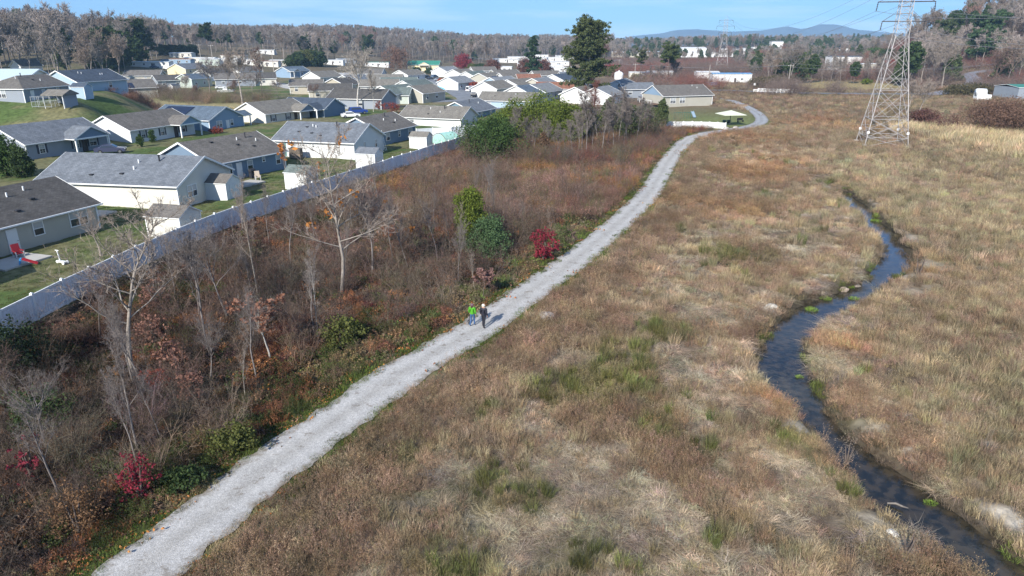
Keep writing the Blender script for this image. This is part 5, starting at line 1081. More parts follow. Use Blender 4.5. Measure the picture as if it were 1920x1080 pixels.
# ------------------------------------------------ scatter ground cover
def jitter_grid(x0, x1, y0, y1, c):
    X, Y = np.meshgrid(np.arange(x0, x1, c), np.arange(y0, y1, c)); X = X.ravel()+rg.uniform(-.5, .5, X.size)*c; Y = Y.ravel()+rg.uniform(-.5, .5, Y.size)*c
    m = np.abs(X) < Y*.80+9; return X[m], Y[m]
PX, PY, PS = [], [], []
for y0, y1, c, s in ((15, 34, .31, .8), (34, 56, .42, 1.0), (56, 95, .66, 1.25), (95, 160, 1.0, 1.6), (160, 260, 1.9, 2.1), (260, 430, 3.4, 3.4)):
    a, b = jitter_grid(-60, min(340, y1*.8+12), y0, y1, c); PX.append(a); PY.append(b); PS.append(np.full(len(a), s))
PX = np.concatenate(PX); PY = np.concatenate(PY); PS = np.concatenate(PS)
dp, sg, ds, fw = zones(PX, PY)
l2_ = ((PX-49)/18)**2+((PY-190)/33)**2 < 1
west = (sg > 0) & (((PX-dx)**2+(PY-dy)**2) > 1.2) & (fw < -.3) & (PY < 158) & (PX < 45) & (dp > 1.75); west &= ~((PX < 26) & (PY > 150)) & ~l2_
l2 = ((PX-49)/18)**2+((PY-190)/33)**2 < 1
east = (~west) & (fw < -.3) & (dp > 1.8) & (ds > -.05) & ~l2 & ~((PX < 62) & (PY > 180)) & ~((np.abs(PY-(235+(PX-90)*0)) < 0))
rdz = np.zeros(len(PX), bool)
for oo in bpy.data.objects:
    if oo.name.startswith(('road', 'street')) and oo.type == 'MESH':
        S_ = np.array([v.co[:2] for v in oo.data.vertices]).reshape(-1, 4, 2).mean(1); mm = (PY > 150)
        dd = np.full(len(PX), 99.); dd[mm] = pdist(PX[mm], PY[mm], S_, sub=1); rdz |= dd < 5.2
east &= ~rdz
n1 = fbm(PX, PY, 6, 120); n2 = fbm(PX, PY, 2.0, 130); n3 = fbm(PX, PY, 22, 140); n4 = fbm(PX, PY, 3.5, 150); rr_ = rg.random(len(PX))
def blob(u, v, r_): x, y = at(u, v); return np.exp(-((PX-x)**2+(PY-y)**2)/r_**2)*(.15+1.5*fbm(PX, PY, 1.1, 160))
green_b = sum(blob(*q) for q in [(945, 920, 2.1), (1160, 710, 2.4), (1050, 730, 1.9), (1230, 800, 1.4), (850, 1060, 1.6), (1245, 620, 2.0), (1380, 480, 3), (1100, 1050, 1.), (1170, 660, 1.6), (1480, 830, 1.2), (760, 850, 1.2)])
flat_b = sum(blob(*q) for q in [(1130, 930, 3.0), (1000, 1000, 2.6), (1200, 980, 2.0), (860, 900, 1.6), (1290, 680, 3), (1330, 590, 3), (1050, 870, 1.5), (1400, 760, 1.5)])
orange_b = sum(blob(*q) for q in [(1400, 260, 9), (1500, 230, 14), (1440, 310, 6), (1380, 400, 4), (1405, 330, 6), (1560, 640, 2.6), (1430, 750, 1.8), (1290, 380, 3), (1720, 500, 3), (1620, 240, 8)])
def pick(names, p, n):
    ch = rg.choice(len(names), n, p=np.array(p)/sum(p)); return ch
def emit(mask, name, label, kindf, colf, sclf=None):
    id_ = np.where(mask)[0]; k = len(id_)
    if not k: return
    kinds = kindf(id_); col = colf(id_, kinds); col = col*(.42+1.12*fbm(PX[id_], PY[id_], 1.5, 170))[:, None]*(.74+.5*n3[id_])[:, None]*.95*np.exp(rg.normal(0, .19, (k, 1)))*np.exp(rg.normal(0, .06, (k, 3)))
    idx = np.array([K[q][int(rg.integers(len(K[q])))] for q in kinds]); s = PS[id_]*rg.uniform(.72, 1.3, k); hz_ = rg.uniform(.75, 1.25, k)
    vh = sclf(id_, kinds) if sclf else np.ones(k)
    vh = vh*np.where((fw[id_] > -3.2) & (fw[id_] < 0), .5, 1); scl = np.column_stack([s, s, np.minimum(s, 1.25+.12*s)*hz_*vh]); rot = np.column_stack([rg.normal(0, .10, k), rg.normal(0, .10, k), rg.random(k)*6.283])
    z = terr(PX[id_], PY[id_])-.02; gn_scatter(name, label, np.column_stack([PX[id_], PY[id_], z]), rot, scl, idx, col, PLANTC)
def C3(*a): return np.array(a)
TAN = C3(.42, .315, .20); TAN2 = C3(.52, .42, .30); BRN = C3(.29, .195, .12); PUR = C3(.30, .215, .145); GRN = C3(.155, .16, .055); OLV = C3(.305, .255, .155); ORG = C3(.42, .23, .11); RED_ = C3(.20, .06, .045); DKG = C3(.045, .06, .022)
rs = sm(PX-np.interp(PY, [0, 20, 46, 60, 110, 200], [20, 19, 25, 33, 52, 60]), -4, 3)      # towards and beyond the creek
def ek(i):
    out = []
    for j in i:
        g = green_b[j]; f = flat_b[j]; q = rr_[j]
        if g > .4 and q < .34: out.append('rush' if q < .22 else 'mid')
        elif f > .35 and q < .8: out.append('matted')
        elif rs[j] > .5: out.append('tall' if q < .45 else 'mid' if q < .8 else 'fluff' if n2[j] > .55 else 'weed' if q > .93 else 'mid')
        elif n1[j] > .53 or dp[j] < 6*(.6+n2[j]): out.append('fluff' if q < .42 else 'weed' if q < .62 else 'mid')
        elif n2[j] > .50: out.append('matted' if q < .7 else 'mid')
        elif n4[j] > .62: out.append('rush' if q < .45 else 'mid')
        else: out.append('tall' if q < .4 else 'mid' if q < .8 else 'fluff')
    return out
def ec(i, k):
    out = np.zeros((len(i), 3))
    for a, (j, kk) in enumerate(zip(i, k)):
        if kk in ('fluff', 'weed'): c = PUR*(1-n1[j])+BRN*n1[j] if rs[j] < .5 else PUR*1.15
        elif kk == 'rush': c = GRN*1.0 if (green_b[j] > .3 or rr_[j] < .2) else OLV
        elif kk == 'matted': c = TAN2
        else: c = TAN if n4[j] < .5 else TAN*.55+OLV*.45
        if kk != 'rush' and green_b[j] > .3: c = c*.55+GRN*.45
        if rs[j] > .5 and kk not in ('fluff', 'weed'): c = c*.5+OLV*.5*(1.1 if n3[j] > .45 else .9) if n3[j] > .4 else c
        o_ = min(1, orange_b[j]); 
        if o_ > .15 and kk != 'rush': c = c*(1-.6*o_)+ORG*.6*o_
        far_ = min(1, max(0, (PY[j]-120)/90)); c = c*(1-.5*far_)+(C3(.21, .145, .10) if n1[j] < .6 else C3(.19, .10, .07))*.5*far_
        out[a] = c
    return out
sandm = (fbm(PX, PY, 3.2, 50) > .64) & (ds < 4) & (rr_ < .85); sdm = np.zeros(len(PX))
for u_, v_, r_ in SANDS: x_, y_ = rayflat(u_, v_); sdm = np.maximum(sdm, np.exp(-((PX-x_)**2+(PY-y_)**2)/r_**2))
east &= ~sandm & ~((sdm > .42) & (rr_ < .85)) & ~(((PX-dx)**2+(PY-dy)**2) < .8)
corn = (PX > 84) & (PY > 101) & (PY < 160)
hayf = ((PX-150)/38)**2+((PY-330)/38)**2 < .8
hollow = (fbm(PX, PY, 1.5, 170) < .40) & (rr_ > .45) & (PY < 90)
e1 = east & ~hollow & ~corn & ~hayf & (dp > 2.1+.5*(n2-.5)) & (ds > .3)
near_ = PY < 60
emit(e1 & near_, 'dry_meadow_grass', 'dry tan and brown meadow grass and weeds between the path and the creek, near part', ek, ec)
emit(e1 & ~near_, 'dry_meadow_grass', 'far dry meadow of tan grass and brown weeds below the pylon', ek, ec)
emit(corn & east, 'dry_reeds', 'pale straw coloured reeds at the right edge below the bushes', lambda i: ['reed']*len(i), lambda i, k: np.repeat(C3(.50, .40, .24)[None], len(i), 0), lambda i, k: np.full(len(i), .8))
vg = (fw < -.3) & (((PX-dx)**2+(PY-dy)**2) > .7) & (((dp > 1.22) & (dp < 1.6) & (n2+.4*(rr_-.5) > .52)) | ((dp > 1.42) & (dp < 2.5+.9*(n2-.3)) & (n4 > .36)) | ((sg > 0) & (dp > 1.5) & (dp < 3.1) & (n1 > .35))) & (PY < 150) & ~rdz
emit(vg, 'verge_grass', 'short green and straw grass along the edges of the gravel path', lambda i: ['short']*len(i), lambda i, k: np.where((n2[i] > .42)[:, None], C3(.115, .155, .035)[None], C3(.27, .22, .12)[None]), lambda i, k: np.full(len(i), 1.3))
em = (ds > .0) & (ds < .5) & (rr_ < .6) & (PY < 115) & (PX > 5)
emit(em, 'bank_grass', 'dark rank grass hanging over the creek banks', lambda i: ['mid' if rr_[j] < .6 else 'fluff' for j in i], lambda i, k: np.where((n4[i] > .60)[:, None], C3(.16, .19, .05)[None], C3(.19, .15, .10)[None]), lambda i, k: np.full(len(i), .85))
cw = sm(PY, 66, 84)
def wk(i):
    out = []
    for j in i:
        q = rr_[j]
        if cw[j] > .5: out.append('fluff' if q < .5 else 'weed' if q < .8 else 'brush' if q > .985 else 'tall')
        else: out.append('bramble' if q < .40 else 'leafy' if q < .44 else 'fluff' if q < .72 else 'brush' if (q > .95 and dp[j] > 4) else 'mid' if n2[j] > .5 else 'bramble')
    return out
def wc_(i, k):
    out = np.zeros((len(i), 3))
    for a, (j, kk) in enumerate(zip(i, k)):
        q = (rr_[j]*7.3) % 1; near_path = dp[j] < 6
        if cw[j] > .5:
            c = C3(.26, .165, .12) if n1[j] < .52 else C3(.34, .18, .08) if n2[j] > .45 else C3(.24, .115, .09)
            if q > .86: c = C3(.17, .17, .07)
            if PY[j] > 118: c = c*.8
        else:
            c = C3(.13, .092, .070) if n1[j] < .5 else C3(.17, .09, .06) if n2[j] < .55 else C3(.12, .045, .042) if n4[j] > .5 else C3(.07, .085, .03)
            if q > .88: c = C3(.085, .105, .038)
            if q < .06 or (n2[j] > .60 and q < .4): c = C3(.27, .125, .06)
            if near_path and n4[j] > .45: c = c*.4+C3(.21, .17, .10)*.6 if q < .5 else C3(.10, .12, .04)
            if PY[j] > 44 and PY[j] < 70: c = c*1.25
        if kk == 'brush': c = C3(.175, .13, .10)
        out[a] = c
    return out
west &= ~((fbm(PX, PY, 1.6, 175) > .60) & (rr_ > .5) & (PY < 80))
emit(west & (PY < 66) & (dp > 2.4), 'bramble_thicket', 'dark brambles, dead stems and leaf litter between the white fence and the path', wk, wc_)
emit(west & (PY >= 66) & (dp > 2.4), 'brown_brush', 'reddish brown weeds and young brush between the fence and the far path', wk, wc_, lambda i, k: np.full(len(i), 1.25))
lf = west & (PY < 60) & (rr_ < .42) | (vg & (rr_ < .22)) | (east & (dp < 2.2) & (rr_ < .2))
emit(lf, 'leaf_litter', 'fallen brown and orange leaves scattered in the brush and on the path edges', lambda i: ['litter']*len(i), lambda i, k: np.where((rr_[i]*9 % 1 > .6)[:, None], C3(.36, .15, .05)[None], C3(.20, .12, .075)[None]))
# brush line behind the far lawn, and in the old field
def strip(uvs, w_, dens, seed):
    S_ = catmull([at(*q) for q in uvs], 1.0); q = np.random.default_rng(seed); n_ = int(len(S_)*w_*dens); k = q.integers(0, len(S_), n_); return S_[k, 0]+q.normal(0, w_/3, n_), S_[k, 1]+q.normal(0, w_/3, n_)
def direct(x, y, names, cols, s, name, label, seed, vh=1.0):
    q = np.random.default_rng(seed); n_ = len(x); sc_ = s*q.uniform(.7, 1.35, n_); ch = q.integers(0, len(names), n_); cc = np.array(cols)[q.integers(0, len(cols), n_)]*np.exp(q.normal(0, .2, (n_, 1)))
    gn_scatter(name, label, np.column_stack([x, y, terr(x, y)-.05]), np.column_stack([q.normal(0, .08, n_), q.normal(0, .08, n_), q.random(n_)*6.28]), np.column_stack([sc_*1.25, sc_*1.25, sc_*vh]), np.array([K[names[c]][int(q.integers(len(K[names[c]])))] for c in ch]), cc, PLANTC)
x_, y_ = strip([(225, 168), (262, 176), (310, 182), (370, 190), (430, 192), (485, 188)], 13, .34, 31)
direct(x_, y_, ['brush', 'fluff', 'brush'], [(.22, .16, .12), (.19, .15, .12), (.26, .17, .12), (.15, .15, .07)], 1.15, 'hedge_brush', 'brown brush line between the solar house and the small pale green house', 32)
x_, y_ = strip([(225, 172), (245, 184), (275, 196), (295, 205)], 9, .7, 33)
direct(x_, y_, ['fluff', 'weed'], [(.28, .15, .11), (.25, .17, .11)], 1.9, 'slope_weeds', 'reddish dead weeds on the right edge of the mown slope', 34)
x_, y_ = strip([(300, 202), (370, 205), (440, 206)], 16, .8, 35)
direct(x_, y_, ['tall', 'mid'], [(.50, .42, .23), (.42, .35, .19)], 1.3, 'straw_grass', 'straw coloured grass strip behind the solar house roof', 36, .6)
x_, y_ = strip([(1385, 345), (1405, 310), (1450, 272), (1490, 245), (1530, 222), (1560, 208)], 9, .55, 41)
k_ = np.minimum(pdist(x_, y_, pathS, sub=3), pdist(x_, y_, path2S, sub=3)) > 9; x_, y_ = x_[k_], y_[k_]
direct(x_, y_, ['fluff', 'weed', 'fluff'], [(.34, .18, .10), (.27, .14, .10), (.30, .20, .14), (.36, .21, .09)], .95, 'russet_scrub', 'russet and brown scrub along the old creek course beyond the path bend', 42, .85)
x_, y_ = strip([(900, 300), (960, 302), (1040, 308), (1110, 306), (1180, 292), (1205, 280), (1222, 272)], 6, 2.0, 37)
k_ = pdist(x_, y_, pathS, sub=3) > 4.0; x_, y_ = x_[k_], y_[k_]
direct(x_, y_, ['brush', 'fluff', 'weed', 'brush'], [(.18, .11, .085), (.24, .09, .065), (.15, .14, .06), (.16, .13, .11)], .85, 'grove_undergrowth', 'dark red and brown undergrowth at the foot of the grove', 38)
lawn_m = (fw > .4) & (PY < 160) & (PY > 24) & (PY < 130)
emit(lawn_m & (rr_ < .75), 'lawn_grass', 'short lawn grass in the back yards behind the white fence', lambda i: ['short']*len(i), lambda i, k: np.where((n1[i]+.3*n2[i] > .68)[:, None], C3(.16, .15, .06)[None], C3(.10, .15, .045)[None]), lambda i, k: np.full(len(i), .45))
# water weed
def wweed(u, v, s, label):
    x, y = at(u, v); V, F = blades(r, 160, .5, .32, .9, .03, .5); o = put(np_mesh('water_plant', V, F, mat('bright_weed', (.20, .30, .05), rough=.7, isl=.3, trans=.3)), 'water_plant', None, (x, y, -.6)); o.scale = (s, s*.8, s*.8); tag(o, label, 'water plant')
wweed(1742, 955, .55, 'bright yellow-green tuft in the brown water of the near creek'); wweed(1594, 536, .8, 'bright green tuft at the left bank beside the creek riffle'); wweed(1600, 568, .85, 'bright green tuft on the right side of the creek just below the riffle'); wweed(1547, 566, .9, 'flat green weed on the left bank above the wide blue pool'); wweed(1640, 418, 1.0, 'yellow-green weed patch in the narrow upper creek'); wweed(1520, 590, 1.0, 'dark green weed bed at the left end of the wide blue pool'); wweed(1497, 718, .5, 'light green tuft on the right bank below the wide blue pool')
# ------------------------------------------------ trees
def bark(n, c): return mat('bark_'+n, c, rough=.9, var=.3, vs_=3, bump=.02, bs=14)
BK = dict(pale=bark('pale', (.27, .235, .20)), grey=bark('grey', (.20, .175, .16)), brown=bark('brown', (.12, .095, .08)), white=bark('white', (.44, .41, .37)))
TW = dict(white=mat('twig_white', (.30, .265, .23), rough=.9, isl=.2), pale=mat('twig_pale', (.25, .205, .17), rough=.9, isl=.2), grey=mat('twig_grey', (.175, .148, .132), rough=.9, isl=.2), brown=mat('twig_brown', (.16, .105, .085), rough=.9, isl=.2), red=mat('twig_red', (.17, .075, .06), rough=.9, isl=.25))
def gen_bare(seed, kind='round', H_=10., tw=1.0, ntw=1.0):
    q = np.random.default_rng(seed); T_ = MB(); Cm = MB(); tw0, twd, twl = [], [], []
    cfg = dict(sycamore=(.68, 22, .46, 1.12, .115, 9), round=(.42, 14, .50, .75, .14, 9), upright=(.62, 18, .40, .42, .09, 8), sapling=(.85, 10, .26, .5, .055, 5), spread=(.3, 12, .60, .95, .2, 9))[kind]
    tf, nb, bl, ang, r0, n2_ = cfg
    lean = q.normal(0, .03, 2); steps = 10; P = np.zeros(3); d = np.array([lean[0], lean[1], 1.]); pts = [P]; HT = H_*(.92 if kind in ('sycamore', 'upright', 'sapling') else .62)
    for k in range(steps): d = d+np.append(q.normal(0, .05, 2), 0); d /= np.linalg.norm(d); P = P+d*HT/steps; pts.append(P)
    pts = np.array(pts); rad = r0*(1-np.arange(steps+1)/steps*.88); T_.tube(pts, rad, 7)
    def grow(P, d, L, r_, lev, MBt, nseg, up):
        out = [P]; ds_ = [d]
        for k in range(nseg): d = d+q.normal(0, .13, 3)+np.array([0, 0, up/nseg]); d = d/np.linalg.norm(d); P = P+d*L/nseg; out.append(P); ds_.append(d)
        MBt.tube(out, [r_*(1-.85*i/nseg) for i in range(nseg+1)], 4 if lev == 1 else 3); return np.array(out), ds_
    nb = int(nb*ntw**.5) if kind != 'sapling' else nb
    for i in range(nb):
        t = (1-tf)+tf*(i+.5)/nb if kind in ('sycamore', 'upright') else max(.28, 1-tf)+.0+(1-max(.28, 1-tf))*((i+.5)/nb)
        t = min(.98, t+q.normal(0, .02)); f = t*steps; k = int(f); P = pts[k]*(1-f+k)+pts[min(k+1, steps)]*(f-k); a = i*2.4+q.normal(0, .4); aa = ang*(1.05-.45*t)+q.normal(0, .1)
        d = np.array([math.cos(a)*math.sin(aa), math.sin(a)*math.sin(aa), math.cos(aa)]); L = H_*bl*(1.15-.75*t if kind in ('sycamore', 'upright') else 1-.35*abs(t-.5))*q.uniform(.8, 1.15)
        b1, d1 = grow(P, d, L, r0*(.5-.28*t), 1, T_ if kind in ('sycamore', 'spread') else Cm, 6, .28 if kind == 'sycamore' else .5)
        for j in range(n2_):
            f = q.uniform(.25, 1)*5.9; k = int(f); Pb = b1[k]*(1-f+k)+b1[k+1]*(f-k); db = d1[k]+q.normal(0, .55, 3)+np.array([0, 0, .15]); db /= np.linalg.norm(db)
            b2, d2 = grow(Pb, db, L*.40*q.uniform(.6, 1.2)*(1.2-f/8), r0*.12, 2, Cm, 4, .4)
            m_ = int(9*ntw)
            for l in range(m_):
                f2 = q.uniform(.1, 1)*3.9; k2 = int(f2); Pc = b2[k2]*(1-f2+k2)+b2[k2+1]*(f2-k2); dc = d2[k2]+q.normal(0, .6, 3)+np.array([0, 0, .2]); dc /= np.linalg.norm(dc); Lc = L*.16*q.uniform(.5, 1.3)
                tw0.append(Pc); twd.append(dc); twl.append(Lc)
                for e in range(3):
                    Pe = Pc+dc*Lc*q.uniform(.2, .9); de = dc+q.normal(0, .55, 3); de /= np.linalg.norm(de); tw0.append(Pe); twd.append(de); twl.append(Lc*.55)
    V, F = twigs(q, np.array(tw0), np.array(twd), np.array(twl), .0085*tw); Fc = np.array([f for f in Cm.f]); Vc = np.array(Cm.v)
    V2, F2, _ = merge((Vc, np.concatenate([Fc[:, [0, 1, 2]], Fc[:, [0, 2, 3]]])), (V, F)); tips = np.array(tw0)[::3]
    return T_, (V2, F2), tips
_tc = {}
def tree_mesh(kind, seed, tw, ntw, colr, leafc=None):
    k = (kind, seed, tw, ntw, colr)
    if k not in _tc:
        g = (kind, seed, tw, ntw)
        if g not in _tc: _tc[g] = gen_bare(seed, kind, 10., tw, ntw)
        T_, CF, tips = _tc[g]; _tc[k] = (T_.mesh('trunk', BK['grey' if colr == 'red' else colr], True), np_mesh('crown', CF[0], CF[1], TW[colr]), tips)
    return _tc[k]
def ht(u, vtop, y, z):
    b = (540-vtop)/FPX; k = (-math.sin(PITCH)+b*math.cos(PITCH))/(math.cos(PITCH)+b*math.sin(PITCH)); return CAMH+k*y-z
def btree(u, v, vtop, kind, colr, label, seed=1, tw=1.0, ntw=1.0, wide=1.0, rz=None, lean=0, name='bare_tree', cat='tree', group=None, leaf=None):
    x, y = at(u, v); z = terr(x, y); H_ = max(1.5, ht(u, vtop, y, z)); T_, Cm, tips = tree_mesh(kind, seed, tw, ntw, colr)
    root = empty(name, (x, y, z-.05), rnd.random()*6.28 if rz is None else rz, label, cat, group); s = H_/10; root.scale = (s*wide, s*wide, s); root.rotation_euler[1] = lean
    put(T_, 'trunk', root); put(Cm, 'crown', root)
    if leaf:
        col_, cnt, ls, sel = leaf; q = np.random.default_rng(seed+9); t_ = tips[sel(tips)] if sel else tips; c_ = t_[q.choice(len(t_), min(cnt, len(t_)), replace=False)]; V, F = leaves(q, c_, .35, 9, ls/s); put(np_mesh('leaves', V, F, mat('leaf_'+'_'.join('%02d' % int(c*99) for c in col_), col_, rough=.8, isl=.35, trans=.35)), 'leaves', root)
    return root
ORL = (.55, .22, .05); COP = (.42, .19, .12)
btree(640, 556, 262, 'sycamore', 'pale', 'large pale barked tree with wide bare limbs and a few orange leaves in the brush', 3, 1.2, .8, 1.1, 1.0, leaf=(ORL, 7, .2, lambda t: (t[:, 2] > 4)))
btree(250, 706, 372, 'sycamore', 'pale', 'wide pale barked bare tree near the left end of the white fence', 4, 1.1, .75, 1.2, 4.1, -.06)
btree(598, 642, 470, 'sapling', 'white', 'slim white stemmed sapling in front of the large pale tree', 5, .9, .5, .7)
btree(506, 672, 552, 'round', 'white', 'small white stemmed tree holding copper leaves', 6, .9, .6, 1.3, leaf=((.33, .16, .10), 110, .11, lambda t: t[:, 2] > 5))
btree(484, 558, 362, 'upright', 'pale', 'tall thin bare tree left of the large pale tree', 7, .9, .8, 1.0)
btree(428, 600, 402, 'round', 'grey', 'grey bare tree with a fine dense crown left of the copper leafed one', 8, .9, 1.0, .9)
btree(385, 640, 425, 'upright', 'grey', 'grey bare tree between the two pale barked trees', 9, .9, 1.0, 1.1)
btree(330, 560, 440, 'round', 'grey', 'dark twiggy tree just outside the fence, right of the cream shed', 10, .9, 1.0, 1.0)
btree(545, 500, 352, 'upright', 'grey', 'grey bare tree against the fence left of the large pale tree', 11, .9, .8, 1.1)
btree(700, 520, 340, 'round', 'grey', 'grey bare tree right behind the large pale tree', 12, .9, 1.0, 1.0)
btree(765, 505, 378, 'upright', 'pale', 'slender bare tree with leftover orange leaves right of the large pale tree', 13, .9, .7, 1.1, leaf=(ORL, 6, .2, None))
btree(738, 490, 350, 'upright', 'grey', 'thin bare tree between the large pale tree and the cedar', 14, .9, .8, 1.0)
btree(863, 475, 378, 'upright', 'pale', 'forked pale sapling at the foot of the yellow-green cedar', 15, .9, .5, .8)
btree(890, 545, 470, 'upright', 'pale', 'small bare sapling just above the walkers', 16, .9, .6, 1.1)
btree(1038, 470, 392, 'sapling', 'pale', 'slim bare sapling at the red shrub near the path', 17, .9, .5, .9)
btree(905, 560, 505, 'round', 'brown', 'low dusky pink leafed shrub tree on the path verge above the walkers', 18, 1.2, .6, 1.2, leaf=((.26, .15, .13), 120, .12, None))
btree(110, 930, 740, 'upright', 'grey', 'bare forked tree in the lower left brush', 19, .9, .8, 1.3)
btree(90, 850, 700, 'spread', 'grey', 'spreading bare small tree behind the forked one at lower left', 20, .9, .9, 1.1)
btree(302, 822, 690, 'upright', 'grey', 'bare sapling above the crimson shrub', 21, .9, .7, 1.2)
btree(462, 750, 640, 'upright', 'pale', 'small pale sapling at the brush edge below the copper leafed tree', 22, .9, .5, 1.1)
btree(395, 715, 600, 'round', 'grey', 'twiggy grey shrub tree right of the wide pale barked tree', 23, .9, 1., 1.0)
btree(30, 760, 640, 'round', 'brown', 'dark twiggy tree at the left edge under the fence', 24, .9, 1., 1.1)
btree(190, 640, 500, 'round', 'brown', 'brown twiggy tree under the left part of the fence', 25, .9, 1., 1.1)
btree(190, 480, 398, 'spread', 'pale', 'pale twiggy tree on the near lawn corner behind the fence', 26, .9, 1., 1.2)
for i, (u, v, vt, kd, c, lb) in enumerate([(455, 430, 330, 'upright', 'pale', 'thin bare tree by the fence below the weathered brown roof'), (620, 400, 262, 'sapling', 'pale', 'slim tree with a cluster of orange leaves, in front of the blue-grey roofed white house'), (505, 455, 350, 'upright', 'grey', 'thin bare tree just outside the fence below the grill patio'),
    (660, 430, 330, 'round', 'grey', 'grey bare tree along the fence below the hoop tent shed'), (590, 450, 370, 'round', 'grey', 'short grey tree by the fence behind the large pale tree'), (700, 470, 390, 'round', 'brown', 'brown twiggy shrub tree in the reddish brush'), (790, 470, 405, 'round', 'brown', 'brown twiggy shrub tree left of the cedar')]):
    btree(u, v, vt, kd, c, lb, 30+i % 4, 1.0, .7, 1.0, leaf=(ORL, 22, .2, lambda t: (t[:, 2] > 6) & (t[:, 0] < 0)) if i == 1 else None)
btree(536, 345, 262, 'upright', 'pale', 'orange leafed sapling right of the weathered brown roof', 41, 1, .6, 1.0, leaf=(ORL, 26, .22, lambda t: (t[:, 2] > 5.5) & (t[:, 0] > -.6) & (t[:, 0] < 1.2)))
q_ = np.random.default_rng(77); k_ = 0
while k_ < 26:
    x_, y_ = q_.uniform(-30, 2), q_.uniform(27, 84); dp_, sg_, _, fw_ = zones(np.array([x_]), np.array([y_]))
    if fw_[0] > -2.5 or sg_[0] < 0 or dp_[0] < 5: continue
    T_, Cm, _t = tree_mesh('upright', (7, 9, 11, 14)[k_ % 4], .9, .8, 'grey'); s_ = q_.uniform(.32, .62); root = empty('bare_sapling', (x_, y_, terr(x_, y_)-.05), q_.random()*6.28, 'thin grey bare sapling standing in the dark brush between fence and path', 'tree', 'thin bare saplings in the brush'); root.scale = (s_*1.1, s_*1.1, s_)
    root.rotation_euler[0] = q_.normal(0, .07); put(T_, 'trunk', root); put(Cm, 'crown', root); k_ += 1
# grey trees of the middle grove, one by one
gv = [(965, 290, 182, 'grey tree with close upright twigs right of the big round evergreen'), (1000, 295, 205, 'slanting grey tree in the middle of the grove'), (1045, 300, 215, 'pale grey upright tree in the front of the grove'), (1072, 303, 208, 'tallest pale grey tree in the front of the grove'), (1100, 300, 178, 'thin grey tree in the centre of the grove'),
      (1128, 296, 195, 'grey upright tree right of the grove centre'), (1150, 290, 186, 'grey tree with whitish stems at the right of the grove'), (1175, 280, 180, 'last grey upright tree at the right end of the grove'), (1120, 262, 158, 'reddish twigged tree at the foot of the tall pine'), (1020, 280, 195, 'dark grey tree between the yellow-green pines'), (1160, 270, 175, 'fine grey tree behind the whitish stems'), (1085, 285, 190, 'grey tree half hidden behind the tallest grove tree'), (985, 280, 200, 'grey tree close behind the slanting one'), (1060, 290, 222, 'short grey tree in the front of the grove'),(1110, 292, 215, 'short grey tree right of the grove centre'),(1140, 285, 205, 'short grey tree beside the whitish stems')]
gv += [(1190, 276, 188, 'fine grey tree at the path side of the grove'), (1210, 268, 196, 'last small grey tree before the long beige house'), (1030, 298, 210, 'leaning grey tree in the left middle of the grove'), (1092, 298, 196, 'grey tree with crossing stems in the grove centre'), (950, 292, 215, 'grey sapling against the round evergreen'), (1168, 282, 200, 'thin stemmed grey tree by the red undergrowth')]
for i, (u, v, vt, lb) in enumerate(gv): btree(u, v, vt+(20 if u < 1090 else -5), 'upright', 'red' if 'reddish' in lb else 'grey', lb, 50+i % 4, 2.0, .9, 1.3)
# big bare trees of the village
for i, (u, v, vt, kd, c, w_, lb) in enumerate([(672, 205, 100, 'spread', 'white', 1.1, 'big white-barked many stemmed bare tree between the middle houses'), (700, 210, 135, 'upright', 'white', .9, 'white-barked leaning tree beside the big many stemmed one'), (455, 195, 95, 'spread', 'pale', 1.15, 'large pale bare tree left of the turning circle'), (492, 180, 92, 'upright', 'brown', 1.2, 'dark trunked bare tree beside the turning circle'),
    (395, 180, 118, 'spread', 'grey', 1.3, 'wide grey bare tree over the brush line'), (425, 175, 110, 'round', 'grey', 1.1, 'grey bare tree left of the large pale one'), (350, 178, 140, 'round', 'pale', 1.2, 'small pale bare tree in the brush line'), (1765, 165, 78, 'spread', 'pale', 1.0, 'large pale bare tree with a fan shaped crown by the hill road'), (1700, 215, 150, 'spread', 'pale', 1.3, 'leaning pale bare tree right beside the tall pylon'), (1722, 220, 158, 'spread', 'pale', 1.2, 'second leaning bare tree right of the tall pylon'),
    (1862, 170, 92, 'round', 'brown', 1.2, 'brown bare tree right of the hill road'), (1905, 160, 90, 'round', 'grey', 1.1, 'grey bare tree above the barn'), (1480, 160, 88, 'spread', 'grey', 1.1, 'grey forked tree behind the bridge'), (1438, 162, 90, 'upright', 'pale', 1.2, 'twin pale trunked tree left above the bridge'), (1240, 158, 118, 'round', 'grey', 1.2, 'grey round sapling group behind the long beige roof'), (1265, 158, 112, 'round', 'grey', 1.2, 'grey sapling thicket right of the round one behind the long beige roof'),
    (1218, 157, 125, 'upright', 'grey', 1.1, 'thin grey tree left of the saplings behind the long beige roof')]):
    btree(u, v, vt, kd, c, lb, 60+i % 3, 3.2, 1.1, w_)
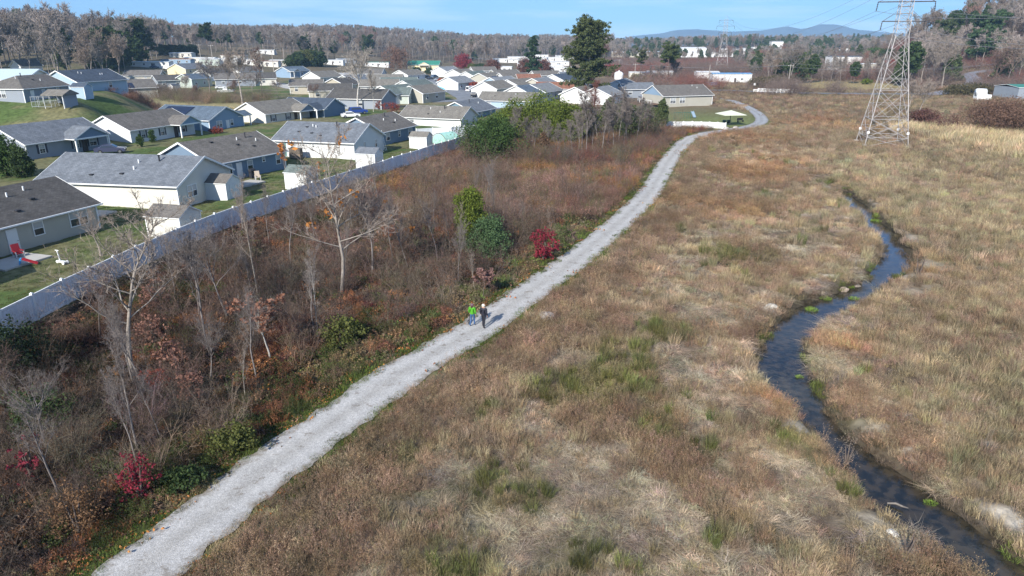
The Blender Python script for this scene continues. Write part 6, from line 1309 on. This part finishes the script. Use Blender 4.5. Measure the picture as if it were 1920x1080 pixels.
# shrubs and evergreens
def lmat(n, c=(.1, .1, .1), tr=.3): return mat('foliage_'+n, c, rough=.8, isl=.38, trans=tr, spec=.2)
def shrub_mesh(seed, rx, rz_, nclump, k, ls, taper=0., clr=.22, gap=.3):
    q = np.random.default_rng(seed); c = []
    while len(c) < nclump:
        p = q.normal(size=3); p /= np.linalg.norm(p); rr = q.random()**.4; hz_ = (p[2]*rr+1)/2; wr = 1-taper*hz_
        if taper and hz_ < .1: wr *= .8
        lump = .55+.85*vnoise(np.array([p[0]*2.2+9]), np.array([p[1]*2.2+p[2]*2]), 1, seed % 7+80)[0]
        c.append((p[0]*rr*rx*wr*lump, p[1]*rr*rx*wr*lump, hz_*2*rz_*(.85+.15*lump)))
    return leaves(q, np.array(c), clr*rx, k, ls)
def shrub(u, v, vtop, rxm, m, label, seed=1, nclump=160, k=26, ls=.09, taper=0, name='shrub', cat='shrub', stem='brown', group=None, xy=None):
    x, y = at(u, v) if xy is None else xy; z = terr(x, y); H_ = max(.5, ht(u, vtop, y, z)) if vtop else rxm*1.6
    V, F = shrub_mesh(seed, rxm, H_/2, nclump, k, ls, taper); root = empty(name, (x, y, z), rnd.random()*6, label, cat, group)
    put(np_mesh('crown', V, F, m), 'crown', root); t_ = MB()
    for i in range(3): a = i*2.1; t_.tube([(0, 0, -.05), (math.cos(a)*rxm*.15, math.sin(a)*rxm*.15, H_*.35), (math.cos(a)*rxm*.3, math.sin(a)*rxm*.3, H_*.75)], [.05+.012*H_, .04+.006*H_, .01], 5)
    t_.build('trunk', BK[stem], root, True); return root
YG = lmat('yellow_green', (.125, .16, .025)); DG = lmat('dark_green', (.05, .078, .026)); MG = lmat('mid_green', (.062, .105, .028)); BG_ = lmat('blue_green', (.06, .115, .05)); CR = lmat('crimson', (.24, .028, .045)); RD = lmat('rust_red', (.24, .06, .04)); OL = lmat('olive', (.115, .125, .035)); PK = lmat('copper_pink', (.28, .145, .105)); BR_ = lmat('brown_leaf', (.15, .095, .06)); DD = lmat('deep_green', (.03, .048, .02)); PN = lmat('pine_green', (.085, .11, .04))
shrub(918, 302, 218, 5.0, MG, 'big round evergreen bush at the left end of the grove', 3, 420, 46, .17)
shrub(265, 938, 842, .9, CR, 'crimson leaved shrub in the lower left brush', 5, 75, 12, .075)
shrub(1019, 488, 425, 1.25, CR, 'crimson shrub close to the path below the cedar', 6, 90, 16, .11)
shrub(62, 905, 808, .7, lmat('wine', (.20, .03, .045)), 'small wine red shrub at the lower left edge', 7, 22, 10, .09)
shrub(640, 648, 592, 1.35, OL, 'olive leaved bush below the large pale tree', 8, 110, 18, .11)
shrub(663, 625, 590, .45, lmat('lime', (.24, .28, .04)), 'small lime green bush right of the olive bush', 9, 26, 12, .09)
for i, (u, v, vt, rx, lb) in enumerate([(300, 590, 520, 1.2, 'copper leaved shrub at the fence foot right of the wide pale tree'), (325, 690, 640, 1.1, 'copper leaved shrub at the foot of the wide pale tree'), (355, 750, 700, 1.0, 'low copper leaved shrub right below the wide pale tree'), (290, 640, 590, 1.0, 'copper leaved shrub among the limbs of the wide pale tree')]): shrub(u, v, vt, rx, PK, lb, 10+i, 60, 11, .11)
shrub(440, 845, 797, 1.1, OL, 'dark green leafy bush at the path edge above the crimson shrub', 14, 110, 20, .09); shrub(352, 915, 878, .85, DG, 'low green bush right of the crimson shrub', 15, 70, 18, .09)
shrub(70, 800, 735, 1.7, DG, 'dark green bramble mound at the left edge', 16, 120, 20, .09); shrub(150, 1000, 915, 1.0, lmat('tan_twig', (.20, .115, .06)), 'rusty tan twiggy bush in the lower left corner', 17, 110, 18, .06); shrub(25, 700, 600, 2.2, DD, 'dark evergreen thicket below the fence at the left edge', 18, 200, 24, .10)
shrub(300, 745, 690, 1.0, RD, 'reddish leaved bush under the wide pale tree', 19, 60, 10, .09)
shrub(884, 470, 346, 2.15, YG, 'yellow-green columnar cedar in the brush above the path', 20, 420, 40, .10, .62, 'cedar_tree', 'tree'); shrub(917, 482, 406, 2.3, lmat('fresh_pine', (.085, .14, .06)), 'blue-green young pine in front of the yellow-green cedar', 21, 320, 36, .10, .5, 'young_pine', 'tree')
for i, (u, v, vt, rx, m, lb) in enumerate([(966, 262, 184, 5.2, YG, 'yellow-green pine leftmost in the grove behind the round evergreen'), (1012, 266, 172, 6.4, YG, 'tallest yellow-green pine in the left half of the grove'), (1050, 270, 184, 5.0, YG, 'yellow-green pine in the middle of the grove'), (940, 262, 208, 4.0, YG, 'low yellow-green pine behind the left of the grove'), (1075, 270, 195, 2.6, YG, 'narrow yellow-green pine behind the grey grove trees'), (1140, 240, 184, 2.4, PN, 'small pine right behind the grey grove trees'),
      (1185, 264, 198, 3.6, PN, 'olive green pine at the right end of the grove'), (1238, 242, 185, 2.0, PN, 'thin yellow-green pine in front of the long beige house'), (1225, 236, 200, 1.6, PN, 'short pine left beside the thin one before the long beige house'), (1020, 298, 248, 1.1, BR_, 'red-brown leaved small tree in the front of the grove'), (1098, 258, 188, 4.2, YG, 'yellow-green pine right beneath the tall pine'), (1165, 255, 188, 3.4, PN, 'olive pine behind the right of the grove'), (1208, 256, 196, 3.2, PN, 'bushy olive pine near the path end of the grove')]): shrub(u, v, vt, rx, m, lb, 30+i, 230, 30, .20, .5, 'pine_tree', 'tree')
shrub(15, 330, 252, 2.6, MG, 'dark green conifer at the left edge before the columned porch', 45, 260, 30, .16, .5, 'evergreen_tree', 'tree'); shrub(45, 332, 275, 1.9, DG, 'second dark conifer at the left edge, shorter and right of the first', 46, 200, 30, .16, .5, 'evergreen_tree', 'tree')
shrub(264, 276, 250, .75, MG, 'left one of two clipped conifers before the white ended house', 47, 120, 26, .09, .5, 'clipped_conifer', 'shrub'); shrub(286, 267, 243, .8, MG, 'right one of two clipped conifers before the white ended house', 48, 120, 26, .09, .5, 'clipped_conifer', 'shrub')
for i, (u, v, vt, rx, lb) in enumerate([(262, 345, 318, 1.0, 'brown bare bush below the dark conifers at the left edge'), (405, 250, 238, 1.4, 'red-brown hedge bush before the solar house'), (1180, 255, 238, 1.5, 'rusty bush at the grove end'), (735, 212, 190, 2.2, 'dark red leafless bush by the toys near the white-barked tree'), (712, 205, 188, 1.8, 'purple-brown bush left of the pale green walled house')]): shrub(u, v, vt, rx, RD if i else BR_, lb, 50+i, 90, 16, .12)
for i, (u, v, vt, rx, lb) in enumerate([(1722, 520, 468, 1.3, 'orange-brown twiggy shrub on the right bank of the creek bend'), (1585, 880, 815, .7, 'tall pale seed stalks on the left bank of the near creek'), (1700, 1040, 985, .9, 'brown twiggy bush low on the near left creek bank')]): shrub(u, v, vt, rx, lmat('dead_%d' % i, [(.30, .16, .10), (.30, .24, .18), (.22, .16, .12), (.2, .15, .11)][i]), lb, 240+i, 60, 10, .028, 0, 'dead_plant', 'plant')
for i, (u, v, vt, kd, lb) in enumerate([(268, 178, 150, 'round', 'small bare tree at the left end of the brush line'), (305, 184, 158, 'spread', 'bare shrub tree in the brush line below the tiny shed'), (445, 190, 150, 'round', 'dense bare tree at the right end of the brush line'), (475, 186, 140, 'spread', 'grey bare tree before the dark trunked one'), (372, 188, 160, 'round', 'low bare tree in the middle of the brush line'), (520, 180, 150, 'round', 'bare bushy tree in front of the turning circle'), (590, 188, 160, 'spread', 'bare bushy tree left of the navy roof ridge')]): btree(u, v, vt, kd, 'grey' if i % 2 else 'brown', lb, 64+i % 2, 2.6, 1.0, 1.4)
shrub(1880, 250, 190, 8.0, lmat('brown_bush', (.19, .115, .08)), 'wide rounded brown bush above the pale reeds at the right edge', 56, 420, 60, .16); shrub(1730, 232, 205, 3.5, lmat('maroon_bush', (.15, .075, .06)), 'maroon bush right of the tall pylon', 57, 160, 26, .2); shrub(1765, 245, 215, 4, lmat('maroon_bush'), 'broad maroon bush between the pylon and the wide brown bush', 58, 90, 14, .16)
shrub(1500, 150, 132, 3.5, RD, 'red shrub right of the utility pole at the bridge', 59, 90, 20, .4); shrub(1625, 158, 147, 2.4, YG, 'small yellow-green bush in the field left of the pylon', 60, 70, 20, .3); shrub(1395, 150, 135, 4, RD, 'dull red shrub at the right end of the blue-roofed workshop', 61, 110, 24, .35)
for i, (u, v, vt, rx, lb) in enumerate([(1440, 165, 145, 6, 'dark olive bush behind the left half of the bridge'), (1462, 163, 142, 7, 'large dark olive bush behind the middle of the bridge'), (1425, 163, 147, 5, 'small dark bush at the left end of the bridge'), (1195, 152, 140, 4, 'green bush left behind the long beige roof'), (1218, 156, 143, 4.5, 'green bush close behind the long beige roof'), (1800, 180, 160, 6, 'olive bush below the hill road'), (1830, 178, 158, 6, 'olive bush right below the hill road')]): shrub(u, v, vt, rx, lmat('olive_brown', (.10, .085, .04)) if 'green' not in lb else OL, lb, 62+i, 160, 24, .35)
# pines with real limbs
def pine(u, v, vtop, crown0, rmax, m, label, seed=1, dens=1.0, ls=.3, bk='grey', shape='round', xy=None, H_=None, name='pine_tree', nl=46):
    x, y = at(u, v) if xy is None else xy; z = terr(x, y); H_ = H_ or ht(u, vtop, y, z); q = np.random.default_rng(seed); T_ = MB(); cl = []
    root = empty(name, (x, y, z), 0, label, 'tree'); pts = [(q.normal(0, .02)*H_*t, q.normal(0, .012)*H_*t, H_*t*.97) for t in np.linspace(0, 1, 9)]; T_.tube(pts, [H_*.018*(1-.85*t)+.02 for t in np.linspace(0, 1, 9)], 8); L_ = MB()
    for i in range(nl):
        t = crown0+(1-crown0)*((i+.3)/nl)**.9; a = i*2.4+q.normal(0, .5); s_ = (t-crown0)/(1-crown0)
        prof = (math.sin(min(1, s_*1.25+.18)*math.pi*.62+.35) if s_ < .8 else 1.0-(s_-.8)*2.4) if shape == 'round' else (1-s_)**.8+.08
        L = rmax*prof*q.uniform(.6, 1.12); P = np.array([0, 0, H_*t]); d = np.array([math.cos(a), math.sin(a), .18+.5*s_ if shape == 'round' else -.05]); bp_ = [P]
        for k_ in range(4): d = d+q.normal(0, .16, 3); d /= np.linalg.norm(d); P = P+d*L/4; bp_.append(P)
        L_.tube(bp_, [H_*.0055, H_*.0045, H_*.003, H_*.002, .01], 4)
        for k_ in range(int((5+L*1.3)*dens)): f = q.uniform(.3, 1)*3.99; k2 = int(f); c = bp_[k2]*(1-f+k2)+bp_[k2+1]*(f-k2)+q.normal(0, L*.13, 3)*np.array([1, 1, .5]); cl.append(c)
    T_.build('trunk', BK[bk], root, True); L_.build('limbs', BK[bk], root, True); V, F = leaves(q, np.array(cl), .62*(rmax/6)**.5, 24, ls, .6, 2.6); put(np_mesh('crown', V, F, m), 'crown', root); return root
pine(1103, 190, 53, .20, 9.3, lmat('tall_pine', (.095, .115, .045)), 'very tall broad crowned pine standing above the village', 4, 1.5, .27, 'pale', nl=78)
pine(1252, 160, 90, .62, 5.2, PN, 'flat topped pine behind the long beige house', 5, 1.3, .4, 'brown', nl=26)
pine(1200, 150, 98, .6, 4, lmat('thin_pine', (.10, .11, .05)), 'thin topped pine left of the flat topped one', 6, .7, .35, 'brown', nl=20)
pine(1000, 146, 68, .15, 6.5, lmat('spruce', (.045, .08, .035)), 'dark conifer with a bare spire behind the rust orange roof', 7, 1.2, .4, 'grey', 'cone', nl=40)
pine(1728, 122, 88, .08, 9, MG, 'dark green conifer just right of the tall pylon', 8, 1.6, .5, 'brown', nl=44)
pine(1840, 118, 34, .10, 10, lmat('fir', (.075, .125, .05)), 'large dark fir on the right hill crest', 9, 1.7, .6, 'brown', nl=60)
pine(1765, 112, 42, .45, 7, PN, 'dark pine on the left shoulder of the right hill', 10, 1.4, .5, 'brown', nl=40)
pine(205, 133, 66, .08, 10, DG, 'broad dark evergreen at the foot of the left wood', 11, 1.9, .5, 'brown', nl=64); pine(178, 130, 82, .1, 6.5, DG, 'darker evergreen left beside the broad one', 12, 1.9, .5, 'brown', nl=50); pine(232, 128, 86, .08, 6, DG, 'dark evergreen right beside the broad one', 13, 1.8, .5, 'brown', nl=50)
pine(262, 122, 44, .1, 7.5, DG, 'tall dark conifer with a dense crown at the right end of the left wood', 14, 1.7, .5, 'brown', nl=56); pine(278, 118, 38, .35, 6.5, PN, 'layered pine with a pointed top beside the tall dark conifer', 15, 1.0, .5, 'brown', 'cone', nl=30); pine(125, 135, 62, .1, 5.5, PN, 'olive evergreen in the middle of the left wood', 16, 1.2, .5, 'brown', nl=44)
pine(690, 105, 73, .2, 8, DG, 'single dark evergreen in the wood above the middle houses', 17, 1.6, .6, 'brown', nl=40); pine(392, 100, 50, .5, 6, DG, 'small topped pine above the trailer row', 18, 1.0, .6, 'brown', nl=24)
hr = [(560, 124, 98), (575, 124, 93), (590, 125, 96), (550, 125, 104), (602, 125, 98), (568, 123, 95), (583, 123, 94)]
for i, (u, v, vt) in enumerate(hr): shrub(u, v, vt, 5, OL if i in (1, 5, 6) else DG, 'olive topped evergreen in the dense hedge clump right of the trailers' if i in (1, 5, 6) else 'dark evergreen in the dense hedge clump right of the trailers', 70+i, 150, 26, .5, .3, 'evergreen_tree', 'tree', group='evergreens of the dense hedge clump')
for i in range(15): u = 303+i*4.7; shrub(u, 104, 81+(i*37 % 4), 2.6, DD, 'one of a row of narrow dark conifers behind the trailers', 80+i % 3, 80, 20, .5, .75, 'conifer', 'tree', group='row of narrow dark conifers behind the trailers')
for i, (u, v, vt, rx, m, lb) in enumerate([(870, 132, 101, 6.5, lmat('maple_red', (.26, .04, .05)), 'round crimson tree behind the curving street'), (1142, 143, 122, 4.5, lmat('maple_red'), 'small round crimson tree right of the tall pine'), (985, 140, 108, 5, lmat('russet', (.17, .08, .06)), 'russet round tree left of the dark conifer'), (1018, 142, 110, 5.5, lmat('russet'), 'russet round tree right of the dark conifer'), (745, 132, 86, 9, lmat('rusty_tan', (.20, .115, .08)), 'large rusty round tree left of the yellow house'), (925, 138, 112, 5, lmat('russet'), 'dull russet tree at the top of the taupe roofs'), (885, 135, 120, 4, OL, 'olive bush right of the round crimson tree'), (900, 137, 120, 4, DG, 'dark bush right of the olive one behind the street roofs'), (805, 138, 128, 2.5, DG, 'dark bush at the front of the yellow house'),
    (782, 136, 126, 2.4, DG, 'dark bush left of the yellow house'), (891, 168, 155, 2.4, RD, 'rust red shrub bed before the taupe roofed house'), (836, 153, 148, 3.2, lmat('rust_orange', (.30, .07, .02)), 'bright rust orange shrub bed at the street head'), (1530, 112, 98, 9, MG, 'green tree left of the bright white gabled hall'), (1575, 109, 94, 7, DG, 'dark tree in front of the bright white gabled hall'), (1640, 110, 90, 8, MG, 'green tree left behind the tall pylon'), (1665, 108, 92, 7, DG, 'dark tree behind the tall pylon legs'), (1670, 130, 112, 5, RD, 'bright rusty shrub behind the tall pylon'), (1735, 138, 122, 5, RD, 'rusty shrub right of the pylon base')]):
    shrub(u, v, vt, rx, m, lb, 90+i, 200, 26, .38, 0, 'round_tree' if 'tree' in lb else 'shrub', 'tree' if 'tree' in lb else 'shrub', 'grey')
# ------------------------------------------------ woods: nearest trees one by one, the rest as one mass
FARV = []
for sd_, kd in ((101, 'round'), (102, 'upright'), (103, 'spread'), (104, 'round'), (105, 'upright')):
    q = gen_bare(sd_, kd, 10., 5.5, .8); Tt, (V, F), _ = q; Fq = np.array(Tt.f); Vt = np.array(Tt.v); V2, F2, MI = merge((Vt, np.concatenate([Fq[:, [0, 1, 2]], Fq[:, [0, 2, 3]]]), 0), (V, F, 1)); FARV.append((V2, F2, MI))
def region_pts(n, dmin, dmax, seed, u0=-60, u1=1980):
    q = np.random.default_rng(seed); u = q.uniform(u0, u1, n); d = dmin+(dmax-dmin)*q.random(n)**.9; return (u-960)/FPX*d*.97, d
def wood_ok(x, y, fx=1.0):
    u = 960+FPX*x/(y*.941+6); n = fbm(x, y, 60, 200)
    left = (y > 262) & (x < -175+.0*y) & (x < -.44*y-20) & (y > 250+.2*(x+400))
    mid = (u < 1150) & (y > 640-60*sm(n, .3, .7)) 
    right = (u >= 1120) & (u < 1700) & (y > 600) & ((n > .36) | (y > 900))
    rs_ = (u >= 1380) & (u < 1700) & (y > 330) & (y < 640) & (n > .40)
    hill = (u >= 1690) & (y > 300) & ~((x > 320) & (y < 330) & (n > .5))
    midl = (u >= 290) & (u < 640) & (y > 500)
    return left | mid | right | hill | rs_ | midl
X, Y = region_pts(9000, 245, 1500, 3); ok = wood_ok(X, Y)
bd = np.zeros(len(X), bool)
for o in bpy.data.objects:
    if o.parent is None and o.get('category') in ('mobile home', 'warehouse', 'workshop', 'hall', 'barn', 'house'):
        rad_ = 20 if o.get('category') == 'warehouse' else 18 if o.get('category') in ('hall', 'workshop') else 12
        bx_, by_ = o.location.x, o.location.y; bd |= ((X-bx_)**2+(Y-by_)**2 < rad_**2) | ((np.abs(X-bx_*Y/by_) < rad_*.8) & (Y < by_) & (Y > by_-60) & (by_ > 330))
for oo in bpy.data.objects:
    if oo.name.startswith(('road', 'street')) and oo.type == 'MESH':
        S_ = np.array([v.co[:2] for v in oo.data.vertices]).reshape(-1, 4, 2).mean(1); bd |= pdist(X, Y, S_, sub=1) < 9
ok &= ~bd; X = X[ok]; Y = Y[ok]; o_ = np.argsort(Y); X = X[o_]; Y = Y[o_]
keep = np.ones(len(X), bool); cell = {}
for i in range(len(X)):
    c = 5.5+Y[i]*.004; k = (int(X[i]/c), int(Y[i]/c))
    if k in cell: keep[i] = False
    cell[k] = 1
X = X[keep]; Y = Y[keep]; Z = terr(X, Y); n = len(X); uu = 960+FPX*X/(Y*.941+6); q = np.random.default_rng(9)
nz_ = fbm(X, Y, 45, 210); ever = (q.random(n) < np.where(uu > 1690, .07, np.where(uu > 1150, .26, .05))*np.where(nz_ > .5, 1.8, .5)); Hh = q.uniform(12, 19, n)*np.where(uu < 150, 1.5, np.where(uu < 330, 1.25, 1))*np.where(Y > 900, 1.0, .95)*np.where((uu > 1150) & (uu < 1700), .78, 1)*np.where(uu > 1700, 1.14, 1)
hue = fbm(X, Y, 30, 220)
bark_cols = [('grey', C3(.225, .195, .17)), ('brown', C3(.215, .165, .13)), ('russet', C3(.23, .135, .105)), ('pale', C3(.30, .25, .22))]
ci = np.where(hue < .38, 3, np.where(hue < .55, 0, np.where(hue < .72, 1, 2))); ci = np.where(q.random(n) < .25, 0, ci)
TWF = [mat('far_twig_'+a, tuple(c), rough=.95, isl=.25) for a, c in bark_cols]; far_me = {}
near_idx = [i for i in range(n) if not ever[i]][:225]; near_set = set(near_idx)
WL = [(40, 'wood at the left edge'), (85, 'wood above the small gabled house'), (120, 'wood left of the olive evergreen'), (165, 'wood right of the olive evergreen'), (240, 'wood around the broad dark evergreen'), (330, 'wood behind the metal roofed trailer'), (450, 'wood behind the narrow conifers'), (560, 'wood left of the dense hedge clump'), (700, 'wood right of the dense hedge clump'), (860, 'wood behind the yellow house'), (1000, 'wood behind the crimson tree'), (1150, 'wood beside the tall pine'), (1340, 'thin wood behind the long beige house'), (1420, 'thin wood behind the blue-roofed workshop'), (1520, 'thin wood behind the bridge'), (1620, 'thin wood around the big store'), (1700, 'thin wood behind the tall pylon'), (1760, 'left foot of the right hill'), (1820, 'hill slope above the grey road'), (1870, 'hill slope around the dark fir'), (9999, 'hill slope at the right edge')]
def wl(u, y): return [b for a, b in WL if u < a][0]
for i in near_idx:
    vi = int(q.integers(5)); k = (vi, int(ci[i]))
    if k not in far_me: V, F, MI = FARV[vi]; far_me[k] = np_mesh('bare_tree', V, F, [BK['pale' if ci[i] == 3 else 'grey'], TWF[ci[i]]], MI)
    o = put(far_me[k], 'bare_tree', None, (X[i], Y[i], Z[i]-.1), q.random()*6.28); s = Hh[i]/10; o.scale = (s*.95, s*.95, s); g = wl(uu[i], Y[i]); tag(o, '%s, %s twigged bare tree in the %s' % ('tall' if Hh[i] > 18.5 else 'mid height' if Hh[i] > 15 else 'low', bark_cols[ci[i]][0], g), 'tree', '%s bare trees in the %s' % (bark_cols[ci[i]][0], g))
MFAR = mat('far_instanced', attr='INSTANCER', rough=.95, isl=.25); FC = src_coll('far_tree_source', [np_mesh('far_tree', V, F, MFAR) for V, F, MI in FARV])
im = np.array([i for i in range(n) if not ever[i] and i not in near_set])
if len(im):
    s = Hh[im]/10; gn_scatter('far_wood', 'grey-brown leafless wood closing the horizon', np.column_stack([X[im], Y[im], Z[im]-.2]), np.column_stack([np.zeros(len(im)), np.zeros(len(im)), q.random(len(im))*6.28]), np.column_stack([s, s, s]), q.integers(0, 5, len(im)), np.array([c for _, c in bark_cols])[ci[im]]*np.exp(q.normal(0, .12, (len(im), 1))), FC)
ev = []
for sd_ in range(4):
    qq = np.random.default_rng(300+sd_); c = []
    for j in range(150):
        t = qq.random(); a = qq.random()*6.28; rr = (2.9*(1-t)**.7+.3)*qq.uniform(.4, 1) if sd_ % 2 else 2.6*math.sin(min(1, (t*.9+.1))*3.0)**.7*qq.uniform(.4, 1)
        c.append((rr*math.cos(a), rr*math.sin(a), (1+9*t) if sd_ % 2 else (3.8+6*t)))
    V, F = leaves(qq, np.array(c), .6, 16, .5); tb = MB().tube([(0, 0, -.3), (0, 0, 8.5)], [.22, .05], 5); Fq = np.array(tb.f); V, F, MI = merge((np.array(tb.v), np.concatenate([Fq[:, [0, 1, 2]], Fq[:, [0, 2, 3]]]), 0), (V, F, 1)); ev.append((V, F, MI))
ie = np.where(ever)[0]; EM = [np_mesh('pine_tree', V, F, [BK['brown'], PN if j % 2 else DG], MI) for j, (V, F, MI) in enumerate(ev)]
for i in ie[:60]:
    o = put(EM[int(q.integers(4))], 'pine_tree', None, (X[i], Y[i], Z[i]), q.random()*6); s = Hh[i]/10; o.scale = (s, s, s); g = wl(uu[i], Y[i]); tag(o, 'dark evergreen standing in the %s' % g, 'tree', 'dark evergreens in the %s' % g)
ie2 = ie[60:]
if len(ie2):
    EC = src_coll('far_pine_source', [np_mesh('far_pine', V, F, MFAR) for V, F, MI in ev]); s = Hh[ie2]/10; gn_scatter('far_pine_wood', 'dark green pines mixed through the far woods', np.column_stack([X[ie2], Y[ie2], Z[ie2]]), np.column_stack([np.zeros(len(ie2))]*2+[q.random(len(ie2))*6.28]), np.column_stack([s, s, s]), q.integers(0, 4, len(ie2)), np.repeat(C3(.06, .085, .04)[None], len(ie2), 0), EC)
# low brush in the fields before the far trees
X, Y = region_pts(5200, 235, 640, 13, 1130, 1980); u = 960+FPX*X/(Y*.941+6); nn_ = fbm(X, Y, 28, 230); ok = ((nn_ > .47) | (Y > 420)) & (Y > 262) & ~(((X-150)/38)**2+((Y-330)/38)**2 < 1)
for oo in bpy.data.objects:
    if oo.name.startswith(('road', 'street')) and oo.type == 'MESH':
        S_ = np.array([v.co[:2] for v in oo.data.vertices]).reshape(-1, 4, 2).mean(1); ok &= pdist(X, Y, S_, sub=1) > 7
for o in bpy.data.objects:
    if o.parent is None and o.get('category') in ('warehouse', 'workshop', 'barn', 'mobile home', 'house'): ok &= ~((np.abs(X-o.location.x) < 26) & (Y < o.location.y+9) & (Y > o.location.y-30))
X = X[ok]; Y = Y[ok]; n = len(X); s = q.uniform(1.2, 2.6, n); h2 = fbm(X, Y, 25, 240)
gn_scatter('field_brush', 'low brown and reddish brush over the far fields right of the village', np.column_stack([X, Y, terr(X, Y)]), np.column_stack([np.zeros(n)]*2+[q.random(n)*6.28]), np.column_stack([s*1.6, s*1.6, s]), np.array([K['brush'][int(a)] for a in q.integers(0, 4, n)]), np.where((h2 > .58)[:, None], C3(.24, .11, .085)[None], C3(.20, .15, .125)[None])*np.exp(q.normal(0, .15, (n, 1))), PLANTC)
# ------------------------------------------------ mountains and air
def ridge(name, prof, dist, depth, label, seed):
    us = np.arange(-700, 2700, 12.); vv = np.interp(us, [p[0] for p in prof], [p[1] for p in prof]); nr = 9; V = []
    for j in range(nr):
        t = j/(nr-1)*2-1
        for u, v in zip(us, vv):
            y = dist+t*depth; x = (u-960)/FPX*dist*.945+0*t; b = (540-v)/FPX; k = (-math.sin(PITCH)+b*math.cos(PITCH))/(math.cos(PITCH)+b*math.sin(PITCH)); h = max(8, CAMH+k*dist)
            h = h*(1-abs(t)**1.3)+(fbm(np.array([x]), np.array([y]), 500, seed)[0]-.5)*.35*h*(1-abs(t)); V.append((x, y, h))
    m_ = len(us); F = [(j*m_+i, j*m_+i+1, (j+1)*m_+i+1, (j+1)*m_+i) for j in range(nr-1) for i in range(m_-1)]
    me = bpy.data.meshes.new(name); me.from_pydata(V, [], F); me.materials.append(mat('mountain_forest', (.07, .065, .05), rough=1, var=.3, vs_=.004)); me.polygons.foreach_set('use_smooth', [True]*len(F)); return tag(put(me, name), label, kind='structure')
ridge('mountains', [(-700, 79), (900, 80), (1080, 79), (1140, 76), (1180, 68), (1240, 63), (1262, 56), (1310, 53), (1360, 58), (1420, 57), (1472, 49), (1500, 55), (1530, 45), (1560, 47), (1600, 57), (1650, 60), (1700, 61), (1760, 64), (2700, 62)], 7000, 700, 'long blue mountain range on the horizon', 301)
ridge('hills', [(-700, 76), (200, 77), (1000, 80), (1150, 76), (1300, 69), (1450, 68), (1600, 70), (1750, 72), (2700, 70)], 4500, 400, 'low blue foothills in front of the mountains', 302)
hz = MB().box(0, 0, 0, 17600, 17600, 620).build('haze', bpy.data.materials.new('haze_air')); hz.location = (0, 0, 310-3); tag(hz, 'pale blue air over the whole valley', kind='stuff')
hm_ = hz.data.materials[0]; hm_.use_nodes = True; t = hm_.node_tree; t.nodes.clear(); pv = nn(t, 'ShaderNodeVolumePrincipled'); pv.inputs['Density'].default_value = HAZE; pv.inputs['Color'].default_value = (.42, .70, 1, 1); pv.inputs['Anisotropy'].default_value = 0; mo = nn(t, 'ShaderNodeOutputMaterial'); t.links.new(pv.outputs[0], mo.inputs['Volume'])
